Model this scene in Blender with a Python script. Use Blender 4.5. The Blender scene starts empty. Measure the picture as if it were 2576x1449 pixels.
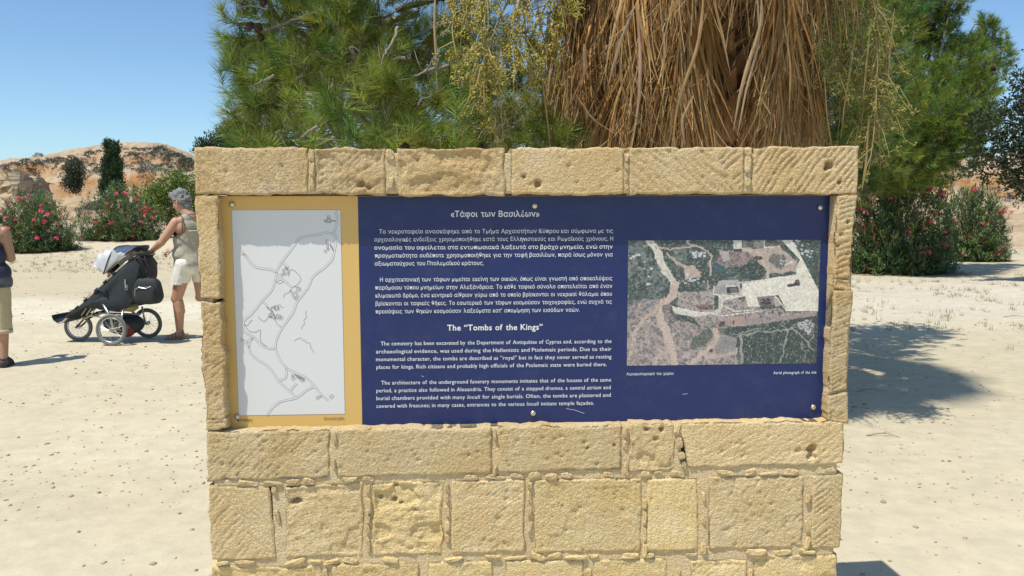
import bpy, math, random
import numpy as np
from mathutils import Vector, Matrix

random.seed(7)
RNG = np.random.default_rng(7)
SC = bpy.context.scene
COL = SC.collection

# ------------------------------------------------------------------ camera, sky, sun, exposure
FPX, PITCH, ROLL = 2080.0, math.radians(5.6), math.radians(-0.1)     # focal length in pixels of a 2576 px wide frame
EYE = np.array([0.0, 0.0, 1.6])
_F = np.array([0, math.cos(PITCH), -math.sin(PITCH)])
_U0 = np.array([0, math.sin(PITCH), math.cos(PITCH)])
_R0 = np.array([1.0, 0, 0])
_R = math.cos(ROLL) * _R0 + math.sin(ROLL) * _U0
_U = -math.sin(ROLL) * _R0 + math.cos(ROLL) * _U0
cd = bpy.data.cameras.new('camera')
cd.sensor_width = 36.0
cd.lens = 36.0 * FPX / 2576.0
cd.clip_start = 0.05
cd.clip_end = 9000
camera = bpy.data.objects.new('camera', cd)
COL.objects.link(camera)
camera.matrix_world = Matrix(((_R[0], _U[0], -_F[0], EYE[0]), (_R[1], _U[1], -_F[1], EYE[1]), (_R[2], _U[2], -_F[2], EYE[2]), (0, 0, 0, 1)))
SC.camera = camera

SUN_EL, SUN_AZ = math.radians(65), math.radians(45)                  # azimuth the light travels to, from +Y towards +X
LDIR = Vector((math.sin(SUN_AZ) * math.cos(SUN_EL), math.cos(SUN_AZ) * math.cos(SUN_EL), -math.sin(SUN_EL)))
world = bpy.data.worlds.new('World')
SC.world = world
world.use_nodes = True
wn = world.node_tree.nodes
sky = wn.new('ShaderNodeTexSky')
sky.sky_type = 'NISHITA'
sky.sun_disc = False
sky.sun_elevation = SUN_EL
sky.sun_rotation = math.radians(180) + SUN_AZ
sky.altitude = 0
sky.air_density = 0.85
sky.dust_density = 0.5
sky.ozone_density = 3.0
tone = wn.new('ShaderNodeMix'); tone.data_type = 'RGBA'; tone.blend_type = 'MULTIPLY'
tone.inputs['Factor'].default_value = 1.0
tone.inputs['B'].default_value = (0.84, 0.97, 1.01, 1)          # the camera's cooler rendering of the sky, the same all over
world.node_tree.links.new(sky.outputs[0], tone.inputs['A'])
world.node_tree.links.new(tone.outputs['Result'], wn['Background'].inputs[0])
wn['Background'].inputs[1].default_value = 0.145
sd = bpy.data.lights.new('sun', 'SUN')
sd.energy = 4.5
sd.angle = math.radians(0.5)
sd.color = (1.0, 0.955, 0.87)
sun = bpy.data.objects.new('sun', sd)
COL.objects.link(sun)
sun.rotation_euler = LDIR.to_track_quat('-Z', 'Y').to_euler()
sun.location = (-5, -5, 15)
SC.view_settings.view_transform = 'Standard'
SC.view_settings.look = 'None'
SC.view_settings.exposure = 0.10
SC.view_settings.gamma = 1.0
SC.view_settings.use_curve_mapping = False
SC.cycles.max_bounces = 6
SC.cycles.transparent_max_bounces = 6


# ------------------------------------------------------------------ placing helpers: a direction in the photograph turned into a point of the place
def ray(px, py):
    return _F + _R * ((px - 1288) / FPX) - _U * ((py - 724.5) / FPX)

def at(px, py, Y):
    d = ray(px, py)
    return EYE + d * (Y / d[1])

def gnd(px, py, z=0.0):
    d = ray(px, py)
    return EYE + d * ((z - EYE[2]) / d[2])

WYAW = math.radians(3.2)
WB = np.array([0.0, 2.6, 0.0])
WN = np.array([math.cos(WYAW), math.sin(WYAW), 0])
WM = np.array([-math.sin(WYAW), math.cos(WYAW), 0])

def wuv(px, py, w=0.0):
    """wall-local (u, v) of a point of the photograph on the plane w metres behind the wall face"""
    d = ray(px, py)
    o = WB + WM * w
    t = ((o - EYE) @ WM) / (d @ WM)
    p = EYE + d * t - WB
    return float(p @ WN), float(p[2])


# ------------------------------------------------------------------ vectorised noise
def _hash(ix, iy, iz, seed):
    h = (ix.astype(np.int64) * 374761393 + iy.astype(np.int64) * 668265263 + iz.astype(np.int64) * 2147483647 + seed * 974634777) & 0xFFFFFFFF
    h = ((h ^ (h >> 13)) * 1274126177) & 0xFFFFFFFF
    h = ((h ^ (h >> 15)) * 2246822519) & 0xFFFFFFFF
    return ((h ^ (h >> 16)) & 0xFFFFFF) / 16777215.0

def vnoise(x, y, z=0.0, seed=0):
    x = np.asarray(x, float); y = np.asarray(y, float); z = np.asarray(z, float) + 0 * x
    x0, y0, z0 = np.floor(x), np.floor(y), np.floor(z)
    fx, fy, fz = x - x0, y - y0, z - z0
    fx = fx * fx * (3 - 2 * fx); fy = fy * fy * (3 - 2 * fy); fz = fz * fz * (3 - 2 * fz)
    r = 0
    for dx in (0, 1):
        wx = fx if dx else 1 - fx
        for dy in (0, 1):
            wy = fy if dy else 1 - fy
            for dz in (0, 1):
                wz = fz if dz else 1 - fz
                r = r + wx * wy * wz * _hash(x0 + dx, y0 + dy, z0 + dz, seed)
    return r * 2 - 1

def fbm(x, y, z=0.0, octv=4, seed=0, gain=0.5):
    a, s, t = 1.0, 0.0, 0.0
    f = 1.0
    for i in range(octv):
        s = s + a * vnoise(np.asarray(x) * f + 17.3 * i, np.asarray(y) * f - 9.1 * i, np.asarray(z) * f + 5.7 * i, seed + i)
        t += a; a *= gain; f *= 2.03
    return s / t

def sstep(a, b, x):
    t = np.clip((x - a) / (b - a), 0, 1)
    return t * t * (3 - 2 * t)


# ------------------------------------------------------------------ objects
def tag(o, label=None, cat=None, group=None, kind=None):
    if label: o['label'] = label
    if cat: o['category'] = cat
    if group: o['group'] = group
    if kind: o['kind'] = kind
    return o

def empty(name, loc=(0, 0, 0), rz=0.0):
    o = bpy.data.objects.new(name, None)
    o.empty_display_size = 0.1
    o.location = Vector([float(c) for c in loc])
    o.rotation_euler = (0, 0, rz)
    COL.objects.link(o)
    return o

def mesh_data(name, V, F, mat=None, smooth=False, cols=None):
    V = np.asarray(V, dtype=np.float32)
    me = bpy.data.meshes.new(name)
    if isinstance(F, np.ndarray) and F.ndim == 2:
        n, k = F.shape
        me.vertices.add(len(V)); me.vertices.foreach_set('co', V.ravel())
        me.loops.add(n * k); me.loops.foreach_set('vertex_index', F.astype(np.int32).ravel())
        me.polygons.add(n)
        me.polygons.foreach_set('loop_start', np.arange(0, n * k, k, dtype=np.int32))
        me.polygons.foreach_set('loop_total', np.full(n, k, dtype=np.int32))
        me.update(calc_edges=True)
    else:
        me.from_pydata([tuple(map(float, v)) for v in V], [], [tuple(int(i) for i in f) for f in F])
        me.update()
    if smooth:
        me.polygons.foreach_set('use_smooth', np.ones(len(me.polygons), dtype=bool))
    if cols is not None:
        c = np.ones((len(V), 4), dtype=np.float32)
        c[:, :3] = cols
        a = me.color_attributes.new('tint', 'FLOAT_COLOR', 'POINT')
        a.data.foreach_set('color', c.ravel())
    for m in (mat if isinstance(mat, (list, tuple)) else [mat]):
        if m is not None: me.materials.append(m)
    return me

def link(name, me, parent=None, loc=None, rot=None, scale=None):
    o = bpy.data.objects.new(name, me)
    COL.objects.link(o)
    if parent is not None: o.parent = parent
    if loc is not None: o.location = Vector([float(c) for c in loc])
    if rot is not None: o.rotation_euler = rot
    if scale is not None: o.scale = scale
    return o

def mk(name, V, F, mat=None, parent=None, smooth=False, cols=None, loc=None, rot=None, scale=None):
    return link(name, mesh_data(name, V, F, mat, smooth, cols), parent, loc, rot, scale)

def copy_tree(o, parent=None):
    c = o.copy()
    COL.objects.link(c)
    c.parent = parent
    for ch in list(o.children):
        copy_tree(ch, c)
    return c


class MB:
    """collects shapes and links them as one mesh object"""
    def __init__(s): s.V, s.F, s.n = [], [], 0
    def add(s, V, F):
        V = np.asarray(V, float).reshape(-1, 3)
        s.V.append(V)
        s.F += [tuple(int(i) + s.n for i in f) for f in F]
        s.n += len(V)
        return s
    def box(s, c, d, R=None, taper=1.0):
        x, y, z = np.array(d) / 2.0
        v = np.array([[-x, -y, -z], [x, -y, -z], [x, y, -z], [-x, y, -z], [-x * taper, -y * taper, z], [x * taper, -y * taper, z], [x * taper, y * taper, z], [-x * taper, y * taper, z]])
        if R is not None: v = v @ np.array(R).T
        return s.add(v + np.array(c), [(0, 3, 2, 1), (4, 5, 6, 7), (0, 1, 5, 4), (1, 2, 6, 5), (2, 3, 7, 6), (3, 0, 4, 7)])
    def tube(s, pts, r, n=8, cap=True, sq=1.0):
        pts = np.asarray(pts, float); m = len(pts)
        r = np.broadcast_to(np.asarray(r, float), (m,))
        T = np.gradient(pts, axis=0); T /= np.linalg.norm(T, axis=1)[:, None] + 1e-9
        ref = np.array([0, 0, 1.0]) if abs(T[0][2]) < 0.9 else np.array([1.0, 0, 0])
        A = np.cross(T[0], ref); A /= np.linalg.norm(A)
        V = []
        for i in range(m):
            A = A - T[i] * (A @ T[i]); A /= np.linalg.norm(A) + 1e-9
            B = np.cross(T[i], A)
            an = np.arange(n) * 2 * math.pi / n
            V.append(pts[i] + r[i] * (np.cos(an)[:, None] * A + sq * np.sin(an)[:, None] * B))
        F = [(i * n + j, i * n + (j + 1) % n, (i + 1) * n + (j + 1) % n, (i + 1) * n + j) for i in range(m - 1) for j in range(n)]
        if cap: F += [tuple(range(n))[::-1], tuple((m - 1) * n + j for j in range(n))]
        return s.add(np.concatenate(V), F)
    def ball(s, c, r, nu=14, nv=10, R=None):
        r = np.broadcast_to(np.asarray(r, float), (3,))
        V = [[0, 0, -1]]
        for i in range(1, nv):
            t = math.pi * i / nv
            for j in range(nu):
                p = 2 * math.pi * j / nu
                V.append([math.sin(t) * math.cos(p), math.sin(t) * math.sin(p), -math.cos(t)])
        V.append([0, 0, 1])
        V = np.array(V) * r
        if R is not None: V = V @ np.array(R).T
        F = [(0, 1 + (j + 1) % nu, 1 + j) for j in range(nu)]
        for i in range(nv - 2):
            a = 1 + i * nu
            F += [(a + j, a + (j + 1) % nu, a + nu + (j + 1) % nu, a + nu + j) for j in range(nu)]
        a = 1 + (nv - 2) * nu
        F += [(a + j, a + (j + 1) % nu, len(V) - 1) for j in range(nu)]
        return s.add(V + np.array(c), F)
    def torus(s, c, R, r, axis=(0, 1, 0), n=40, k=8, sq=1.0):
        ax = np.array(axis, float); ax /= np.linalg.norm(ax)
        a = np.cross(ax, [0, 0, 1.0] if abs(ax[2]) < .9 else [1.0, 0, 0]); a /= np.linalg.norm(a)
        b = np.cross(ax, a)
        V = []
        for i in range(n):
            t = 2 * math.pi * i / n
            d = math.cos(t) * a + math.sin(t) * b
            for j in range(k):
                p = 2 * math.pi * j / k
                V.append(np.array(c) + d * (R + r * math.cos(p)) + ax * r * sq * math.sin(p))
        F = [(i * k + j, i * k + (j + 1) % k, ((i + 1) % n) * k + (j + 1) % k, ((i + 1) % n) * k + j) for i in range(n) for j in range(k)]
        return s.add(V, F)
    def plate(s, poly, t):
        """closed polygon (3D points, planar) thickened along its normal by t"""
        P = np.array(poly, float)
        nrm = np.cross(P[1] - P[0], P[2] - P[0]); nrm /= np.linalg.norm(nrm)
        n = len(P)
        V = np.concatenate([P - nrm * t / 2, P + nrm * t / 2])
        F = [tuple(range(n))[::-1], tuple(range(n, 2 * n))] + [(i, (i + 1) % n, n + (i + 1) % n, n + i) for i in range(n)]
        return s.add(V, F)
    def arr(s): return np.concatenate(s.V), s.F
    def build(s, name, mat, parent=None, smooth=False, **k):
        V, F = s.arr()
        return mk(name, V, F, mat, parent, smooth, **k)


def remesh(mb, voxel, smooth_it=4, disp=None):
    V, F = mb.arr()
    me = mesh_data('tmp', V, F)
    o = bpy.data.objects.new('tmp', me); COL.objects.link(o)
    m = o.modifiers.new('r', 'REMESH'); m.mode = 'VOXEL'; m.voxel_size = voxel
    s_ = o.modifiers.new('s', 'SMOOTH'); s_.factor = 0.5; s_.iterations = smooth_it
    dg = bpy.context.evaluated_depsgraph_get()
    me2 = bpy.data.meshes.new_from_object(o.evaluated_get(dg))
    n = len(me2.vertices)
    P = np.zeros(n * 3, np.float32); me2.vertices.foreach_get('co', P); P = P.reshape(-1, 3)
    L = np.zeros(len(me2.loops), np.int32); me2.loops.foreach_get('vertex_index', L)
    q = L.reshape(-1, 4)
    bpy.data.objects.remove(o); bpy.data.meshes.remove(me); bpy.data.meshes.remove(me2)
    if disp is not None: P = disp(P)
    return P, q


# ------------------------------------------------------------------ materials
def _mat(name):
    m = bpy.data.materials.new(name)
    m.use_nodes = True
    nt = m.node_tree
    return m, nt, nt.nodes['Principled BSDF']

def lin(r, g, b):
    f = lambda c: ((c / 255 + 0.055) / 1.055) ** 2.4 if c > 10 else c / 255 / 12.92
    return (f(r), f(g), f(b))

def plain(name, col, rough=0.6, metal=0.0, spec=0.5, vary=0.12, scale=20.0, bump=0.0, bscale=60.0):
    """colour with a little procedural unevenness"""
    m, nt, b = _mat(name)
    tc = nt.nodes.new('ShaderNodeTexCoord')
    nz = nt.nodes.new('ShaderNodeTexNoise'); nz.inputs['Scale'].default_value = scale; nz.inputs['Detail'].default_value = 5
    nt.links.new(tc.outputs['Object'], nz.inputs['Vector'])
    mx = nt.nodes.new('ShaderNodeMix'); mx.data_type = 'RGBA'
    mx.inputs['A'].default_value = (*[c * (1 - vary) for c in col], 1)
    mx.inputs['B'].default_value = (*[min(1, c * (1 + vary)) for c in col], 1)
    nt.links.new(nz.outputs['Fac'], mx.inputs['Factor'])
    nt.links.new(mx.outputs['Result'], b.inputs['Base Color'])
    b.inputs['Roughness'].default_value = rough
    b.inputs['Metallic'].default_value = metal
    b.inputs['Specular IOR Level'].default_value = spec
    if bump:
        n2 = nt.nodes.new('ShaderNodeTexNoise'); n2.inputs['Scale'].default_value = bscale; n2.inputs['Detail'].default_value = 6
        nt.links.new(tc.outputs['Object'], n2.inputs['Vector'])
        bp = nt.nodes.new('ShaderNodeBump'); bp.inputs['Strength'].default_value = 1.0; bp.inputs['Distance'].default_value = bump
        nt.links.new(n2.outputs['Fac'], bp.inputs['Height'])
        nt.links.new(bp.outputs['Normal'], b.inputs['Normal'])
    return m

def leafy(name, col, trans=0.3, rough=0.55, vary=0.25, attr=True, spec=0.3):
    """leaf material: tint attribute times colour, some light passing through"""
    m, nt, b = _mat(name)
    b.inputs['Roughness'].default_value = rough
    b.inputs['Specular IOR Level'].default_value = spec
    rgb = nt.nodes.new('ShaderNodeRGB'); rgb.outputs[0].default_value = (*col, 1)
    src = rgb.outputs[0]
    if attr:
        at_ = nt.nodes.new('ShaderNodeAttribute'); at_.attribute_name = 'tint'
        mul = nt.nodes.new('ShaderNodeMix'); mul.data_type = 'RGBA'; mul.blend_type = 'MULTIPLY'; mul.inputs['Factor'].default_value = 1
        nt.links.new(src, mul.inputs['A']); nt.links.new(at_.outputs['Color'], mul.inputs['B'])
        src = mul.outputs['Result']
    nt.links.new(src, b.inputs['Base Color'])
    tr = nt.nodes.new('ShaderNodeBsdfTranslucent')
    nt.links.new(src, tr.inputs['Color'])
    ms = nt.nodes.new('ShaderNodeMixShader'); ms.inputs[0].default_value = trans
    nt.links.new(b.outputs[0], ms.inputs[1]); nt.links.new(tr.outputs[0], ms.inputs[2])
    nt.links.new(ms.outputs[0], nt.nodes['Material Output'].inputs['Surface'])
    return m

def tinted(name, rough=0.9, spec=0.2, noise=0.15, scale=8.0, bump=0.0, bscale=30.0, detail=8):
    """colour from the tint attribute with fine grain and relief"""
    m, nt, b = _mat(name)
    b.inputs['Roughness'].default_value = rough
    b.inputs['Specular IOR Level'].default_value = spec
    tc = nt.nodes.new('ShaderNodeTexCoord')
    at_ = nt.nodes.new('ShaderNodeAttribute'); at_.attribute_name = 'tint'
    nz = nt.nodes.new('ShaderNodeTexNoise'); nz.inputs['Scale'].default_value = scale; nz.inputs['Detail'].default_value = detail; nz.inputs['Roughness'].default_value = 0.7
    nt.links.new(tc.outputs['Object'], nz.inputs['Vector'])
    mr = nt.nodes.new('ShaderNodeMapRange'); mr.inputs['From Min'].default_value = 0.25; mr.inputs['From Max'].default_value = 0.75
    mr.inputs['To Min'].default_value = 1 - noise; mr.inputs['To Max'].default_value = 1 + noise
    nt.links.new(nz.outputs['Fac'], mr.inputs['Value'])
    mul = nt.nodes.new('ShaderNodeMix'); mul.data_type = 'RGBA'; mul.blend_type = 'MULTIPLY'; mul.inputs['Factor'].default_value = 1
    nt.links.new(at_.outputs['Color'], mul.inputs['A']); nt.links.new(mr.outputs['Result'], mul.inputs['B'])
    nt.links.new(mul.outputs['Result'], b.inputs['Base Color'])
    if bump:
        n2 = nt.nodes.new('ShaderNodeTexNoise'); n2.inputs['Scale'].default_value = bscale; n2.inputs['Detail'].default_value = 10; n2.inputs['Roughness'].default_value = 0.65
        nt.links.new(tc.outputs['Object'], n2.inputs['Vector'])
        bp = nt.nodes.new('ShaderNodeBump'); bp.inputs['Distance'].default_value = bump
        nt.links.new(n2.outputs['Fac'], bp.inputs['Height'])
        nt.links.new(bp.outputs['Normal'], b.inputs['Normal'])
    return m

# ================================================================== GROUND
M_ground = tinted('dusty_ground', noise=0.11, scale=9.0, bump=0.010, bscale=9.0, detail=12)
M_hill = tinted('hill_soil', noise=0.3, scale=1.3, bump=0.12, bscale=2.2)

def ground_h(x, y):
    r = np.hypot(x, y)
    h = 0.018 * fbm(x * 0.5, y * 0.5, 0, 3, 3) * sstep(1.5, 6, r)
    h = h + 0.006 * fbm(x * 4, y * 4, 0, 3, 5) + 0.10 * fbm(x * 0.06, y * 0.06, 0, 2, 9) * sstep(10, 40, r)
    # low bank behind the left bushes
    h = h + 0.55 * sstep(21, 34, y) * sstep(0, -4, x)
    return h

def build_ground():
    az = np.concatenate([np.linspace(-180, -42, 36, endpoint=False), np.linspace(-42, 42, 640, endpoint=False), np.linspace(42, 180, 36, endpoint=False)])
    az = np.radians(az)
    rr = np.concatenate([np.geomspace(0.25, 2.2, 16, endpoint=False), np.geomspace(2.2, 40, 330, endpoint=False), np.geomspace(40, 5000, 60)])
    A, Rr = np.meshgrid(az, rr)
    X = Rr * np.sin(A); Y = Rr * np.cos(A)
    Z = ground_h(X, Y)
    X = X.ravel(); Y = Y.ravel(); Z = Z.ravel()
    na, nr = len(az), len(rr)
    i = np.arange(nr - 1)[:, None] * na; j = np.arange(na)[None, :]; j2 = (j + 1) % na
    F = np.stack([i + j, i + j2, i + na + j2, i + na + j], -1).reshape(-1, 4)
    V = np.stack([X, Y, Z], 1)
    # close the middle
    c = len(V); V = np.concatenate([V, [[0, 0, 0]]])
    # colours: compacted cream path, ochre soil, grey gravel, brown litter
    X2, Y2 = V[:, 0], V[:, 1]
    n1 = fbm(X2 * 0.55, Y2 * 0.9, 0, 5, 21); n2 = fbm(X2 * 2.6, Y2 * 4.0, 0, 4, 22); n3 = fbm(X2 * 9, Y2 * 12, 0, 3, 23)
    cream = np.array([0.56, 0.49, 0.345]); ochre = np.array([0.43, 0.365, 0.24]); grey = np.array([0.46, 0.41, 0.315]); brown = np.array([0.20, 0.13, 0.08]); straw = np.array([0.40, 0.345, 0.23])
    def mix(a, b, t): return a * (1 - t)[:, None] + b * t[:, None]
    t = sstep(-0.35, 0.55, n1 + 0.45 * n2)
    colr = mix(np.tile(cream, (len(V), 1)), np.tile(ochre, (len(V), 1)), 0.42 * t)
    # right side: drier, gravelly
    gr = sstep(1.2, 3.0, X2) * sstep(9.5, 12.5, Y2 + n1) * sstep(19, 16.5, Y2 + n1)
    colr = mix(colr, np.tile(grey * 1.18, (len(V), 1)), 0.85 * gr)
    rd = sstep(0.6, 2.0, X2) * sstep(4.6, 8.5, Y2 - 0.3 * n1) * (1 - gr)
    colr = mix(colr, np.tile(straw * 1.22, (len(V), 1)), 0.72 * rd * sstep(-0.6, 0.25, n1 + n2))
    # the rough verge beyond the path on the left
    vg = sstep(-1.0, -2.2, X2) * sstep(13.2, 14.6, Y2 + 0.16 * (X2 + 6) + 0.6 * n1)
    colr = mix(colr, np.tile(ochre * 1.08, (len(V), 1)), 0.62 * vg)
    pth = sstep(-1.0, -2.2, X2) * sstep(11.4, 11.9, Y2 + 0.10 * (X2 + 6) + 0.5 * n1) * (1 - vg)
    colr = mix(colr, np.tile(np.array([0.62, 0.56, 0.42]), (len(V), 1)), 0.75 * pth)
    far = sstep(24, 34, Y2)
    colr = mix(colr, np.tile(np.array([0.33, 0.25, 0.15]), (len(V), 1)), 0.75 * far * sstep(-0.4, 0.4, n1 + n2))
    p2 = sstep(24.5, 25.5, Y2 + n1) * sstep(31, 29, Y2 + n1) * sstep(0, -3, X2)
    colr = mix(colr, np.tile(np.array([0.58, 0.50, 0.35]), (len(V), 1)), 0.8 * p2)
    # footworn specks and dark crumbs
    colr = colr * (1 + 0.09 * n3 + 0.11 * n2 + 0.06 * n1)[:, None]
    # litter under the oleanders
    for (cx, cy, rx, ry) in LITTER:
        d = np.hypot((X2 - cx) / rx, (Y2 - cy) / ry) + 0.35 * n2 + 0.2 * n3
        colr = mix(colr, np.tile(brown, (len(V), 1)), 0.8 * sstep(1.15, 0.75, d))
    o = mk('ground', V, F, M_ground, smooth=True, cols=np.clip(colr, 0.02, 0.9))
    tag(o, 'pale dusty ground of the archaeological site with a cream path', kind='structure')
    return o

OL = [  # oleanders: centre px x, base px y, half width px, height px
    dict(px=58, base=656, hw=112, h=156, label='pink flowering oleander bush at the far left behind the person in navy', seed=1),
    dict(px=288, base=640, hw=104, h=142, label='round pink flowering oleander bush behind the jogging stroller', seed=2),
    dict(px=2272, base=694, hw=158, h=268, label='tall broad oleander beside the right end of the stone wall', seed=3),
    dict(px=2462, base=662, hw=98, h=190, label='smaller oleander bush right of the broad one, rightmost of all', seed=4)]
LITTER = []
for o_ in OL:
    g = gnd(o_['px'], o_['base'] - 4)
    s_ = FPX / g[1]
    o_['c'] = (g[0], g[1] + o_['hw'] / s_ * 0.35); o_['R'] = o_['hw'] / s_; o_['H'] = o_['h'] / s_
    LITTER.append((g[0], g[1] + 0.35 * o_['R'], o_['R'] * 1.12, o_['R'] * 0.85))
build_ground()

# pebbles and crumbs lying on the ground: nobody could count them
def ico():
    t = (1 + 5 ** 0.5) / 2
    v = np.array([[-1, t, 0], [1, t, 0], [-1, -t, 0], [1, -t, 0], [0, -1, t], [0, 1, t], [0, -1, -t], [0, 1, -t], [t, 0, -1], [t, 0, 1], [-t, 0, -1], [-t, 0, 1]], float)
    v /= np.linalg.norm(v[0])
    f = np.array([[0, 11, 5], [0, 5, 1], [0, 1, 7], [0, 7, 10], [0, 10, 11], [1, 5, 9], [5, 11, 4], [11, 10, 2], [10, 7, 6], [7, 1, 8], [3, 9, 4], [3, 4, 2], [3, 2, 6], [3, 6, 8], [3, 8, 9], [4, 9, 5], [2, 4, 11], [6, 2, 10], [8, 6, 7], [9, 8, 1]])
    return v, f
ICO_V, ICO_F = ico()

def scatter_balls(C, S, rng, jitter=0.25, flat=0.6):
    """numpy: many small irregular stones, centres C, sizes S"""
    n = len(C)
    a = rng.random(n) * 6.283
    base = ICO_V[None] * (1 + jitter * (rng.random((n, 12, 1)) - 0.5) * 2)
    ax = np.stack([rng.uniform(0.7, 1.4, n), rng.uniform(0.6, 1.0, n), rng.uniform(flat * 0.6, flat * 1.2, n)], 1)
    b = base * ax[:, None, :] * S[:, None, None]
    x = b[..., 0] * np.cos(a)[:, None] - b[..., 1] * np.sin(a)[:, None]
    y = b[..., 0] * np.sin(a)[:, None] + b[..., 1] * np.cos(a)[:, None]
    V = np.stack([x, y, b[..., 2]], -1) + C[:, None, :]
    F = (ICO_F[None] + (np.arange(n) * 12)[:, None, None]).reshape(-1, 3)
    return V.reshape(-1, 3), F

M_pebble = tinted('pebble_stone', noise=0.15, scale=60.0)
def build_pebbles():
    rng = np.random.default_rng(11)
    n = 7000
    r = 3.0 * (26 / 3.0) ** rng.random(n)
    a = np.radians(rng.uniform(-36, 36, n))
    x, y = r * np.sin(a), r * np.cos(a)
    keep = ~((np.abs(x) < 1.3) & (y < 3.3))
    dens = vnoise(x * 0.8, y * 1.3, 0, 31) + 0.5 * (x > 0)
    keep &= dens > rng.uniform(-0.9, 0.5, n)
    x, y = x[keep], y[keep]; n = len(x)
    S = 0.0035 + 0.011 * rng.random(n) ** 3.5 + 0.0009 * y * rng.random(n)
    V, F = scatter_balls(np.stack([x, y, ground_h(x, y) + S * 0.15], 1), S, rng)
    c = np.where(rng.random(n)[:, None] < 0.5, np.array([[0.40, 0.31, 0.20]]), np.array([[0.55, 0.47, 0.34]])) * rng.uniform(0.6, 1.2, n)[:, None]
    o = mk('pebbles', V, F, M_pebble, cols=np.repeat(c, 12, 0))
    tag(o, 'scattered pebbles and crumbs of earth lying over the dusty ground', 'pebbles', kind='stuff')
build_pebbles()

def dry_twig(px, py, ln, rz, label, seed):
    rng = np.random.default_rng(seed)
    g = gnd(px, py)
    mb = MB()
    t = np.linspace(-0.5, 0.5, 9)
    pts = np.stack([t * ln, 0.12 * ln * np.sin(t * 3 + seed), 0.012 + 0.01 * np.cos(t * 5)], 1)
    mb.tube(pts, np.linspace(0.006, 0.0025, 9), 5)
    for k in range(3):
        i = rng.integers(2, 7)
        q = pts[i] + np.array([0.3, (-1) ** k * 0.25, 0.02]) * ln * 0.5
        mb.tube([pts[i], (pts[i] + q) / 2 + [0, 0, 0.008], q], [0.003, 0.002, 0.001], 4)
    o = mb.build('dry_twig', M_twig, loc=(g[0], g[1], float(ground_h(g[0], g[1]))), rot=(0, 0, rz))
    tag(o, label, 'twig')
M_twig = plain('dry_twig_wood', (0.33, 0.26, 0.19), 0.8)
dry_twig(2222, 1097, 0.22, -0.35, 'pale curved dry twig on the sand right of the wall', 1)
dry_twig(2560, 800, 0.35, -0.25, 'dry twig lying near the right edge beyond the shadow', 2)
dry_twig(2190, 985, 0.28, 0.4, 'thin dry twig in the tree shadow close to the wall', 3)

# low dry tufts of grass among the gravel on the right
def build_drygrass():
    rng = np.random.default_rng(15)
    n = 900
    x = rng.uniform(3.0, 12, n); y = rng.uniform(9, 22, n)
    k = (np.abs(x / y) < 0.66) & (vnoise(x * 1.1, y * 1.1, 0, 4) > 0.05)
    x, y = x[k], y[k]
    xl = rng.uniform(-14, -5, 500); yl = rng.uniform(20, 27, 500)
    x = np.concatenate([x, xl]); y = np.concatenate([y, yl]); n = len(x)
    m = 9
    bx = np.repeat(x, m) + rng.normal(0, 0.03, n * m); by = np.repeat(y, m) + rng.normal(0, 0.03, n * m)
    h = rng.uniform(0.03, 0.10, n * m)
    th = rng.random(n * m) * 6.28
    w = 0.004
    bz = ground_h(bx, by)
    p0 = np.stack([bx - w * np.cos(th), by - w * np.sin(th), bz], 1)
    p1 = np.stack([bx + w * np.cos(th), by + w * np.sin(th), bz], 1)
    p2 = np.stack([bx + rng.normal(0, 0.03, n * m), by + rng.normal(0, 0.03, n * m), bz + h], 1)
    V = np.stack([p0, p1, p2], 1).reshape(-1, 3)
    F = np.arange(len(V)).reshape(-1, 3)
    c = np.repeat(np.array([[0.30, 0.25, 0.13]]) * rng.uniform(0.6, 1.4, n * m)[:, None], 3, 0)
    o = mk('dry_grass', V, F, leafy('dry_grass', (1, 1, 1), 0.2), cols=c)
    tag(o, 'short dry grass growing thinly among the gravel', 'grass', kind='stuff')
build_drygrass()

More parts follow.
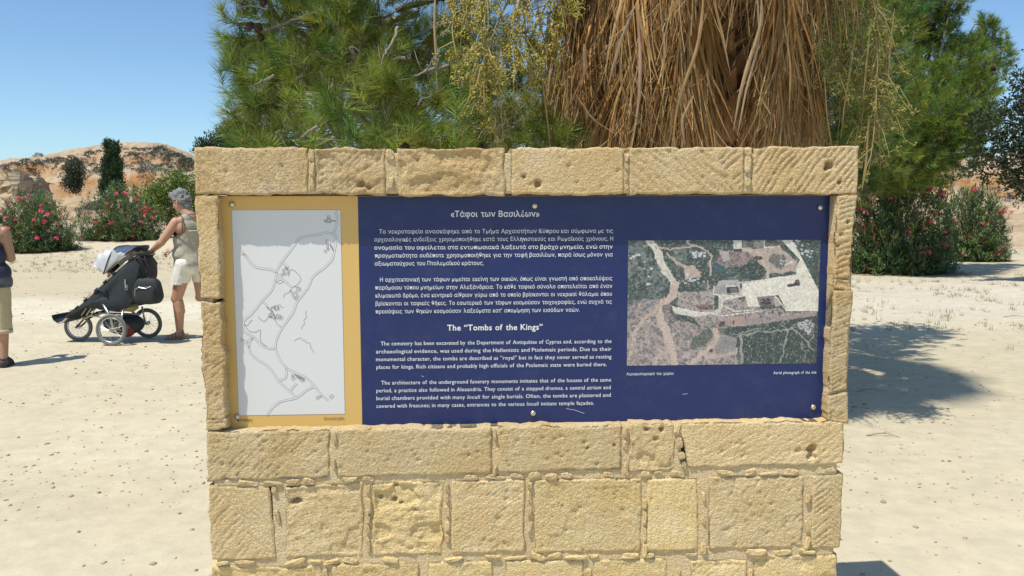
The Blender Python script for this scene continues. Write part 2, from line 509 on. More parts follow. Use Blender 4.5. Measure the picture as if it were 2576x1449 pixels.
# ================================================================== HILLS
def hill_mesh(name, label, crest, D0, D1, D2, cliff, seed, azr, soil, rock, zbase=0.3, na=420, nd=260):
    """crest: list of (px, py) of the skyline at distance D1. cliff: function(px, D) -> height of rock step"""
    az = np.linspace(azr[0], azr[1], na)                 # in photo px
    dd = np.concatenate([np.linspace(D0, D1, int(nd * 0.8), endpoint=False), np.linspace(D1, D2, nd - int(nd * 0.8))])
    PX, DD = np.meshgrid(az, dd)
    cx = np.array([c[0] for c in crest]); cy = np.array([c[1] for c in crest])
    cz = 1.6 + (520.5 - np.interp(PX, cx, cy)) / FPX * D1
    t = sstep(D0, D1, DD)
    t2 = np.clip((DD - D0) / (D1 - D0), 0, 1)
    prof = 0.35 * t + 0.65 * np.sin(t2 * math.pi / 2) ** 1.3
    Z = zbase - 0.6 + (cz - zbase + 0.6) * prof
    Z = Z * (1 - 0.5 * sstep(D1, D2, DD))
    Z = Z * sstep(azr[0], azr[0] + 420, PX) * sstep(azr[1], azr[1] - 420, PX) - 0.4 * (1 - sstep(azr[0], azr[0] + 200, PX) * sstep(azr[1], azr[1] - 200, PX))
    X = (PX - 1288) / FPX * DD; Y = DD
    Z = Z + cliff(PX, DD, X)
    nn = fbm(X * 0.35, Y * 0.35, Z * 0.7, 5, seed)
    Z = Z + 0.6 * nn * sstep(D0, D0 + 8, DD) + 0.26 * fbm(X * 1.6, Y * 1.6, 0, 3, seed + 9)
    n2 = fbm(X * 0.5, Y * 1.5, Z * 2.0, 4, seed + 5)
    gz = np.abs(np.gradient(Z, axis=0) / np.gradient(Y, axis=0))
    steep = sstep(0.7, 1.4, gz + 0.3 * n2)
    flat_c = np.array(soil[0])[None, None] * (1 + 0.0 * Z[..., None]); c2 = np.array(soil[1])
    q = sstep(-0.35, 0.35, nn + n2)[..., None]
    colr = flat_c * (1 - q) + c2 * q
    rk = np.array(rock[0]) * (1 - sstep(-0.3, 0.4, n2)[..., None]) + np.array(rock[1]) * sstep(-0.3, 0.4, n2)[..., None]
    colr = colr * (1 - steep[..., None]) + rk * steep[..., None]
    # pale stones showing through
    ps = sstep(0.45, 0.6, fbm(X * 1.3, Y * 1.3, 0, 3, seed + 3))[..., None]
    colr = colr * (1 - 0.55 * ps) + np.array([0.50, 0.40, 0.27]) * 0.55 * ps
    V = np.stack([X, Y, Z], -1).reshape(-1, 3)
    nd_, na_ = X.shape
    i = np.arange(nd_ - 1)[:, None] * na_; j = np.arange(na_ - 1)[None, :]
    F = np.stack([i + j, i + j + 1, i + na_ + j + 1, i + na_ + j], -1).reshape(-1, 4)
    o = mk(name, V, F, M_hill, smooth=True, cols=colr.reshape(-1, 3))
    tag(o, label, kind='structure')
    Zi = Z
    def height(px, D):
        a = (px - azr[0]) / (azr[1] - azr[0]) * (na - 1)
        b = np.interp(D, dd, np.arange(len(dd)))
        return float(Zi[int(round(b)), int(np.clip(round(a), 0, na - 1))])
    return height

def cliff_left(PX, D, X):
    # a quarried step facing the camera between x 140 and 420, tapering
    w = sstep(60, 150, PX) * sstep(620, 440, PX)
    edge = 66 + 2.2 * fbm(X * 0.25, X * 0.0, 0, 3, 77) - 3.0 * sstep(330, 460, PX)
    s = sstep(-0.5, 1.2, D - edge)
    drop = 1.9 * w * (1 - s) * sstep(46, 56, D)
    w2 = sstep(600, 420, PX)
    e2 = 74 + 1.2 * fbm(X * 0.4, 0 * X, 0, 3, 78)
    s2 = sstep(-0.3, 0.6, D - e2)
    return -drop - 0.9 * w2 * (1 - s2) * sstep(64, 72, D)

SOIL = ((0.38, 0.27, 0.165), (0.43, 0.335, 0.225))
ROCK = ((0.40, 0.20, 0.08), (0.44, 0.32, 0.19))
hill_l = hill_mesh('hill', 'sandy shrub-dotted hill with an orange quarried face at left',
    [(-700, 470), (-200, 428), (0, 411), (60, 407), (130, 398), (230, 378), (330, 370), (400, 372), (450, 382), (487, 397), (600, 440), (800, 480), (1300, 500)],
    40, 95, 150, cliff_left, 40, (-1300, 1700), SOIL, ROCK, na=900)

def cliff_right(PX, D, X):
    edge = 50 + 2.5 * fbm(X * 0.2, 0 * X, 0, 3, 87)
    s = sstep(-0.6, 1.4, D - edge)
    return -1.6 * (1 - s) * sstep(38, 46, D)
hill_r = hill_mesh('hill', 'low orange rocky bank behind the trees at right',
    [(1500, 500), (1900, 470), (2150, 425), (2400, 408), (2576, 398), (2800, 392), (3300, 420)],
    32, 60, 100, cliff_right, 50, (1250, 3900), SOIL, ROCK, na=700)

# quarried rock outcrop on the left (layered ledges, vertical cut at its right end with its shade painted in)
def build_outcrop():
    c = at(12, 470, 62)
    L, Dp, H = 6.4, 3.4, 3.0
    nu, nv = 150, 70
    # a closed wall-like sheet: front face, right face, top
    path = []
    for s in np.linspace(0, 1, nu):
        if s < 0.62: path.append((-L / 2 + L * s / 0.62, -Dp / 2))
        else: path.append((L / 2, -Dp / 2 + Dp * (s - 0.62) / 0.38))
    path = np.array(path)
    U, Wv = np.meshgrid(np.linspace(0, 1, nu), np.linspace(0, 1, nv))
    bx = path[:, 0][None] + 0 * Wv; by = path[:, 1][None] + 0 * Wv
    nrm = np.where((U < 0.62)[..., None], np.array([0, -1.0]), np.array([1.0, 0]))
    z = Wv * H
    ledge = (np.floor(z / 0.42 + 1.2 * vnoise(U * 7, z * 0.8, 0, 6)) * 0.42)
    ho = np.array([vnoise(U * 22, ledge * 5.3, 0, 8)])[0]
    rough = fbm(bx * 1.6, z * 2.5, by * 1.6, 4, 12)
    front = (U < 0.60)
    batter = np.where(front, 1.5 * (Wv) ** 1.2, 0.5 * Wv ** 2 + 0.55 * np.abs(fbm(by * 1.1, z * 0.5, 0, 3, 66)))
    off = 0.75 * ho * front + 0.30 * rough - batter
    X = bx + nrm[..., 0] * off; Y = by + nrm[..., 1] * off
    Z = z * (0.66 + 0.34 * sstep(0.05, 0.5, U) - 0.22 * sstep(0.62, 1.0, U) + 0.16 * fbm(U * 9, 0 * U, 0, 3, 67) * Wv) + 0.22 * rough
    V = np.stack([X, Y, Z - 0.5 - 1.2 * (Wv < 0.001)], -1).reshape(-1, 3)
    i = np.arange(nv - 1)[:, None] * nu; j = np.arange(nu - 1)[None, :]
    F = np.stack([i + j, i + j + 1, i + nu + j + 1, i + nu + j], -1).reshape(-1, 4).tolist()
    top = [(nv - 1) * nu + k for k in range(nu)]
    n0 = len(V)
    V = np.concatenate([V, [[-L / 2, Dp / 2, Z[-1, 0] - 0.3]], [[L / 2, Dp / 2, Z[-1, -1] - 0.5]], [[0, 0, H - 0.35]]])
    F += [(top[k], top[k + 1], n0 + 2) for k in range(nu - 1)] + [(top[-1], n0 + 1, n0 + 2), (n0 + 1, n0, n0 + 2), (n0, top[0], n0 + 2)]
    F += [(0, top[0], n0)]
    base = np.array([0.50, 0.41, 0.28]); shade_col = np.array([0.30, 0.24, 0.18]); org = np.array([0.50, 0.27, 0.11])
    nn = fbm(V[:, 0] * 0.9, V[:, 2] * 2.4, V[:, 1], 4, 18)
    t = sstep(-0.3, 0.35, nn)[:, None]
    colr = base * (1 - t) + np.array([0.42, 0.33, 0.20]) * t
    rf = (np.concatenate([U.ravel(), [0, 1, 0.3]]) > 0.6)[:, None] * 0.7  # shade of the right face, mixed into its rock colour in patches
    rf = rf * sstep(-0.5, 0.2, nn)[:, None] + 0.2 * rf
    colr = colr * (1 - rf) + shade_col * rf
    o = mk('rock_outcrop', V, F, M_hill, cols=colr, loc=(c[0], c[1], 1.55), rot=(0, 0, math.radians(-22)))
    tag(o, 'layered limestone outcrop with a sheer cut end, below the hill at far left', 'rock')
build_outcrop()

# ================================================================== VEGETATION
M_bark = tinted('pine_bark', noise=0.35, scale=9.0, bump=0.01, bscale=30.0)
M_twig_wood = plain('grey_branch_bark', (0.235, 0.195, 0.15), 0.85, vary=0.35, scale=30, bump=0.004)
M_needle = leafy('pine_needles', (0.170, 0.232, 0.042), trans=0.24, rough=0.45, spec=0.35)
M_needle_far = leafy('pine_needles_far', (0.12, 0.175, 0.05), trans=0.34)
M_leaf = leafy('oleander_leaves', (0.115, 0.180, 0.065), trans=0.22, rough=0.45, spec=0.45)
M_shrubleaf = leafy('shrub_leaves', (1, 1, 1), trans=0.25)
M_petal = leafy('pink_petals', (0.85, 0.095, 0.19), trans=0.35, attr=False)
M_cone = plain('pine_cone_scales', (0.075, 0.045, 0.03), 0.8, vary=0.4, scale=40, bump=0.006)

def unit(v): return v / (np.linalg.norm(v, axis=-1, keepdims=True) + 1e-9)

def rand_dirs(n, rng): return unit(rng.normal(size=(n, 3)))

def blades(P, Dr, ln, w, rng, droop=0.0, fold=False):
    """triangles: root P, direction Dr, length ln, width w"""
    n = len(P)
    side = unit(np.cross(Dr, rand_dirs(n, rng)))
    tip = P + Dr * ln[:, None]
    tip[:, 2] -= droop * ln
    a = P - side * w[:, None] * 0.5; b = P + side * w[:, None] * 0.5
    V = np.stack([a, b, tip], 1).reshape(-1, 3)
    return V, np.arange(3 * n).reshape(-1, 3)

def diamonds(P, Dr, ln, w, rng, up=None):
    """four-cornered lanceolate leaves"""
    n = len(P)
    ref = rand_dirs(n, rng) if up is None else unit(up + 0.6 * rand_dirs(n, rng))
    side = unit(np.cross(Dr, ref))
    mid = P + Dr * (ln * 0.45)[:, None]
    V = np.stack([P, mid - side * w[:, None] * 0.5, P + Dr * ln[:, None], mid + side * w[:, None] * 0.5], 1).reshape(-1, 3)
    return V, np.arange(4 * n).reshape(-1, 4)

def shoots_to_needles(SP, SD, SL, per, nlen, w, rng, tint):
    """brushes of needles along each shoot: SP start, SD direction, SL length"""
    n = len(SP)
    t = rng.random((n, per)) ** 0.8
    P = SP[:, None] + SD[:, None] * (SL[:, None] * t)[..., None]
    rd = rand_dirs(n * per, rng).reshape(n, per, 3)
    rd = rd - SD[:, None] * (rd * SD[:, None]).sum(-1, keepdims=True)
    rd = unit(rd)
    k = (0.35 + 0.75 * t[..., None]) * 1.15
    Dr = unit(SD[:, None] * k + rd * (0.8 + 0.3 * rng.random((n, per, 1))) * 0.85)
    L = nlen * rng.uniform(0.65, 1.15, (n, per))
    V, F = blades(P.reshape(-1, 3), Dr.reshape(-1, 3), L.ravel(), np.full(n * per, w) * rng.uniform(0.7, 1.3, n * per), rng, droop=0.06)
    c = tint[:, None, :] * rng.uniform(0.8, 1.2, (n, per, 1))
    return V, F, np.repeat(c.reshape(-1, 3), 3, 0)

def limb_path(a, b, rng, sag=0.1, n=7, wob=0.05):
    t = np.linspace(0, 1, n)[:, None]
    L = np.linalg.norm(b - a)
    p = a * (1 - t) + b * t
    p[:, 2] += sag * L * np.sin(t[:, 0] * math.pi)
    p[1:-1] += rng.normal(0, wob * L / n, (n - 2, 3)) * 2
    return p

def pine(name, label, base, lean, height, clumps, seed, shoots=70, per=60, nlen=0.12, shoot_len=0.16, nw=0.0032, mat=None, trunk_r=0.2, tip=(1.35, 1.25, 1.0), cones=0, bare=0, fill=0.0):
    """clumps: list of (x, y, z, radius)"""
    rng = np.random.default_rng(seed)
    root = empty(name, base)
    tag(root, label, 'pine tree')
    b = np.array(base, float)
    top = np.array([lean[0], lean[1], height])
    tp = limb_path(np.zeros(3), top, rng, sag=0, n=9, wob=0.15)
    mb = MB(); mb.tube(tp, np.linspace(trunk_r, trunk_r * 0.25, 9), 12)
    V, F = mb.arr()
    c = np.tile([0.20, 0.135, 0.09], (len(V), 1)) * (1 + 0.3 * fbm(V[:, 0] * 9, V[:, 1] * 9, V[:, 2] * 5, 3, seed))[:, None]
    mk('trunk', V, F, M_bark, root, True, cols=c)
    AV, AF, AC, off = [], [], [], 0
    tw = MB()
    for ci, (x, y, z, r) in enumerate(clumps):
        cc = np.array([x, y, z]) - b
        # limb from the trunk
        h = np.clip(cc[2] - 0.35 * np.hypot(cc[0] - lean[0] / 2, cc[1] - lean[1] / 2), 0.25 * height, height * 0.97)
        st = np.array([np.interp(h, tp[:, 2], tp[:, k]) for k in range(3)])
        pth = limb_path(st, cc, rng, sag=-0.06, n=7, wob=0.22)
        lr = 0.018 + 0.05 * r
        mbl = MB(); mbl.tube(pth, np.linspace(lr, lr * 0.35, 7), 6)
        mbl.build('limb', M_twig_wood, root, True)
        ns = int(shoots * (r / 0.5) ** 2)
        d = rand_dirs(ns, rng)
        d[:, 2] = d[:, 2] * 0.85 + 0.12
        rr = r * (1 - 0.55 * rng.random(ns) ** 1.6)
        rr *= 1 + 0.35 * vnoise(d[:, 0] * 2.2 + ci * 3.1, d[:, 1] * 2.2, d[:, 2] * 2.2, seed)
        E = cc + d * rr[:, None]
        SD = unit(d * 0.75 + rand_dirs(ns, rng) * 0.55 + np.array([0, 0, 0.42]))
        SP = E - SD * shoot_len
        SL = shoot_len * rng.uniform(0.6, 1.3, ns)
        tint = np.array(tip)[None] * rng.uniform(0.40, 1.25, (ns, 1)) * (1 + 0.25 * rng.normal(size=(ns, 1)) * np.array([[1, 0.3, 0.0]]))
        V, F, C = shoots_to_needles(SP, SD, SL, per, nlen, nw, rng, np.clip(tint, 0.2, 2))
        AV.append(V); AF.append(F + off); AC.append(C); off += len(V)
        # twigs that carry the shoots
        for k in range(0, ns, 3):
            anchor = pth[rng.integers(4, 7)]
            mid = (anchor + SP[k]) / 2 + rng.normal(0, 0.05 * r, 3)
            tw.tube([anchor, mid, SP[k], SP[k] + SD[k] * SL[k] * 0.9], [0.008, 0.006, 0.004, 0.002], 4, cap=False)
    V = np.concatenate(AV); F = np.concatenate(AF); C = np.concatenate(AC)
    o = mk('needles', V, F, mat or M_needle, root, cols=C); o['kind'] = 'stuff'
    o = tw.build('twigs', M_twig_wood, root); o['kind'] = 'stuff'
    return root, b

def px_clumps(lst):
    """(px, py, distance, radius in photo px)"""
    out = []
    for (px, py, D, rp) in lst:
        p = at(px, py, D)
        out.append((p[0], p[1], p[2], rp * D / FPX))
    return out

def cone_proto():
    mb = MB()
    for i in range(9):
        t = i / 8
        r = 0.026 * math.sin(math.pi * (0.12 + 0.8 * t)) + 0.003
        z = t * 0.075
        for j in range(7):
            a = j * 2 * math.pi / 7 + i * 0.45
            c = np.array([math.cos(a) * r, math.sin(a) * r, z])
            u = np.array([math.cos(a), math.sin(a), 0.5]) * 0.012; s = np.array([-math.sin(a), math.cos(a), 0]) * 0.010
            mb.add([c * 0.4 + [0, 0, z * 0.6], c - s, c + u, c + s], [(0, 1, 2), (0, 2, 3), (1, 3, 2), (0, 3, 1)])
    return mesh_data('pine_cone', *mb.arr(), M_cone)

# ---- near pine: long-needled, fills the upper left and middle
nearA = px_clumps([
    (640, -60, 6.0, 120), (612, 305, 5.9, 62), (618, 235, 6.0, 72), (625, 350, 5.8, 60), (600, 60, 6.2, 75), (620, 165, 6.0, 85), (650, 260, 5.8, 90), (600, 120, 6.3, 60),
    (740, 60, 6.2, 120), (760, 190, 6.0, 120), (700, 330, 5.6, 95), (850, -20, 6.2, 120), (880, 120, 6.0, 130),
    (860, 260, 5.0, 100), (800, 350, 4.7, 85), (960, 40, 6.6, 120), (980, 240, 5.6, 110), (960, 350, 4.8, 90),
    (1090, 130, 6.6, 115), (1060, 250, 5.8, 115), (1120, 340, 5.0, 100), (1190, 60, 6.9, 100), (1180, 220, 6.2, 120),
    (1290, 160, 6.9, 110), (1260, 320, 5.6, 110), (1390, 290, 6.6, 120), (1400, 360, 5.8, 110),
    (900, -170, 6.2, 150), (700, -200, 6.4, 130), (1100, -120, 6.8, 140), (1300, -90, 7.2, 110),
    (720, 450, 5.6, 130), (880, 470, 5.3, 130), (1060, 470, 5.4, 130), (1230, 460, 5.8, 130), (640, 400, 6.0, 70),
    (980, 150, 7.6, 170), (800, 120, 7.6, 160), (820, 300, 7.4, 190), (1060, 330, 7.4, 190), (1250, 330, 7.6, 170), (700, 200, 7.4, 130)])
pa, pab = pine('pine_tree', 'large long-needled pine directly behind the left half of the stone wall',
     (-1.35, 7.0, 0), (0.25, 0.1), 4.6, nearA, 5, shoots=84, per=80, nlen=0.15, shoot_len=0.14, nw=0.0038, trunk_r=0.21)
CONE = cone_proto()
rng_ = np.random.default_rng(3)
for i, (px, py, D) in enumerate([(656, 14, 5.9), (648, 78, 5.9), (622, 74, 5.9), (655, 105, 5.85), (906, 118, 5.3), (1012, 395, 4.6), (1232, 392, 4.9), (1050, 158, 5.9), (1200, 40, 6.2), (1166, 30, 6.2)]):
    p = at(px, py, D) - pab
    s = 0.7 + 0.35 * rng_.random()
    link('pine_cone', CONE, pa, p, (rng_.uniform(-0.9, 0.9), rng_.uniform(-0.9, 0.9), 0), (s, s, s))
# bare pale branches showing in the crown
def bare_branch(pts, r, parent, off, seed):
    rng = np.random.default_rng(seed)
    P = [at(*q) - off for q in pts]
    P = np.array(P)
    t = np.linspace(0, len(P) - 1, len(P) * 4)
    Q = np.stack([np.interp(t, np.arange(len(P)), P[:, k]) for k in range(3)], 1) + rng.normal(0, 0.004, (len(t), 3))
    mb = MB(); mb.tube(Q, np.linspace(r, r * 0.35, len(Q)), 7)
    for k in range(3):
        i = rng.integers(3, len(Q) - 1)
        d = unit(rng.normal(size=3)) * rng.uniform(0.05, 0.12)
        mb.tube([Q[i], Q[i] + d * 0.6, Q[i] + d + [0, 0, 0.03]], [r * 0.35, r * 0.25, r * 0.1], 5)
    mb.build('bare_branch', M_twig_wood, parent, True)
for k, (pts, r) in enumerate([
    ([(1002, 70, 5.4), (985, 110, 5.3), (965, 140, 5.2), (955, 172, 5.2)], 0.011),
    ([(1130, 168, 5.3), (1075, 178, 5.2), (1045, 192, 5.1)], 0.014),
    ([(690, 190, 5.2), (660, 205, 5.3), (640, 215, 5.2)], 0.010),
    ([(600, 22, 5.9), (625, 15, 5.9), (655, 18, 5.9), (672, 26, 5.9)], 0.007),
    ([(800, 318, 4.5), (772, 332, 4.5), (756, 352, 4.5)], 0.009),
    ([(840, 215, 5.2), (818, 233, 5.2), (806, 244, 5.1)], 0.008),
    ([(660, 80, 6.0), (700, 66, 6.0), (790, 30, 6.0), (900, 10, 6.0)], 0.018),
    ([(1170, 50, 6.3), (1110, 60, 6.3), (1040, 92, 6.2)], 0.014)]):
    bare_branch(pts, r, pa, pab, 60 + k)

# ---- pine low behind the palm
nearB = px_clumps([
    (1480, 330, 8.0, 130), (1560, 300, 8.4, 130), (1700, 330, 8.2, 120), (1860, 330, 8.2, 110), (1980, 330, 7.6, 110), (2060, 370, 7.6, 100), (1930, 400, 7.4, 100), (2110, 300, 8.6, 130),
    (2060, 120, 8.4, 110), (2130, 200, 8.2, 110), (2190, 120, 8.6, 110), (2080, 280, 8.0, 110), (2160, 310, 8.0, 100), (2220, 40, 9.0, 110), (2090, 20, 8.8, 120), (2190, 400, 8.2, 85), (1460, 200, 9.0, 120), (2080, 190, 9.2, 150), (2140, 80, 9.4, 160), (2030, 60, 9.4, 130), (2160, 430, 8.6, 110), (1600, 430, 8.0, 140), (1780, 430, 8.0, 140), (2010, 460, 8.0, 120), (2230, 230, 9.6, 130), (2200, 340, 9.6, 120)])
pb, pbb = pine('pine_tree', 'green pine filling the gap behind the shaggy palm skirt',
     (2.0, 8.9, 0), (0.3, 0.1), 4.4, nearB, 6, shoots=66, per=60, nlen=0.12, shoot_len=0.15, nw=0.0052, trunk_r=0.17, tip=(1.1, 1.1, 0.85))

# ---- tall pine at right
farC = px_clumps([
    (2100, 40, 13.0, 120), (2200, 20, 13.2, 130), (2190, 140, 12.8, 110), (2290, -40, 13.0, 120), (2310, 80, 13.4, 75), (2385, 10, 13.2, 62), (2370, 90, 13.2, 62), (2440, 120, 13.4, 55), (2500, 100, 13.6, 42), (2515, 150, 13.5, 42), (2460, 180, 13.2, 55),
    (2400, 190, 12.8, 80), (2330, 200, 12.6, 90), (2430, 250, 12.8, 75), (2480, 220, 13.2, 50), (2340, 300, 12.0, 110), (2250, 260, 12.5, 100), (2430, 330, 12.4, 70), (2390, 380, 12.4, 80), (2290, 390, 12.2, 105), (2210, 360, 12.6, 95),
    (2330, 425, 12.6, 85), (2260, 330, 12.0, 90), (2180, 300, 12.6, 80), (2400, 290, 12.2, 70), (2260, 440, 12.6, 75), (2500, 290, 13.4, 40), (2150, 420, 12.8, 80), (2480, 60, 13.6, 30), (2400, -40, 13.4, 40)])
farC = [(x * 1.52, y * 1.52, 1.6 + (z - 1.6) * 1.52, r * 1.52) for x, y, z, r in farC]
pc, pcb = pine('pine_tree', 'tall spreading pine with twisted boughs standing behind the oleanders at right',
     (10.0, 21.6, 0), (-0.3, -1.0), 8.0, farC, 7, shoots=88, per=40, nlen=0.17, shoot_len=0.22, nw=0.0105, trunk_r=0.26, tip=(1.15, 1.2, 0.95))
for k, (pts, r) in enumerate([
    ([(2350, 225, 12.3), (2362, 150, 12.6), (2375, 90, 12.9), (2392, 20, 13.1)], 0.03),
    ([(2400, 250, 12.5), (2440, 200, 12.9), (2480, 150, 13.2), (2530, 120, 13.4)], 0.024),
    ([(2390, 330, 12.2), (2430, 290, 12.5), (2500, 255, 12.9)], 0.022)]):
    bare_branch([(a, b_, D * 1.52) for a, b_, D in pts], r * 1.4, pc, pcb, 80 + k)
for (px, py, D) in [(2348, 58, 12.7), (2300, 95, 12.6), (2470, 210, 12.8), (2420, 110, 13.0), (2500, 178, 13.2), (2370, 240, 12.1), (2405, 28, 13.0), (2330, 150, 12.5)]:
    p = at(px, py, D * 1.5) - pcb
    link('pine_cone', CONE, pc, p, (rng_.uniform(-0.9, 0.9), rng_.uniform(-0.9, 0.9), 0), (1.8, 1.8, 1.8))

# ---- scale-leaved dark trees (cypress-like sprays)
def spray_tree(name, label, cat, base, height, clumps, seed, leaf, tint, dens=260, lsz=0.10, trunk_r=0.16, vertical=0.2, limbs=True, mat=None, elong=1.0):
    rng = np.random.default_rng(seed)
    root = empty(name, base); tag(root, label, cat)
    b = np.array(base, float)
    mb = MB(); tp = limb_path(np.zeros(3), np.array([0, 0, height]), rng, 0, 8, 0.1)
    mb.tube(tp, np.linspace(trunk_r, trunk_r * 0.2, 8), 10)
    V, F = mb.arr()
    mk('trunk', V, F, M_bark, root, True, cols=np.tile([0.2, 0.15, 0.11], (len(V), 1)))
    AV, AF, AC, off = [], [], [], 0
    for ci, (x, y, z, r) in enumerate(clumps):
        cc = np.array([x, y, z]) - b
        if limbs:
            h = np.clip(cc[2] - 0.3 * np.hypot(cc[0], cc[1]), 0.12 * height, height * 0.95)
            st = np.array([np.interp(h, tp[:, 2], tp[:, k]) for k in range(3)])
            m2 = MB(); m2.tube(limb_path(st, cc, rng, 0.05, 6, 0.2), np.linspace(0.04, 0.012, 6), 5); m2.build('limb', M_twig_wood, root, True)
        n = int(dens * (r / 0.4) ** 2)
        d = rand_dirs(n, rng)
        rr = r * (1 - 0.6 * rng.random(n) ** 1.5) * (1 + 0.35 * vnoise(d[:, 0] * 2.5 + ci * 2.3, d[:, 1] * 2.5, d[:, 2] * 2.5, seed))
        P = cc + d * rr[:, None] * np.array([1, 1, elong])
        k = 4
        P = np.repeat(P, k, 0) + rng.normal(0, lsz * 0.5, (n * k, 3))
        dd = np.repeat(d, k, 0)
        Dr = unit(dd * 0.6 + rand_dirs(n * k, rng) * 0.8 + np.array([0, 0, vertical]))
        V, F = diamonds(P, Dr, lsz * rng.uniform(0.6, 1.3, n * k), lsz * leaf * rng.uniform(0.7, 1.3, n * k), rng)
        c = np.array(tint)[None] * np.repeat(rng.uniform(0.6, 1.3, (n, 1)), k, 0) * rng.uniform(0.8, 1.2, (n * k, 1))
        AV.append(V); AF.append(F + off); AC.append(np.repeat(c, 4, 0)); off += len(V)
    o = mk('foliage', np.concatenate(AV), np.concatenate(AF), mat or M_shrubleaf, root, cols=np.concatenate(AC)); o['kind'] = 'stuff'
    return root

darkD = px_clumps([
    (2480, 330, 17, 30), (2520, 300, 17, 30), (2560, 260, 17, 36), (2600, 330, 17, 60), (2540, 350, 17, 34), (2500, 375, 17, 30), (2555, 400, 17, 36), (2590, 440, 17, 45), (2540, 455, 17, 26), (2470, 395, 17, 26), (2440, 425, 17, 22), (2570, 200, 17, 30), (2620, 230, 17, 60), (2660, 380, 17, 80), (2565, 480, 17, 24), (2640, 480, 17, 60), (2460, 300, 17.4, 22), (2515, 415, 17, 20), (2480, 440, 17.2, 18), (2660, 150, 17, 60)])
spray_tree('cypress_tree', 'dark scraggly tree with drooping sprays cut by the right edge of the picture', 'tree', (11.3, 17.0, 0), 4.6, darkD, 21, 0.42, (0.05, 0.07, 0.03), dens=210, lsz=0.09, trunk_r=0.13)

# small dark pine far behind the left end of the wall
spray_tree('pine_tree', 'small dark distant tree peeking over the left top corner of the wall', 'tree', tuple(at(590, 400, 38)[:2]) + (0.3,), 4.5,
    px_clumps([(585, 338, 38, 34), (560, 352, 38, 26), (530, 362, 38, 20), (508, 364, 38, 15), (620, 345, 38, 36), (600, 380, 38, 50), (540, 390, 38, 40), (500, 378, 38, 14), (660, 370, 38, 50)]), 23, 0.35, (0.045, 0.075, 0.035), dens=150, lsz=0.14)

# tall cypress in front of the hill
cyp = []
for k in range(15):
    t = k / 14
    yy = 486 - t * 118
    hw = 31 * (1 - 0.55 * t ** 2.2) * (0.9 + 0.1 * math.sin(k))
    cyp += [(282 - hw * 0.42 + 2 * math.sin(k * 2.1), yy, 52 + 0.3 * math.sin(k), hw * 0.55), (282 + hw * 0.42, yy, 52 - 0.3 * math.sin(k), hw * 0.55)]
cyp += [(271, 370, 52, 11), (270, 362, 52, 8), (293, 372, 52, 9), (292, 365, 52, 6)]
cb = at(283, 500, 52)
spray_tree('cypress_tree', 'narrow dark green cypress with a split tip in front of the hill', 'cypress', (cb[0], cb[1], cb[2] - 0.8), 4.0, px_clumps(cyp), 24, 0.35, (0.040, 0.075, 0.030), dens=170, lsz=0.16, vertical=1.2, limbs=False, elong=1.25)

# rounded green shrub behind the man
spray_tree('green_shrub', 'bright green rounded bush behind the grey haired man', 'bush', tuple(at(430, 560, 33)[:2]) + (0.5,), 1.9,
    px_clumps([(430, 470, 33, 42), (395, 490, 33, 34), (470, 480, 33, 40), (375, 510, 33, 26), (420, 520, 33, 46), (470, 530, 33, 42), (510, 490, 33, 40), (390, 535, 33, 30), (365, 490, 33, 14), (450, 455, 33, 24), (510, 540, 33, 34)]), 25, 0.5, (0.16, 0.23, 0.045), dens=150, lsz=0.10)
# dark ball-like bush growing in the quarry face
def ground_py(px, py, D, hf): return hf(px, D)
spray_tree('dark_shrub', 'dark rounded bush hanging on the orange quarried face', 'bush', tuple(at(188, 486, 62)), 0.8,
    px_clumps([(184, 425, 62, 22), (186, 445, 62, 25), (180, 462, 62, 20), (192, 468, 62, 18), (186, 415, 62, 15)]), 26, 0.4, (0.075, 0.09, 0.055), dens=70, lsz=0.2, limbs=False)

# hillside scrub: each bush a thing
def scrub_proto(seed, tint, name):
    rng = np.random.default_rng(seed)
    n = 420
    d = rand_dirs(n, rng); d[:, 2] = np.abs(d[:, 2])
    r = (0.45 + 0.55 * rng.random(n) ** 0.5) * (1 + 0.35 * vnoise(d[:, 0] * 2, d[:, 1] * 2, d[:, 2] * 2, seed))
    P = d * r[:, None] * np.array([1, 1, 0.72])
    V, F = diamonds(P, unit(d + 0.7 * rand_dirs(n, rng)), rng.uniform(0.15, 0.32, n), rng.uniform(0.05, 0.12, n), rng)
    c = np.repeat(np.array(tint)[None] * rng.uniform(0.6, 1.35, (n, 1)), 4, 0)
    return mesh_data(name, V, F, M_shrubleaf, cols=c)
SCRUB = [scrub_proto(31, (0.17, 0.175, 0.145), 'dry_shrub'), scrub_proto(32, (0.12, 0.14, 0.095), 'dry_shrub'), scrub_proto(33, (0.18, 0.14, 0.125), 'dry_shrub'), scrub_proto(34, (0.10, 0.12, 0.085), 'dry_shrub')]
skyx = [-200, 0, 60, 130, 230, 330, 400, 450, 487, 600]; skyy = [428, 411, 407, 398, 378, 370, 372, 382, 397, 440]

def hill_point(px, py, hf, D0, D1):
    """first point of the terrain met by the sight line"""
    d = ray(px, py); d = d / d[1]
    for D in np.linspace(D0, D1, 220):
        z = EYE[2] + d[2] * D
        if hf(px, D) >= z: return EYE[0] + d[0] * D, D, hf(px, D)
    return None

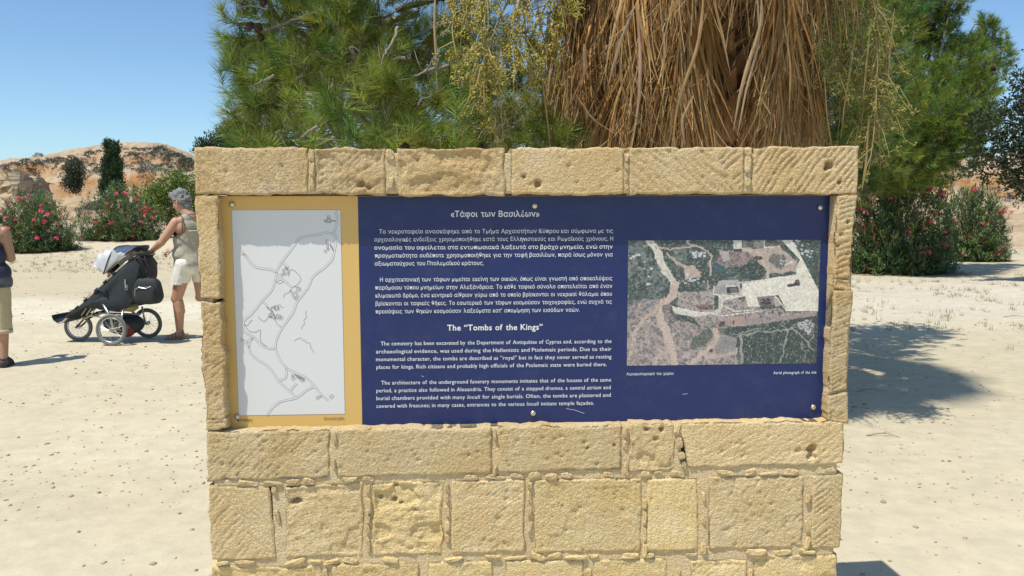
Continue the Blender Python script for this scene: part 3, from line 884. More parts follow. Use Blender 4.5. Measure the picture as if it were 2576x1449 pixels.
named = [(65, 402, 15, 1, 'grey round shrub on the skyline at the far left of the hill'), (97, 391, 11, 2, 'brownish shrub on the skyline left of the cypress'),
         (374, 436, 27, 0, 'largest grey shrub, halfway up the hill right of the cypress'), (78, 435, 22, 2, 'purplish dry shrub above the rock outcrop'), (85, 468, 24, 0, 'grey shrub in front of the layered rock outcrop'),
         (138, 378 + 22, 22, 0, 'pale grey spreading shrub below the crest left of the cypress'), (405, 374, 22, 1, 'green grey shrub on the crest of the hill near the wall'), (440, 388, 26, 1, 'dark scrub patch on the hill skyline by the wall corner'),
         (470, 402, 24, 1, 'dark scrub touching the wall corner on the skyline'), (262, 512, 0, 0, '')]
def put_scrub(px, py, wpx, kind, label, group=None, hf=None, D0=42, D1=97, seed=0):
    hp = hill_point(px, py, hf or hill_l, D0, D1)
    if hp is None: return
    s = wpx / FPX * hp[1]
    rr = random.Random(seed + px)
    o = link('dry_shrub', SCRUB[kind], None, (hp[0], hp[1], hp[2] - 0.1 * s), (0, 0, rr.uniform(0, 6.28)), (s, s, s * rr.uniform(0.8, 1.2)))
    tag(o, label, 'shrub', group)
for n_ in named[:-1]: put_scrub(n_[0], n_[1] + n_[2] * 0.5, n_[2], n_[3], n_[4])
rr_ = random.Random(5)
cnt = 0
used_pts = []
while cnt < 120:
    px = rr_.uniform(-60, 486); sk = np.interp(px, skyx, skyy)
    py = sk + 3 + 62 * rr_.random() ** 1.3
    if 250 < px < 315 or (px < 150 and py > 432) or (140 < px < 255 and py > 445): continue
    w = rr_.uniform(5, 10) * (1 + 1.0 * rr_.random() ** 3)
    if any(abs(px - a) < (w + c) * 0.6 and abs(py - b_) < (w + c) * 0.4 for a, b_, c in used_pts): continue
    used_pts.append((px, py, w))
    kd = rr_.randrange(4)
    zone = 'far left' if px < 120 else 'left of cypress' if px < 282 else 'right of cypress' if px < 400 else 'near the stone wall'
    band = 'on hill crest' if py < sk + 16 else 'half way up hill' if py < sk + 40 else 'low on hill slope'
    put_scrub(px, py + w * 0.3, w, kd, 'small %s shrub %s, %s' % (('grey-green', 'olive green', 'brownish', 'dark green')[kd], band, zone), 'small shrubs dotted over the hillside', seed=cnt)
    cnt += 1
for (px, py, w, k, lb) in [(2560, 505, 26, 0, 'grey dry shrub at the foot of the orange bank at the right edge'), (2500, 480, 14, 2, 'brown dry shrub on the orange bank behind the small oleander'), (2425, 455, 12, 1, 'small shrub on the orange bank behind the tall pine')]:
    put_scrub(px, py, w, k, lb, hf=hill_r, D0=34, D1=60)
# low scrub between the bushes and the hill, and loose boulders at right
for (px, py, D, w, lb) in [(240, 512, 40, 26, 'low dry brown shrub just left of the cypress foot'), (262, 502, 42, 20, 'low straw coloured shrub between cypress and outcrop'), (345, 510, 36, 22, 'dark low shrub between the oleander and the green bush')]:
    p = at(px, py + 8, D); s = w / FPX * D
    zz = float(ground_h(np.array([p[0]]), np.array([p[1]]))[0])
    o = link('dry_shrub', SCRUB[2], None, (p[0], p[1], max(zz, p[2]) - 0.05), (0, 0, px), (s, s, s * 0.7)); tag(o, lb, 'shrub')

def boulder(px, py, s, label, seed):
    rng = np.random.default_rng(seed)
    g = gnd(px, py)
    mb = MB(); mb.ball((0, 0, 0), (1, 0.8, 0.62), 18, 12)
    V, F = mb.arr()
    nn = vnoise(V[:, 0] * 1.3 + seed, V[:, 1] * 1.3, V[:, 2] * 1.3, seed); n2 = fbm(V[:, 0] * 4, V[:, 1] * 4, V[:, 2] * 4, 3, seed)
    V = V * (1 + 0.25 * np.round(nn * 2) / 2 + 0.1 * n2)[:, None] * s
    o = mk('boulder', V, F, M_hill, cols=np.tile([0.50, 0.40, 0.27], (len(V), 1)) * (1 + 0.2 * n2)[:, None], loc=(g[0], g[1], float(ground_h(g[0], g[1])) + 0.25 * s))
    tag(o, label, 'rock')
for k, (px, py, s, lb) in enumerate([(2552, 560, 0.35, 'pale boulder at the right edge beyond the small oleander'), (2545, 590, 0.22, 'smaller pale boulder at the right edge in front of the bank'), (2500, 545, 0.25, 'tan boulder behind the small oleander'), (2568, 575, 0.28, 'pale stone half cut by the right picture edge'),
        (215, 560, 0.3, 'flat pale stone between the two left oleanders')]):
    boulder(px, py, s, lb, 90 + k)

# ---- oleanders
def flower_proto():
    rng = np.random.default_rng(4)
    P, D_ = [], []
    n = 9
    c = rand_dirs(n, rng) * 0.06; c[:, 2] = np.abs(c[:, 2]) * 0.8
    V, F = [], []
    o = 0
    for k in range(n):
        up = unit(c[k] + np.array([0, 0, 0.03]))
        a = unit(np.cross(up, [1, 0.2, 0])); b = np.cross(up, a)
        for j in range(5):
            t = j * 2 * math.pi / 5 + k
            d = math.cos(t) * a + math.sin(t) * b; s = -math.sin(t) * a + math.cos(t) * b
            q = c[k]
            V += [q, q + d * 0.02 - s * 0.013 + up * 0.006, q + d * 0.032 + up * 0.004, q + d * 0.02 + s * 0.013 + up * 0.006]
            F.append((o, o + 1, o + 2, o + 3)); o += 4
    return mesh_data('flower_cluster', V, F, M_petal)
FLOWER = flower_proto()

def oleander(spec, flowers, nleaf_sh=620):
    rng = np.random.default_rng(spec['seed'] + 100)
    cx, cy = spec['c']; R, H = spec['R'], spec['H']
    gz = float(ground_h(np.array([cx]), np.array([cy]))[0])
    root = empty('oleander_bush', (cx, cy, gz)); tag(root, spec['label'], 'bush', 'pink flowering oleanders')
    # stems: many canes from the base, leaning out
    ns = nleaf_sh
    phi = rng.random(ns) * 6.283
    # end points filling a wide dome
    u = rng.random(ns)
    d = rand_dirs(ns, rng); d[:, 2] = np.abs(d[:, 2]) * 1.0
    shell = (1 - 0.5 * rng.random(ns) ** 2.0)
    lump = 1 + 0.20 * vnoise(d[:, 0] * 2.4 + spec['seed'] * 5, d[:, 1] * 2.4, d[:, 2] * 2.4, 3)
    E = np.stack([d[:, 0] * R, d[:, 1] * R * 0.8, d[:, 2] * (H - 0.18) + 0.08], 1) * (shell * lump)[:, None]
    low = rng.random(ns) < 0.25
    E[low, 2] *= 0.3
    E[:, 2] *= 1.04
    E[:, 2] = np.maximum(E[:, 2], 0.06)
    SD = unit(np.stack([d[:, 0] * 0.55, d[:, 1] * 0.55, 0.5 + 0.5 * d[:, 2]], 1) + 0.35 * rng.normal(size=(ns, 3)))
    per = 20
    t = rng.random((ns, per))
    P = E[:, None] - SD[:, None] * (0.34 * (1 - t))[..., None]
    rd = rand_dirs(ns * per, rng).reshape(ns, per, 3)
    Dr = unit(SD[:, None] * (0.35 + 0.5 * t[..., None]) + rd * 0.85 + np.array([0, 0, 0.1]))
    ln = rng.uniform(0.09, 0.17, ns * per); w = ln * 0.19
    V, F = diamonds(P.reshape(-1, 3), Dr.reshape(-1, 3), ln, w, rng, up=np.array([0, 0, 1.0]))
    V[:, 2] = np.maximum(V[:, 2], 0.01)
    hue = rng.random((ns, 1))
    tint = np.where(hue < 0.07, np.array([[2.6, 1.0, 1.0]]), np.where(hue > 0.9, np.array([[1.9, 1.7, 1.2]]), np.array([[1.0, 1.0, 1.0]]))) * rng.uniform(0.7, 1.3, (ns, 1))
    C = np.repeat((tint[:, None] * rng.uniform(0.75, 1.25, (ns, per, 1))).reshape(-1, 3), 4, 0)
    o = mk('foliage', V, F, M_leaf, root, cols=C); o['kind'] = 'stuff'
    mb = MB()
    for k in range(0, ns, 9):
        b0 = np.array([E[k, 0] * 0.18, E[k, 1] * 0.18, 0.0])
        m = b0 * 0.4 + E[k] * 0.6; m[2] += 0.1
        mb.tube([b0, b0 * 0.7 + m * 0.3 + [0, 0, 0.15], m, E[k]], [0.011, 0.009, 0.007, 0.004], 4, cap=False)
    mb.build('stems', M_twig_wood, root)['kind'] = 'stuff'
    for (px, py, sc) in flowers:
        # on the camera-side surface of the dome
        dr = ray(px, py); Yc = cy
        best = None
        for D in np.linspace(cy - 0.9 * R, cy + 0.3 * R, 30):
            q = EYE + dr * D / dr[1] - np.array([cx, cy, gz])
            v = math.sqrt((q[0] / R) ** 2 + (q[1] / (R * 0.8)) ** 2 + (max(q[2], 0) / H) ** 2)
            if best is None or v < best[0] - 1e-6:
                best = (v, q)
            if v <= 1.07: best = (0, q); break
        q = best[1]
        f = link('flower_cluster', FLOWER, root, q, (rng.uniform(-0.4, 0.9), rng.uniform(-0.3, 0.3), rng.random() * 6), (sc * 0.85, sc * 0.85, sc * 0.85))

def P2(lst, x0, y0, s): return [(x0 + x * s, y0 + y * s, k) for x, y, k in lst]
# flower positions read from the enlarged photograph (crop px -> photo px)
s1 = 800 / 2318 * 0.629
fl = [(210, 855, 1.5), (330, 812, 1.0), (465, 940, 1.4), (480, 1000, 1.6), (560, 1040, 1.6), (75, 1075, 1.3), (180, 1105, 1.0), (395, 1100, 1.0), (100, 1200, 1.5), (420, 1315, 1.7), (650, 1320, 1.5), (95, 900, 1.0), (520, 1125, 1.2), (310, 850, 0.8), (20, 1000, 1.0)]
s2 = [(1360, 790, 1.5), (1445, 792, 1.5), (1060, 855, 1.3), (1250, 915, 1.3), (1590, 870, 1.4), (925, 1030, 1.2), (1045, 1025, 1.3), (1690, 1010, 1.7), (1680, 960, 1.3), (1725, 965, 1.1), (1765, 1085, 1.6), (1640, 1125, 1.3), (1105, 1140, 1.3), (1285, 1145, 1.5), (1790, 1005, 1.0), (1690, 1040, 1.4), (1555, 1150, 0.7), (1190, 990, 0.7), (1640, 985, 1.1), (950, 1320, 0.7), (1540, 1290, 0.9)]
s3x, s3 = 3200 * 0.629, 896 / 1082 * 0.629
g3 = [(460, 868, 1.7), (485, 872, 1.5), (515, 868, 1.5), (572, 895, 1.7), (578, 925, 1.4), (610, 912, 1.8), (630, 908, 1.5), (680, 935, 1.5), (385, 898, 1.5), (365, 912, 1.3), (437, 898, 1.1), (330, 990, 1.2), (293, 1010, 1.1), (318, 1028, 1.2), (650, 1040, 1.2), (630, 1072, 1.2), (440, 960, 0.9), (592, 1222, 0.9), (625, 1217, 0.8), (708, 1185, 0.9), (702, 1122, 0.8), (530, 1120, 0.7), (475, 915, 0.9), (305, 1090, 0.7)]
g4 = [(843, 920, 1.7), (970, 1022, 1.5), (985, 1020, 1.3), (1018, 1028, 1.3), (745, 1062, 1.1), (880, 1080, 0.9), (788, 1222, 0.9), (690, 1245, 0.8), (995, 1200, 0.6), (960, 1230, 0.7)]
oleander(OL[0], P2(fl, 0, 500 * 0.629, s1), 1100)
oleander(OL[1], P2(s2, 0, 500 * 0.629, s1), 1050)
oleander(OL[2], P2(g3, s3x, 0, s3), 1600)
oleander(OL[3], P2(g4, s3x, 0, s3), 1050)

# ================================================================== FAN PALM WITH A SKIRT OF DEAD FRONDS
M_dead = leafy('dead_frond', (1, 1, 1), trans=0.18, rough=0.7, spec=0.2)
M_palmgreen = leafy('palm_frond_green', (0.07, 0.12, 0.03), trans=0.25)
M_boot = tinted('palm_boots', noise=0.35, scale=25.0, bump=0.006, bscale=60.0)
M_fruit = leafy('palm_fruit', (1, 1, 1), trans=0.15, rough=0.5)

def strips(paths, widths, ref):
    """paths (n, k, 3) -> ribbons; widths (n, k); one quad per step, slightly creased"""
    n, k, _ = paths.shape
    T = np.gradient(paths, axis=1); T = unit(T)
    S = unit(np.cross(T, ref[:, None, :]))
    a = paths - S * widths[..., None] / 2; b = paths + S * widths[..., None] / 2
    V = np.stack([a, b], 2).reshape(n * k * 2, 3)
    i = (np.arange(n) * k * 2)[:, None] + (np.arange(k - 1) * 2)[None]
    F = np.stack([i, i + 1, i + 3, i + 2], -1).reshape(-1, 4)
    return V, F

def dead_frond_proto(seed, L=1.05, n=52):
    """hanging folded fan: petiole comes out along +X from the origin, then the blade falls along -Z"""
    rng = np.random.default_rng(seed)
    pet = rng.uniform(0.45, 0.75)
    k = 9
    t = np.linspace(0, 1, k)
    spread = np.linspace(-1, 1, n) + rng.normal(0, 0.06, n)
    root = np.array([pet, 0, -0.18 * pet])
    ang = spread * rng.uniform(0.16, 0.30)
    fall = np.stack([0.10 * rng.normal(size=n) * 0.8 + 0.02, np.sin(ang), -np.cos(ang)], 1)
    Ls = L * (1 - 0.25 * np.abs(spread)) * rng.uniform(0.75, 1.08, n)
    p = root + fall[:, None] * (Ls[:, None] * t[None])[..., None]
    # bent over at the top and slightly wavy, ends frayed
    p[..., 0] += 0.10 * np.sin(t * 2.6)[None] * (1 - np.abs(spread))[:, None] + (0.03 * rng.normal(size=n))[:, None] * t ** 2
    p[..., 1] += (0.06 * rng.normal(size=n))[:, None] * t ** 2 + 0.012 * np.sin(t[None] * 7 + rng.random(n)[:, None] * 6)
    w = 0.0165 * np.interp(t, [0, 0.25, 0.6, 1], [0.55, 1.0, 0.6, 0.12])[None] * rng.uniform(0.7, 1.25, n)[:, None]
    V, F = strips(p, w, unit(np.stack([np.ones(n), 0.9 * rng.normal(size=n), 0 * spread], 1)))
    base = np.array([[0.40, 0.245, 0.105], [0.31, 0.175, 0.072], [0.50, 0.345, 0.165], [0.27, 0.14, 0.055], [0.42, 0.33, 0.20]])
    c = base[rng.integers(0, 5, n)] * rng.uniform(0.7, 1.2, (n, 1)) * rng.uniform(0.85, 1.2) * np.array([[1.22, 1.09, 0.82]])
    C = np.repeat(c[:, None], k * 2, 1)
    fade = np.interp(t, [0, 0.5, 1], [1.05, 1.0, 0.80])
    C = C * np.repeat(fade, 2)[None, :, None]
    C = C.reshape(-1, 3)
    # fine loose fibres at the ends
    m = 80
    fi = rng.integers(0, n, m); tt = rng.uniform(0.5, 0.98, m)
    st = p[fi, (tt * (k - 1)).astype(int)]
    q = np.linspace(0, 1, 4)
    fp = st[:, None] + np.array([0, 0, -1.0]) * (q[None] * rng.uniform(0.12, 0.35, m)[:, None])[..., None] + (rng.normal(0, 0.07, (m, 1, 3)) * q[None, :, None] ** 1.5)
    V2, F2 = strips(fp, np.full((m, 4), 0.0042), unit(rng.normal(size=(m, 3))))
    V = np.concatenate([V, V2]); F = np.concatenate([F, F2 + n * k * 2])
    C = np.concatenate([C, np.tile([0.42, 0.28, 0.13], (len(V2), 1))])
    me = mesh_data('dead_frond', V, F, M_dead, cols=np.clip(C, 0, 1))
    # petiole
    mb = MB()
    tp = np.array([[0, 0, 0.02], [pet * 0.4, 0, 0.02], [pet * 0.8, 0, -0.06], root])
    mb.tube(tp, [0.02, 0.016, 0.013, 0.012], 6, sq=0.5)
    V, F = mb.arr()
    me2 = mesh_data('petiole', V, F, M_dead, cols=np.tile([0.5, 0.36, 0.2], (len(V), 1)))
    return me, me2

def live_frond_proto(seed):
    rng = np.random.default_rng(seed)
    n, k = 46, 6
    th = np.linspace(-2.0, 2.0, n)
    t = np.linspace(0, 1, k)
    pet = 0.9
    L = 0.85 * (1 - 0.12 * np.abs(th))
    p = np.array([pet, 0, 0.25]) + np.stack([np.cos(th), np.sin(th), 0 * th], 1)[:, None] * (L[:, None] * t[None])[..., None]
    p[..., 2] += -0.25 * (t[None] ** 2) * L[:, None] * (1 + 0.3 * rng.random(n)[:, None]) + 0.12 * t[None] * np.cos(th)[:, None]
    w = 0.045 * np.interp(t, [0, 0.45, 1], [0.6, 1.0, 0.08])[None] * np.ones((n, 1))
    V, F = strips(p, w, unit(np.stack([0 * th, 0 * th + 0.4 * (-1) ** np.arange(n), 0 * th + 1], 1)))
    me = mesh_data('live_frond', V, F, M_palmgreen, cols=np.tile([1, 1, 1], (len(V), 1)) * rng.uniform(0.8, 1.2))
    mb = MB(); mb.tube([[0, 0, 0], [0.45, 0, 0.2], [pet, 0, 0.25]], [0.03, 0.02, 0.015], 6, sq=0.5)
    V, F = mb.arr()
    return me, mesh_data('petiole', V, F, M_palmgreen, cols=np.tile([1.6, 1.6, 1.2], (len(V), 1)))

def build_palm():
    rng = np.random.default_rng(17)
    b = at(1775, 400, 6.1); base = np.array([b[0], b[1], 0.0])
    root = empty('fan_palm', base)
    tag(root, 'fan palm with a thick brown skirt of dead fronds hanging behind the stone wall', 'palm tree')
    H = 4.9
    mb = MB()
    z = np.linspace(-0.1, H, 30)
    mb.tube(np.stack([0.03 * np.sin(z), 0 * z, z], 1), 0.235 + 0.03 * np.cos(z * 2) , 20)
    V, F = mb.arr()
    mk('trunk', V, F, M_boot, root, True, cols=np.tile([0.20, 0.12, 0.07], (len(V), 1)))
    # old leaf bases in a criss-cross spiral, each a pointed shield
    n, m = 9, 7
    def boot_mesh(seed):
        r2 = np.random.default_rng(seed)
        u = np.linspace(-1, 1, n); v = np.linspace(0, 1, m)
        U, Vv = np.meshgrid(u, v)
        wd = 0.085 * (1 - 0.75 * Vv ** 1.5)
        X = 0.035 + 0.075 * Vv ** 0.8 - 0.035 * U ** 2 * (1 - Vv * 0.5) + r2.normal(0, 0.003, U.shape)
        Y = U * wd
        Z = Vv * 0.17 - 0.03 * U ** 2 + 0.02 * r2.normal() * Vv
        P = np.stack([X, Y, Z], -1).reshape(-1, 3)
        Q = P.copy(); Q[:, 0] -= 0.028
        i = np.arange(m - 1)[:, None] * n; j = np.arange(n - 1)[None]
        f = np.stack([i + j, i + j + 1, i + n + j + 1, i + n + j], -1).reshape(-1, 4)
        N = n * m
        rim = [k for k in range(n)] + [k * n + n - 1 for k in range(1, m)] + [(m - 1) * n + k for k in range(n - 2, -1, -1)] + [k * n for k in range(m - 2, 0, -1)]
        f2 = np.array([[rim[k], rim[(k + 1) % len(rim)], rim[(k + 1) % len(rim)] + N, rim[k] + N] for k in range(len(rim))])
        FF = np.concatenate([f, f[:, ::-1] + N, f2])
        VV = np.concatenate([P, Q])
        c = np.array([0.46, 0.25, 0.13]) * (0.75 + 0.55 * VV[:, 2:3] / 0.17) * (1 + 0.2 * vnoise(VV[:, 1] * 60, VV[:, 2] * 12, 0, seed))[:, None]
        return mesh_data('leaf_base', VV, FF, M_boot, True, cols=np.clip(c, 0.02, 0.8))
    boots = [boot_mesh(s) for s in range(5)]
    k = 0
    zz = 1.55
    while zz < 3.3:
        for j in range(8):
            a = (j + 0.5 * (k % 2)) * 2 * math.pi / 8 + rng.normal(0, 0.05)
            s = rng.uniform(0.85, 1.15)
            link('leaf_base', boots[rng.integers(0, 5)], root, (0.205 * math.cos(a), 0.205 * math.sin(a), zz + rng.normal(0, 0.008)), (rng.normal(0, 0.08), rng.normal(0, 0.1), a), (s, s, s))
        zz += 0.095; k += 1
    protos = [dead_frond_proto(s) for s in range(10)]
    # skirt: attached between z 2.9 and 4.8; shorter and lifted on the camera side where the boots show
    N = 150
    for i in range(N):
        za = 2.75 + 2.1 * (i / N) + rng.normal(0, 0.05)
        a = (i * 2.399963) % (2 * math.pi)
        deg = math.degrees(a) % 360      # -90 (270) faces the camera
        da = abs((deg - 270 + 180) % 360 - 180)
        sc = rng.uniform(0.85, 1.12)
        # gap in the skirt in front of the trunk
        if za < 3.72 and abs(((deg - 271) + 180) % 360 - 180) < 19: continue
        right = max(0.0, math.cos(a))
        me, me2 = protos[rng.integers(0, 10)]
        out = 0.14
        tilt = rng.normal(0.0, 0.10) + 0.10 * (za - 2.7)
        o = link('dead_frond', me, root, (out * math.cos(a), out * math.sin(a), za + base[2]), (rng.normal(0, 0.09), tilt * -0.5, a), (sc * rng.uniform(0.8, 1.08) * (1 - 0.30 * right + 0.18 * max(0.0, -math.cos(a))), sc * 1.05, sc * (1 - 0.12 * right)))
        link('petiole', me2, o)
    # longer strands on the camera's left side, hanging down to the wall top
    for i in range(26):
        a = math.radians(rng.uniform(185, 246)); za = rng.uniform(2.75, 3.3)
        me, me2 = protos[rng.integers(0, 10)]
        s = rng.uniform(0.95, 1.2)
        o = link('dead_frond', me, root, (0.12 * math.cos(a), 0.12 * math.sin(a), za), (rng.normal(0, 0.1), rng.normal(0, 0.08), a), (s * rng.uniform(0.4, 0.95), s, s * 1.1)); link('petiole', me2, o)
    for i in range(4):
        a = math.radians(rng.uniform(296, 350)); za = rng.uniform(2.85, 3.2)
        me, me2 = protos[rng.integers(0, 10)]
        s = rng.uniform(0.85, 1.0)
        o = link('dead_frond', me, root, (0.12 * math.cos(a), 0.12 * math.sin(a), za), (rng.normal(0, 0.1), rng.normal(0, 0.08), a), (s * rng.uniform(0.5, 0.95), s, s)); link('petiole', me2, o)
    lp = [live_frond_proto(s) for s in range(4)]
    for i in range(30):
        a = i * 2.399963; t = i / 30
        el = math.radians(-22 + 92 * t)
        me, me2 = lp[i % 4]
        o = link('live_frond', me, root, (0.12 * math.cos(a), 0.12 * math.sin(a), 4.70 + 0.3 * t), (0, -el, a), (0.80, 0.70, 0.80)); link('petiole', me2, o)

    # ---- flower and fruit stalks arching out of the crown and hanging beyond the skirt
    def stalk(pts, seed, berries=True, dens=1.0, cyellow=(0.50, 0.42, 0.10), blen=0.26):
        r2 = np.random.default_rng(seed)
        P = np.array([at(*q) - base for q in pts])
        t = np.linspace(0, len(P) - 1, 22)
        Q = np.stack([np.interp(t, np.arange(len(P)), P[:, j]) for j in range(3)], 1)
        for _ in range(2): Q[1:-1] = (Q[:-2] + Q[1:-1] * 2 + Q[2:]) / 4
        m_ = MB(); m_.tube(Q, np.linspace(0.010, 0.003, len(Q)), 6)
        V, F = m_.arr()
        o = mk('fruit_stalk', V, F, M_dead, root, True, cols=np.tile([0.45, 0.36, 0.17], (len(V), 1)))
        # branchlets with round fruit
        nb = int(24 * dens)
        AV, AF, AC = [], [], []
        off = 0
        ms = MB()
        C, S = [], []
        for i in range(nb):
            kk = r2.uniform(0.25, 1) * (len(Q) - 1); q0 = Q[int(kk)]
            d = unit(np.array([r2.normal(), r2.normal(), -0.9 - r2.random()]))
            L = blen * r2.uniform(0.5, 1.15)
            e = q0 + d * L + np.array([0, 0, -0.05])
            ms.tube([q0, q0 + d * L * 0.5 + [0, 0, 0.02], e], [0.004, 0.003, 0.0015], 4, cap=False)
            for j in range(4):
                f0 = q0 + (e - q0) * r2.uniform(0.2, 1.0)
                d2 = unit(np.array([r2.normal(), r2.normal(), -0.6 + 0.6 * r2.normal()])) * r2.uniform(0.03, 0.09)
                ms.tube([f0, f0 + d2], [0.002, 0.001], 3, cap=False)
                if berries:
                    for b_ in range(9):
                        C.append(f0 + d2 * r2.uniform(0.1, 1.1) + r2.normal(0, 0.006, 3)); S.append(r2.uniform(0.0045, 0.0075))
        V, F = ms.arr()
        mk('branchlets', V, F, M_dead, o, cols=np.tile([0.40, 0.35, 0.14], (len(V), 1)))['kind'] = 'stuff'
        if C:
            V, F = scatter_balls(np.array(C), np.array(S), r2, 0.12, 1.0)
            c = np.array(cyellow)[None] * r2.uniform(0.6, 1.25, (len(C), 1)) * np.array([1, 1, 1])
            mk('fruit', V, F, M_fruit, o, True, cols=np.repeat(c, 12, 0))['kind'] = 'stuff'
    S = 0
    left = [
        ([(1500, -260, 5.6), (1330, -200, 5.2), (1230, -60, 5.0), (1215, 90, 4.95), (1220, 175, 4.95)], 1.6, 1),
        ([(1520, -250, 5.6), (1300, -180, 5.4), (1160, -60, 5.3), (1135, 70, 5.25), (1150, 150, 5.2)], 1.2, 1),
        ([(1500, -240, 5.6), (1350, -120, 5.2), (1245, 60, 5.1), (1215, 200, 5.1), (1200, 290, 5.1)], 1.3, 1),
        ([(1540, -240, 5.6), (1400, -160, 5.2), (1310, -20, 5.1), (1290, 60, 5.0), (1280, 130, 5.0)], 1.8, 1),
        ([(1540, -200, 5.6), (1420, -80, 5.3), (1340, 80, 5.2), (1330, 160, 5.2)], 1.3, 1),
        ([(1500, -200, 5.7), (1330, -60, 5.4), (1265, 130, 5.3), (1250, 270, 5.3), (1240, 330, 5.3)], 1.0, 0),
        ([(1540, -200, 5.7), (1440, -60, 5.3), (1380, 60, 5.2), (1370, 140, 5.2)], 1.2, 1),
        ([(1500, -150, 5.8), (1330, -10, 5.5), (1290, 200, 5.4), (1300, 330, 5.4)], 0.9, 0),
        ([(1480, -240, 5.6), (1280, -170, 5.2), (1180, -30, 5.15), (1165, 60, 5.1)], 1.2, 1)]
    right = [
        ([(2000, -250, 5.6), (2130, -160, 5.5), (2200, 0, 5.5), (2215, 140, 5.5), (2195, 230, 5.5)], 1.3, 1),
        ([(2000, -250, 5.6), (2160, -140, 5.6), (2225, 60, 5.6), (2230, 200, 5.6), (2225, 290, 5.6)], 1.3, 1),
        ([(1980, -250, 5.6), (2090, -120, 5.6), (2130, 40, 5.6), (2140, 160, 5.6)], 1.6, 1),
        ([(1980, -230, 5.6), (2070, -100, 5.6), (2090, 60, 5.6), (2095, 200, 5.6)], 1.6, 1),
        ([(2000, -250, 5.7), (2140, -100, 5.7), (2170, 120, 5.7), (2175, 250, 5.7), (2165, 330, 5.7)], 1.5, 1),
        ([(2000, -250, 5.6), (2170, -100, 5.55), (2210, 120, 5.5), (2200, 330, 5.5), (2185, 430, 5.5)], 1.0, 1),
        ([(1960, -220, 5.7), (2060, -80, 5.8), (2110, 160, 5.8), (2120, 300, 5.8)], 1.4, 1),
        ([(1960, -220, 5.7), (2040, -80, 5.9), (2070, 200, 5.9), (2075, 310, 5.9)], 1.2, 1)]
    for pts, dn, bz in left: S += 1; stalk(pts, 200 + S, bool(bz), dn, (0.50, 0.42, 0.085) if bz else (0.4, 0.3, 0.2), 0.2)
    for pts, dn, bz in right: S += 1; stalk(pts, 200 + S, bool(bz), dn * 0.8, (0.36, 0.32, 0.085), 0.24)

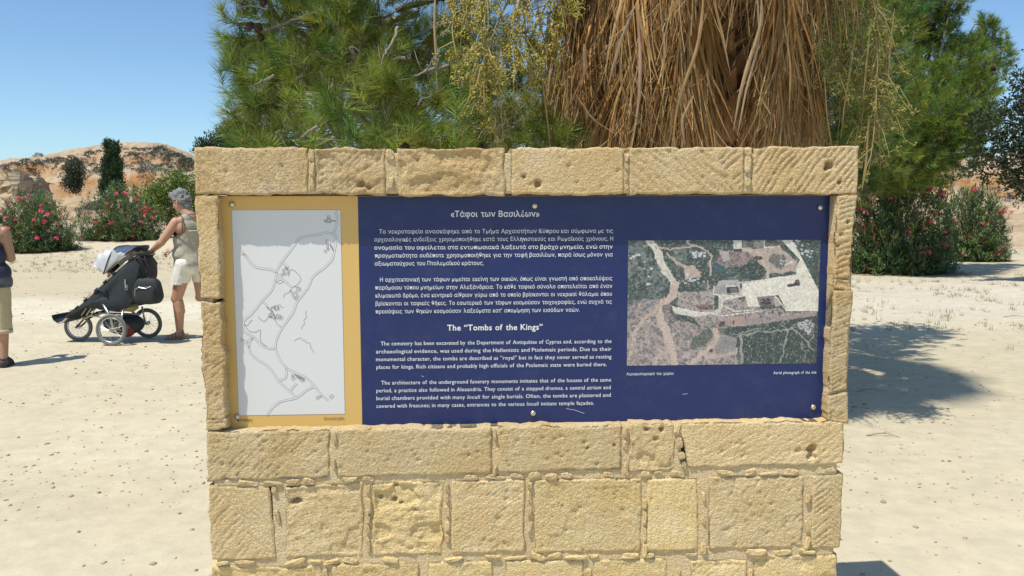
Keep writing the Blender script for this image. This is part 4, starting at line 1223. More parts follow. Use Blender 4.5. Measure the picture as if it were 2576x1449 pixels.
    # ---- long papery strips (dry bracts and split leaf bases) hanging in front
    br = [  # px points at a distance, width m, tint
        ([(1095, -20), (1092, 60), (1098, 150), (1100, 230)], 5.2, 0.016, (0.62, 0.45, 0.31)),
        ([(1255, -10), (1270, 90), (1276, 160)], 5.1, 0.012, (0.55, 0.40, 0.27)),
        ([(1262, 90), (1252, 150), (1262, 300), (1268, 370)], 5.2, 0.010, (0.55, 0.42, 0.29)),
        ([(1228, 95), (1232, 170)], 5.1, 0.024, (0.60, 0.50, 0.36)),
        ([(1190, 150), (1206, 240), (1222, 315)], 5.2, 0.02, (0.48, 0.36, 0.22)),
        ([(1158, 320), (1165, 350)], 5.0, 0.014, (0.62, 0.45, 0.25)),
        ([(1318, -10), (1322, 90), (1330, 190), (1345, 300)], 5.3, 0.014, (0.50, 0.30, 0.17)),
        ([(1350, -10), (1362, 80), (1400, 180)], 5.3, 0.012, (0.42, 0.26, 0.13)),
        ([(1380, 30), (1378, 110)], 5.2, 0.022, (0.40, 0.34, 0.24)),
        ([(1360, 170), (1372, 260), (1384, 365)], 5.3, 0.012, (0.50, 0.34, 0.20)),
        ([(1405, -10), (1402, 100), (1420, 170)], 5.2, 0.012, (0.52, 0.38, 0.22)),
        ([(1600, 15), (1608, 60), (1612, 170), (1607, 260), (1590, 370)], 5.0, 0.026, (0.66, 0.47, 0.33)),
        ([(1600, 20), (1622, 90), (1640, 155)], 4.98, 0.024, (0.60, 0.38, 0.17)),
        ([(1596, 20), (1562, 100), (1545, 160), (1530, 215)], 5.05, 0.022, (0.40, 0.32, 0.22)),
        ([(1470, 110), (1472, 170), (1468, 195)], 5.1, 0.03, (0.48, 0.33, 0.20)),
        ([(1770, -10), (1760, 110), (1725, 200), (1702, 270), (1695, 350)], 5.0, 0.024, (0.52, 0.36, 0.20)),
        ([(1705, 190), (1720, 240), (1738, 290)], 5.05, 0.016, (0.45, 0.30, 0.17)),
        ([(1745, 240), (1715, 300), (1722, 370)], 5.05, 0.018, (0.52, 0.38, 0.24)),
        ([(1915, -10), (1918, 60), (1885, 150), (1860, 240), (1845, 330)], 5.0, 0.024, (0.52, 0.38, 0.22)),
        ([(1905, -10), (1912, 100), (1880, 210), (1855, 340)], 5.02, 0.016, (0.48, 0.38, 0.27)),
        ([(1795, 0), (1815, 80), (1838, 190)], 5.05, 0.018, (0.50, 0.36, 0.18)),
        ([(1540, 0), (1552, 70), (1575, 110)], 5.1, 0.012, (0.46, 0.33, 0.18)),
        ([(1560, 150), (1562, 210), (1580, 270), (1625, 330)], 5.0, 0.014, (0.40, 0.28, 0.17)),
        ([(1450, 240), (1490, 300), (1560, 345)], 5.1, 0.016, (0.45, 0.31, 0.18)),
        ([(2160, 40), (2140, 170), (2125, 260), (2115, 350)], 5.4, 0.012, (0.36, 0.28, 0.13)),
        ([(2190, 60), (2180, 160), (2170, 260)], 5.4, 0.012, (0.38, 0.30, 0.15)),
        ([(2205, 180), (2200, 240), (2212, 330), (2215, 430)], 5.4, 0.014, (0.42, 0.30, 0.15)),
        ([(2250, 20), (2240, 120), (2232, 230)], 5.4, 0.010, (0.42, 0.32, 0.16)),
        ([(2185, 300), (2180, 400), (2168, 470)], 5.4, 0.012, (0.45, 0.33, 0.18)),
        ([(2075, 200), (2080, 290), (2092, 368)], 5.3, 0.010, (0.42, 0.31, 0.17)),
        ([(1975, 60), (1990, 170), (1985, 290)], 5.2, 0.014, (0.44, 0.31, 0.17)),
        ([(1660, 0), (1672, 120), (1665, 230)], 5.15, 0.014, (0.52, 0.42, 0.26))]
    for pts, D, w, c in br:
        r2 = np.random.default_rng(int(pts[0][0]) + 3)
        P = np.array([at(x, y, D + 0.03 * i) - base for i, (x, y) in enumerate(pts)])
        t = np.linspace(0, len(P) - 1, 14)
        Q = np.stack([np.interp(t, np.arange(len(P)), P[:, j]) for j in range(3)], 1)
        for _ in range(2): Q[1:-1] = (Q[:-2] + 2 * Q[1:-1] + Q[2:]) / 4
        q = t / t[-1]
        ww = w * np.interp(q, [0, 0.15, 0.55, 0.85, 1], [0.35, 0.8, 1.0, 0.6, 0.12])
        mb = MB()
        tw = np.cumsum(r2.normal(0, 0.12, 14))
        S1 = np.stack([np.cos(tw), np.sin(tw), 0 * tw], 1)
        N1 = np.stack([-np.sin(tw), np.cos(tw), 0 * tw], 1)
        V = np.concatenate([Q - S1 * ww[:, None] / 2, Q - N1 * ww[:, None] * 0.22, Q + S1 * ww[:, None] / 2, Q + N1 * 0.002 - 0 * S1])
        n_ = 14
        F = []
        for i in range(n_ - 1):
            F += [(i, i + 1, n_ + i + 1, n_ + i), (n_ + i, n_ + i + 1, 2 * n_ + i + 1, 2 * n_ + i), (2 * n_ + i, 2 * n_ + i + 1, 3 * n_ + i + 1, 3 * n_ + i), (3 * n_ + i, 3 * n_ + i + 1, i + 1, i)]
        mk('dry_bract', V, F, M_dead, root, cols=np.tile(c, (len(V), 1)) * np.array([0.9, 0.83, 0.74]) * (1 + 0.15 * r2.normal(size=(len(V), 1)).clip(-1, 1)))
build_palm()

# ================================================================== STONE WALL
def stone_mat(name, cols, grain=1.0):
    m, nt, b = _mat(name)
    b.inputs['Roughness'].default_value = 0.92
    b.inputs['Specular IOR Level'].default_value = 0.15
    tc = nt.nodes.new('ShaderNodeTexCoord')
    oi = nt.nodes.new('ShaderNodeObjectInfo')
    n1 = nt.nodes.new('ShaderNodeTexNoise'); n1.inputs['Scale'].default_value = 5.0; n1.inputs['Detail'].default_value = 6; n1.inputs['Roughness'].default_value = 0.6; n1.inputs['Distortion'].default_value = 0.4
    nt.links.new(tc.outputs['Object'], n1.inputs['Vector'])
    cr = nt.nodes.new('ShaderNodeValToRGB')
    e = cr.color_ramp.elements
    e[0].position = 0.30; e[0].color = (*cols[0], 1)
    e[1].position = 0.72; e[1].color = (*cols[2], 1)
    k = cr.color_ramp.elements.new(0.5); k.color = (*cols[1], 1)
    nt.links.new(n1.outputs['Fac'], cr.inputs['Fac'])
    # fine grain: sand-sized light and dark
    n2 = nt.nodes.new('ShaderNodeTexNoise'); n2.inputs['Scale'].default_value = 120; n2.inputs['Detail'].default_value = 8; n2.inputs['Roughness'].default_value = 0.75
    nt.links.new(tc.outputs['Object'], n2.inputs['Vector'])
    mr = nt.nodes.new('ShaderNodeMapRange'); mr.inputs['From Min'].default_value = 0.3; mr.inputs['From Max'].default_value = 0.7; mr.inputs['To Min'].default_value = 0.74; mr.inputs['To Max'].default_value = 1.20
    nt.links.new(n2.outputs['Fac'], mr.inputs['Value'])
    m1 = nt.nodes.new('ShaderNodeMix'); m1.data_type = 'RGBA'; m1.blend_type = 'MULTIPLY'; m1.inputs['Factor'].default_value = 1
    nt.links.new(cr.outputs['Color'], m1.inputs['A']); nt.links.new(mr.outputs['Result'], m1.inputs['B'])
    # each stone its own shade
    mr2 = nt.nodes.new('ShaderNodeMapRange'); mr2.inputs['To Min'].default_value = 0.90; mr2.inputs['To Max'].default_value = 1.08
    nt.links.new(oi.outputs['Random'], mr2.inputs['Value'])
    m2 = nt.nodes.new('ShaderNodeMix'); m2.data_type = 'RGBA'; m2.blend_type = 'MULTIPLY'; m2.inputs['Factor'].default_value = 1
    nt.links.new(m1.outputs['Result'], m2.inputs['A']); nt.links.new(mr2.outputs['Result'], m2.inputs['B'])
    # grey weathering film in broad patches
    n3 = nt.nodes.new('ShaderNodeTexNoise'); n3.inputs['Scale'].default_value = 2.2; n3.inputs['Detail'].default_value = 7; n3.inputs['Roughness'].default_value = 0.65
    nt.links.new(tc.outputs['Object'], n3.inputs['Vector'])
    mr3 = nt.nodes.new('ShaderNodeMapRange'); mr3.inputs['From Min'].default_value = 0.56; mr3.inputs['From Max'].default_value = 0.70; mr3.inputs['To Min'].default_value = 0; mr3.inputs['To Max'].default_value = 0.55
    nt.links.new(n3.outputs['Fac'], mr3.inputs['Value'])
    m3 = nt.nodes.new('ShaderNodeMix'); m3.data_type = 'RGBA'; m3.inputs['B'].default_value = (0.55, 0.45, 0.33, 1)
    nt.links.new(mr3.outputs['Result'], m3.inputs['Factor']); nt.links.new(m2.outputs['Result'], m3.inputs['A'])
    nt.links.new(m3.outputs['Result'], b.inputs['Base Color'])
    # relief finer than the mesh
    n4 = nt.nodes.new('ShaderNodeTexNoise'); n4.inputs['Scale'].default_value = 75; n4.inputs['Detail'].default_value = 12; n4.inputs['Roughness'].default_value = 0.8
    nt.links.new(tc.outputs['Object'], n4.inputs['Vector'])
    v = nt.nodes.new('ShaderNodeTexVoronoi'); v.inputs['Scale'].default_value = 150
    nt.links.new(tc.outputs['Object'], v.inputs['Vector'])
    ad = nt.nodes.new('ShaderNodeMath'); ad.operation = 'MULTIPLY_ADD'; ad.inputs[1].default_value = 0.45
    nt.links.new(v.outputs['Distance'], ad.inputs[0]); nt.links.new(n4.outputs['Fac'], ad.inputs[2])
    bp = nt.nodes.new('ShaderNodeBump'); bp.inputs['Distance'].default_value = 0.0075 * grain
    nt.links.new(ad.outputs[0], bp.inputs['Height'])
    nt.links.new(bp.outputs['Normal'], b.inputs['Normal'])
    return m

M_stone = stone_mat('limestone', [(0.57, 0.385, 0.18), (0.645, 0.47, 0.24), (0.69, 0.535, 0.315)])
M_stone_pale = stone_mat('limestone_pale', [(0.66, 0.475, 0.23), (0.72, 0.55, 0.295), (0.77, 0.61, 0.37)])
M_stone_low = stone_mat('limestone_yellow', [(0.74, 0.53, 0.23), (0.79, 0.60, 0.295), (0.83, 0.665, 0.375)])
M_mortar = stone_mat('lime_mortar', [(0.63, 0.47, 0.25), (0.67, 0.52, 0.30), (0.70, 0.56, 0.35)], 0.8)

QUADS = []
wall = empty('stone_wall', WB, WYAW)
tag(wall, 'chest-high wall of tooled yellow limestone blocks framing the information panel', 'wall')
TH = 0.36    # wall thickness

def stone_block(quad, w_back, style, seed, mat=None, round_=0.010, proud=0.0, h=0.0048, name='stone_block', rough_edge=0.006):
    """quad: four corners (u, v) TL, TR, BR, BL on the wall face"""
    TL, TR, BR, BL = [np.array(q, float) for q in quad]
    Lu = (np.linalg.norm(TR - TL) + np.linalg.norm(BR - BL)) / 2; Lv = (np.linalg.norm(TL - BL) + np.linalg.norm(TR - BR)) / 2
    nu, nv = max(8, int(Lu / h)), max(8, int(Lv / h))
    S, T = np.meshgrid(np.linspace(0, 1, nu + 1), np.linspace(0, 1, nv + 1))
    P = (BL * (1 - S)[..., None] + BR * S[..., None]) * (1 - T)[..., None] + (TL * (1 - S)[..., None] + TR * S[..., None]) * T[..., None]
    u, v = P[..., 0].copy(), P[..., 1].copy()
    dl, dr, db, dt = S * Lu, (1 - S) * Lu, T * Lv, (1 - T) * Lv
    # ragged outline
    re = 0.75 * rough_edge * style.get('ragged', 1.0)
    def wv(a, k): return (0.75 * vnoise(a * 22, k * 7.7 + 0 * a, 0, seed + k) + 0.45 * vnoise(a * 70, 3.3 + 0 * a, 0, seed + k))
    f = 0.03
    u += (np.exp(-dl / f) * wv(v, 1) + np.exp(-dr / f) * wv(v, 2)) * re
    v += (np.exp(-db / f) * wv(u, 3) + np.exp(-dt / f) * wv(u, 4)) * re * np.where(dt < dt.max() / 2, style.get('topk', 1.0), 1.0)
    d = np.minimum(np.minimum(dl, dr), np.minimum(db, dt))
    rr = 0.5 * round_ * (1 + 0.7 * vnoise(u * 26, v * 26, 0, seed + 9))
    k = np.clip(1 - d / np.maximum(rr, 1e-3), 0, 1)
    w = rr * (1 - np.sqrt(1 - k ** 2 * 0.999)) - proud
    edge = sstep(0, 0.012, d)
    # broad unevenness, grain
    w = w + 0.0018 * style.get('broad', 1.0) * fbm(u * 9, v * 9, 0, 3, seed + 20) * edge
    w = w + 0.0010 * style.get('grain', 1.0) * fbm(u * 110, v * 110, 0, 2, seed + 30, 0.8)
    # tooling: parallel slanting strokes in patches
    tl = style.get('tool', 0.0)
    if tl:
        ang = math.radians(style.get('ang', 45))
        if style.get('zig'):
            zn = vnoise((u + 0.4 * v) * style['zig'], v * 2.0 + 3, 0, seed + 41)
            a = np.where(zn > 0, ang, math.pi - ang)
        else:
            a = ang + 0.10 * vnoise(u * 2, v * 2, 0, seed + 42)
        if style.get('cross'): a = np.where(u > style['cross'], math.pi - ang, ang)
        ph = (u * np.sin(a) - v * np.cos(a)) / style.get('period', 0.011) + 0.35 * vnoise(u * 26, v * 26, 0, seed + 43)
        al = (u * np.cos(a) + v * np.sin(a))
        g = np.abs(((ph % 1) - 0.5) * 2) ** 0.5
        msk = sstep(-0.35, 0.25, vnoise(np.floor(ph) * 3.7, al * 16, 0, seed + 44) + style.get('cover', 0.3))
        w = w + tl * 0.0052 * (1 - g) * msk * edge
    # erosion: pocky hollows
    er = style.get('erode', 0.0)
    if er:
        n1 = fbm(u * 24, v * 24, 0, 4, seed + 51, 0.6)
        w = w + er * 0.008 * np.maximum(0, n1 + 0.05) * edge + er * 0.004 * np.abs(fbm(u * 46, v * 40, 0, 3, seed + 52)) * edge
        w = w + er * 0.005 * sstep(0.2, 0.28, vnoise(u * 14, v * 18, 0, seed + 53)) * edge
    rng = np.random.default_rng(seed)
    area = Lu * Lv
    for _ in range(int(style.get('pits', 1.0) * 620 * area)):
        a0, b0 = rng.random(), rng.random()
        r0 = 0.0022 + 0.0040 * rng.random() ** 4
        pu, pv = BL[0] + (BR[0] - BL[0]) * a0, BL[1] + (TL[1] - BL[1]) * b0
        i0, i1 = int(max(0, (a0 - 0.04) * nu)), int((a0 + 0.04) * nu) + 2
        j0, j1 = int(max(0, (b0 - 0.06) * nv)), int((b0 + 0.06) * nv) + 2
        uu, vv = u[j0:j1, i0:i1], v[j0:j1, i0:i1]
        w[j0:j1, i0:i1] += 0.9 * r0 * np.exp(-((uu - pu) ** 2 + (vv - pv) ** 2) / (2 * (r0 * 0.8) ** 2))
    for (pu, pv, r0, dp) in style.get('holes', []):
        q = np.hypot((u - pu), (v - pv) * 1.15) * (1 + 0.35 * vnoise(u * 80, v * 80, 0, seed + 60))
        w = w + dp * sstep(r0 * 1.25, r0 * 0.55, q)
    n_front = (nu + 1) * (nv + 1)
    QUADS.append((min(TL[0], BL[0]), max(TR[0], BR[0]), min(BL[1], BR[1]), max(TL[1], TR[1])))
    V = np.stack([u, w, v], -1).reshape(-1, 3)
    W_ = nu + 1
    i = np.arange(nv)[:, None] * W_; j = np.arange(nu)[None]
    F = [np.stack([i + j, i + j + 1, i + W_ + j + 1, i + W_ + j], -1).reshape(-1, 4)]
    rim = list(range(nu + 1)) + [r * W_ + nu for r in range(1, nv + 1)] + [nv * W_ + c for c in range(nu - 1, -1, -1)] + [r * W_ for r in range(nv - 1, 0, -1)]
    rim = np.array(rim); R0 = V[rim]; m_ = len(rim)
    depths = [0.006, 0.016, 0.04, w_back] if w_back > 0.08 else [0.005, 0.012, w_back]
    prev = rim; nxt = n_front
    for dd in depths:
        Q = R0.copy(); Q[:, 1] = R0[:, 1] + (dd - R0[:, 1]) * (1.0)
        nn = 0.0022 * fbm(Q[:, 0] * 60, Q[:, 2] * 60, Q[:, 1] * 60 + dd * 70, 2, seed + 70)
        cen = V[:n_front].mean(0)
        dirv = Q - cen; dirv[:, 1] = 0; dirv = unit(dirv)
        Q = Q + dirv * (nn[:, None])
        V = np.concatenate([V, Q])
        cur = np.arange(nxt, nxt + m_); nxt += m_
        F.append(np.stack([np.roll(prev, -1), prev, cur, np.roll(cur, -1)], -1))
        prev = cur
    c = len(V); V = np.concatenate([V, [[V[prev][:, 0].mean(), w_back, V[prev][:, 2].mean()]]])
    back = np.stack([np.roll(prev, -1), prev, np.full(m_, c)], -1)
    # quads and the back fan together
    Fq = np.concatenate(F)
    me = bpy.data.meshes.new(name)
    me.vertices.add(len(V)); me.vertices.foreach_set('co', V.astype(np.float32).ravel())
    nl = len(Fq) * 4 + len(back) * 3
    me.loops.add(nl); me.loops.foreach_set('vertex_index', np.concatenate([Fq.ravel(), back.ravel()]).astype(np.int32))
    me.polygons.add(len(Fq) + len(back))
    ls = np.concatenate([np.arange(len(Fq)) * 4, len(Fq) * 4 + np.arange(len(back)) * 3]).astype(np.int32)
    lt = np.concatenate([np.full(len(Fq), 4), np.full(len(back), 3)]).astype(np.int32)
    me.polygons.foreach_set('loop_start', ls); me.polygons.foreach_set('loop_total', lt)
    me.polygons.foreach_set('use_smooth', np.ones(len(lt), dtype=bool))
    me.update(calc_edges=True)
    me.materials.append(mat or M_stone)
    return link(name, me, wall)

def Q(x0, y0, x1, y1, x2, y2, x3, y3):
    return [wuv(x0, y0), wuv(x1, y1), wuv(x2, y2), wuv(x3, y3)]
def hole(px, py, r, d=0.02):
    a = wuv(px, py); return (a[0], a[1], r, d)

T45 = dict(tool=1.0, ang=38, period=0.012, cover=0.35, pits=0.8, grain=1.1)
# lintel course -------------------------------------------------------------------------
stone_block(Q(487, 371, 773, 372, 774, 489, 490, 488), TH, dict(tool=0.9, ang=-42, period=0.016, cover=0.25, pits=1.0, grain=1.5, broad=1.3), 1, round_=0.009)
stone_block(Q(793, 372, 966, 373, 968, 490, 795, 489), TH, dict(erode=0.9, tool=0.9, ang=-38, zig=6, period=0.014, cover=0.1, pits=1.4, grain=1.4, ragged=1.2, broad=1.6, holes=[hole(908, 462, 0.012, 0.02), hole(925, 470, 0.009, 0.015)]), 2)
stone_block(Q(998, 373, 1270, 372, 1270, 492, 1003, 491), TH, dict(erode=1.15, tool=0.3, ang=-30, period=0.013, pits=2.0, grain=1.9, broad=1.8, ragged=1.2), 3)
stone_block(Q(1285, 372, 1571, 371, 1570, 489, 1287, 490), TH, dict(tool=0.45, ang=95, period=0.012, cover=0.1, pits=1.2, grain=1.4, holes=[hole(1353, 460, 0.012, 0.025), hole(1318, 443, 0.007, 0.012)]), 4)
stone_block(Q(1583, 371, 1871, 370, 1870, 488, 1584, 489), TH, dict(tool=1.15, ang=43, zig=7, period=0.020, cover=0.4, pits=1.2, grain=1.4, holes=[hole(1500, 430, 0.006, 0.01)]), 5)
stone_block(Q(1893, 370, 2161, 366, 2157, 489, 1893, 488), TH, dict(tool=1.15, ang=47, period=0.017, cover=0.4, pits=0.8, grain=1.2, holes=[hole(2088, 416, 0.014, 0.03), hole(2080, 424, 0.010, 0.02), hole(2113, 458, 0.006, 0.02)]), 6)
# jambs ------------------------------------------------------------------------------------
stone_block(Q(489, 491, 546, 491, 556, 753, 504, 755), TH, dict(erode=0.25, pits=1.3, grain=2.0, tool=0.3, ang=40, period=0.012, ragged=1.2), 7, round_=0.012)
stone_block(Q(502, 762, 556, 760, 568, 1052, 516, 1058), TH, dict(tool=0.7, ang=30, period=0.015, pits=1.2, grain=1.8, ragged=2.0, erode=0.3), 8, round_=0.012, rough_edge=0.0055)
stone_block(Q(519, 1058, 568, 1056, 570, 1080, 519, 1084), TH, dict(erode=0.6, pits=1.0, ragged=1.6), 9, round_=0.009)
stone_block(Q(2108, 492, 2156, 492, 2138, 698, 2100, 700), TH, dict(tool=1.1, ang=36, period=0.017, cover=0.4, pits=1.0, ragged=1.4, holes=[hole(2135, 558, 0.006, 0.02), hole(2118, 590, 0.008, 0.012), hole(2110, 618, 0.007, 0.012)]), 10, round_=0.013)
stone_block(Q(2101, 703, 2140, 702, 2142, 728, 2100, 730), TH, dict(erode=0.7, pits=1.0, ragged=1.6), 11, round_=0.009)
stone_block(Q(2099, 733, 2143, 731, 2132, 985, 2086, 990), TH, dict(tool=0.9, ang=20, period=0.014, pits=1.1, erode=0.35, ragged=1.6), 12, round_=0.012)
stone_block(Q(2086, 993, 2132, 990, 2132, 1062, 2080, 1058), TH, dict(tool=0.7, ang=25, period=0.014, erode=0.5, pits=1.0, ragged=1.6), 13, round_=0.012)
# first course under the panel ---------------------------------------------------------------
stone_block(Q(522, 1086, 831, 1083, 829, 1201, 519, 1212), 0.16, dict(tool=0.7, ang=42, period=0.013, cover=0.0, pits=1.8, grain=1.8, erode=0.25, ragged=1.3), 14, M_stone_pale, round_=0.015)
stone_block(Q(849, 1080, 1236, 1075, 1237, 1192, 849, 1202), 0.16, dict(pits=1.8, grain=1.8, tool=0.35, ang=8, period=0.010, cover=0.0), 15, M_stone_pale, round_=0.010)
stone_block(Q(1253, 1074, 1562, 1071, 1563, 1178, 1254, 1192), 0.16, dict(pits=1.6, grain=1.6, tool=0.4, ang=5, period=0.010, cover=0.0, ragged=1.4, holes=[hole(1478, 1128, 0.005, 0.012), hole(1545, 1120, 0.005, 0.010)]), 16, M_stone_pale, round_=0.011)
stone_block(Q(1584, 1069, 1693, 1067, 1698, 1181, 1586, 1185), 0.16, dict(erode=1.2, pits=1.6, grain=1.5, ragged=1.8, broad=2.0, holes=[hole(1627, 1082, 0.008, 0.02), hole(1665, 1080, 0.008, 0.02), hole(1650, 1105, 0.007, 0.012)]), 17, M_stone_pale, round_=0.014)
stone_block(Q(1712, 1065, 2127, 1060, 2122, 1168, 1735, 1178), 0.16, dict(pits=1.4, grain=1.4, tool=0.5, ang=22, period=0.014, cover=-0.05, broad=1.6, ragged=1.2, holes=[hole(2041, 1130, 0.015, 0.028), hole(2040, 1148, 0.013, 0.018), hole(2010, 1134, 0.010, 0.008)]), 18, M_stone_pale, round_=0.014)
# second course ----------------------------------------------------------------------------------
stone_block(Q(523, 1221, 676, 1226, 694, 1403, 531, 1411), 0.14, dict(tool=0.85, ang=50, period=0.017, cover=0.35, pits=0.4, grain=0.8, zig=4), 19, M_stone_pale, round_=0.011)
stone_block(Q(717, 1226, 914, 1214, 913, 1396, 718, 1404), 0.14, dict(tool=0.5, ang=8, period=0.011, erode=0.75, pits=1.6, grain=1.5, broad=2.2, ragged=1.3, holes=[hole(735, 1265, 0.010, 0.025), hole(748, 1261, 0.010, 0.025)]), 20, M_stone_pale, round_=0.011)
stone_block(Q(938, 1216, 1112, 1215, 1111, 1394, 940, 1397), 0.14, dict(erode=1.5, pits=1.2, grain=1.2, broad=3.0, ragged=1.4, holes=[hole(958, 1253, 0.007, 0.014), hole(990, 1258, 0.009, 0.02), hole(1010, 1267, 0.006, 0.014), hole(1044, 1282, 0.007, 0.012), hole(996, 1220, 0.005, 0.02)]), 21, M_stone_low, round_=0.012)
stone_block(Q(1137, 1210, 1320, 1208, 1318, 1386, 1136, 1392), 0.14, dict(tool=0.6, ang=35, period=0.012, erode=0.35, pits=1.6, grain=1.6, ragged=1.1), 22, M_stone_pale, round_=0.010)
stone_block(Q(1346, 1208, 1614, 1207, 1614, 1386, 1347, 1392), 0.14, dict(tool=0.55, ang=-35, period=0.013, erode=0.35, pits=1.7, grain=1.2, ragged=1.0), 23, M_stone_low, round_=0.012)
stone_block(Q(1629, 1205, 1755, 1203, 1756, 1384, 1628, 1388), 0.14, dict(tool=0.6, ang=88, period=0.013, cover=0.1, pits=1.0, grain=1.2), 24, M_stone_low, round_=0.011)
stone_block(Q(1784, 1199, 2022, 1198, 2019, 1376, 1786, 1384), 0.14, dict(pits=3.2, grain=2.6, erode=0.25, broad=1.3), 25, M_stone_pale, round_=0.016)
stone_block(Q(2044, 1196, 2121, 1192, 2114, 1378, 2042, 1381), 0.14, dict(tool=0.95, ang=38, cross=wuv(2088, 1290)[0], period=0.015, cover=0.4, pits=0.5, grain=0.7), 26, M_stone_pale, round_=0.013)
# third course ------------------------------------------------------------------------------------
sty = [dict(erode=1.1, pits=1.4, grain=1.4, broad=2.0, ragged=1.4), dict(erode=0.8, tool=0.5, ang=30, period=0.014, pits=1.2), dict(erode=0.35, tool=0.6, ang=28, period=0.016, pits=1.0), dict(erode=0.3, pits=1.2, grain=1.3), dict(tool=0.6, ang=-35, period=0.014, erode=0.3, pits=1.2), dict(tool=0.9, ang=45, period=0.018, cover=0.3, erode=0.5), dict(erode=1.3, pits=1.2, grain=1.3, broad=2.4)]
row3 = [(533, 805, 1428), (833, 1053, 1420), (1075, 1240, 1415), (1272, 1468, 1413), (1492, 1677, 1410), (1737, 1880, 1412), (1898, 2107, 1400)]
for k, (a, b_, y) in enumerate(row3):
    stone_block(Q(a, y, b_, y - 3, b_, 1590, a, 1592), 0.14, sty[k], 30 + k, M_stone_low, round_=0.012, h=0.006)
for r_, (y0, y1, xs) in enumerate([(1612, 1772, [531, 760, 1010, 1190, 1420, 1640, 1830, 2104]), (1792, 1960, [534, 700, 930, 1180, 1370, 1600, 1850, 2098])]):
    for k in range(7):
        stone_block(Q(xs[k] + 8, y0, xs[k + 1] - 10, y0 - 2, xs[k + 1] - 10, y1, xs[k] + 8, y1), 0.14, sty[(k + 3 * r_) % 7], 40 + k + 10 * r_, M_stone_low, h=0.012)

# mortar body -----------------------------------------------------------------------------------------
def mortar_sheet(px0, py0, px1, py1, w0, w1, seed, name='mortar', h=0.009, amp=0.003):
    u0, v1 = wuv(px0, py0); u1, v0 = wuv(px1, py1)
    if py0 > 1000: u0, u1 = wuv(px0, py0)[0], wuv(px1, py0)[0]
    nu, nv = max(4, int((u1 - u0) / h)), max(4, int((v1 - v0) / h))
    U_, V_ = np.meshgrid(np.linspace(u0, u1, nu + 1), np.linspace(v0, v1, nv + 1))
    w = w0 + amp * fbm(U_ * 22, V_ * 22, 0, 4, seed)
    for (a0, a1, b0, b1) in QUADS:
        w = np.where((U_ > a0 + 0.012) & (U_ < a1 - 0.012) & (V_ > b0 + 0.012) & (V_ < b1 - 0.012), 0.055, w)
    W_ = nu + 1; N = W_ * (nv + 1)
    V = np.stack([U_, w, V_], -1).reshape(-1, 3)
    i = np.arange(nv)[:, None] * W_; j = np.arange(nu)[None]
    F = np.stack([i + j, i + j + 1, i + W_ + j + 1, i + W_ + j], -1).reshape(-1, 4).tolist()
    B_ = V.copy(); B_[:, 1] = w1
    V2 = np.array([[u0, w1, v0], [u1, w1, v0], [u1, w1, v1], [u0, w1, v1]])
    V = np.concatenate([V, V2])
    a, b, c, d = N, N + 1, N + 2, N + 3
    F += [tuple([d, c, b, a])]
    F += [tuple(list(range(nu, -1, -1)) + [a, b]), tuple(list(range(nv * W_, nv * W_ + W_)) + [c, d])]
    F += [tuple([r * W_ for r in range(nv + 1)] + [d, a]), tuple([r * W_ + nu for r in range(nv, -1, -1)] + [b, c])]
    return mk(name, V, F, M_mortar, wall, True)
uL, uR = wuv(500, 500)[0], wuv(2140, 500)[0]
mortar_sheet(500, 384, 2146, 486, 0.0065, TH - 0.01, 61, amp=0.003)               # between the lintel stones
mortar_sheet(506, 494, 544, 1074, 0.012, TH - 0.01, 62)                          # behind the left jamb joints
mortar_sheet(2106, 494, 2132, 1056, 0.012, TH - 0.01, 63)
mortar_sheet(533, 1088, 2110, 1990, 0.0065, TH - 0.01, 64, amp=0.003)             # behind the courses
def core():
    u0, v1 = wuv(552, 488); u1, v0 = wuv(2100, 1082)
    mb = MB(); mb.box(((u0 + u1) / 2, (0.075 + TH - 0.02) / 2, (v0 + v1) / 2), (u1 - u0 - 0.004, TH - 0.02 - 0.075, v1 - v0 + 0.02))
    mb.build('recess_back', M_mortar, wall)
core()

# little stones pressed into the joints: each its own part ---------------------------------------------------
def chip_proto(seed):
    rng = np.random.default_rng(seed)
    mb = MB(); mb.ball((0, 0, 0), (0.5, 0.5, 0.5), 14, 9)
    V, F = mb.arr()
    V = np.sign(V) * np.abs(V * 2) ** 0.62 / 2
    V = V * (1 + 0.42 * fbm(V[:, 0] * 2.6 + seed, V[:, 1] * 3, V[:, 2] * 2.6, 3, seed))[:, None] * 0.04
    return mesh_data('joint_stone', V, F, M_stone_pale, False)
CH = [chip_proto(s) for s in range(9)]
CH2 = []
for m_ in CH:
    c = m_.copy(); c.materials.clear(); c.materials.append(M_stone_low); CH2.append(c)
rngc = np.random.default_rng(77)
def chip(px, py, wpx, hpx, rot=0.0, low=False, deep=0.004):
    u, v = wuv(px, py)
    s = 793.0
    d = rngc.uniform(0.022, 0.032)
    o = link('joint_stone', (CH2 if low else CH)[rngc.integers(0, 9)], wall, (u, deep + d * 0.36, v), (0, rot, 0), (wpx / s / 0.04, d / 0.04, hpx / s / 0.04))
def joint_h(x0, x1, y0, y1, skip=(), low=False, hh=14):
    x = x0
    while x < x1:
        w = rngc.uniform(26, 58)
        t = (x + w / 2 - x0) / (x1 - x0)
        if rngc.random() > 0.30 and not any(a < x + w / 2 < b for a, b in skip):
            chip(x + w / 2, y0 + (y1 - y0) * t + rngc.normal(0, 1.5), w, rngc.uniform(0.55, 1.35) * hh, rngc.normal(0, 0.14), low, rngc.uniform(-0.003, 0.003))
        x += w + rngc.uniform(3, 14)
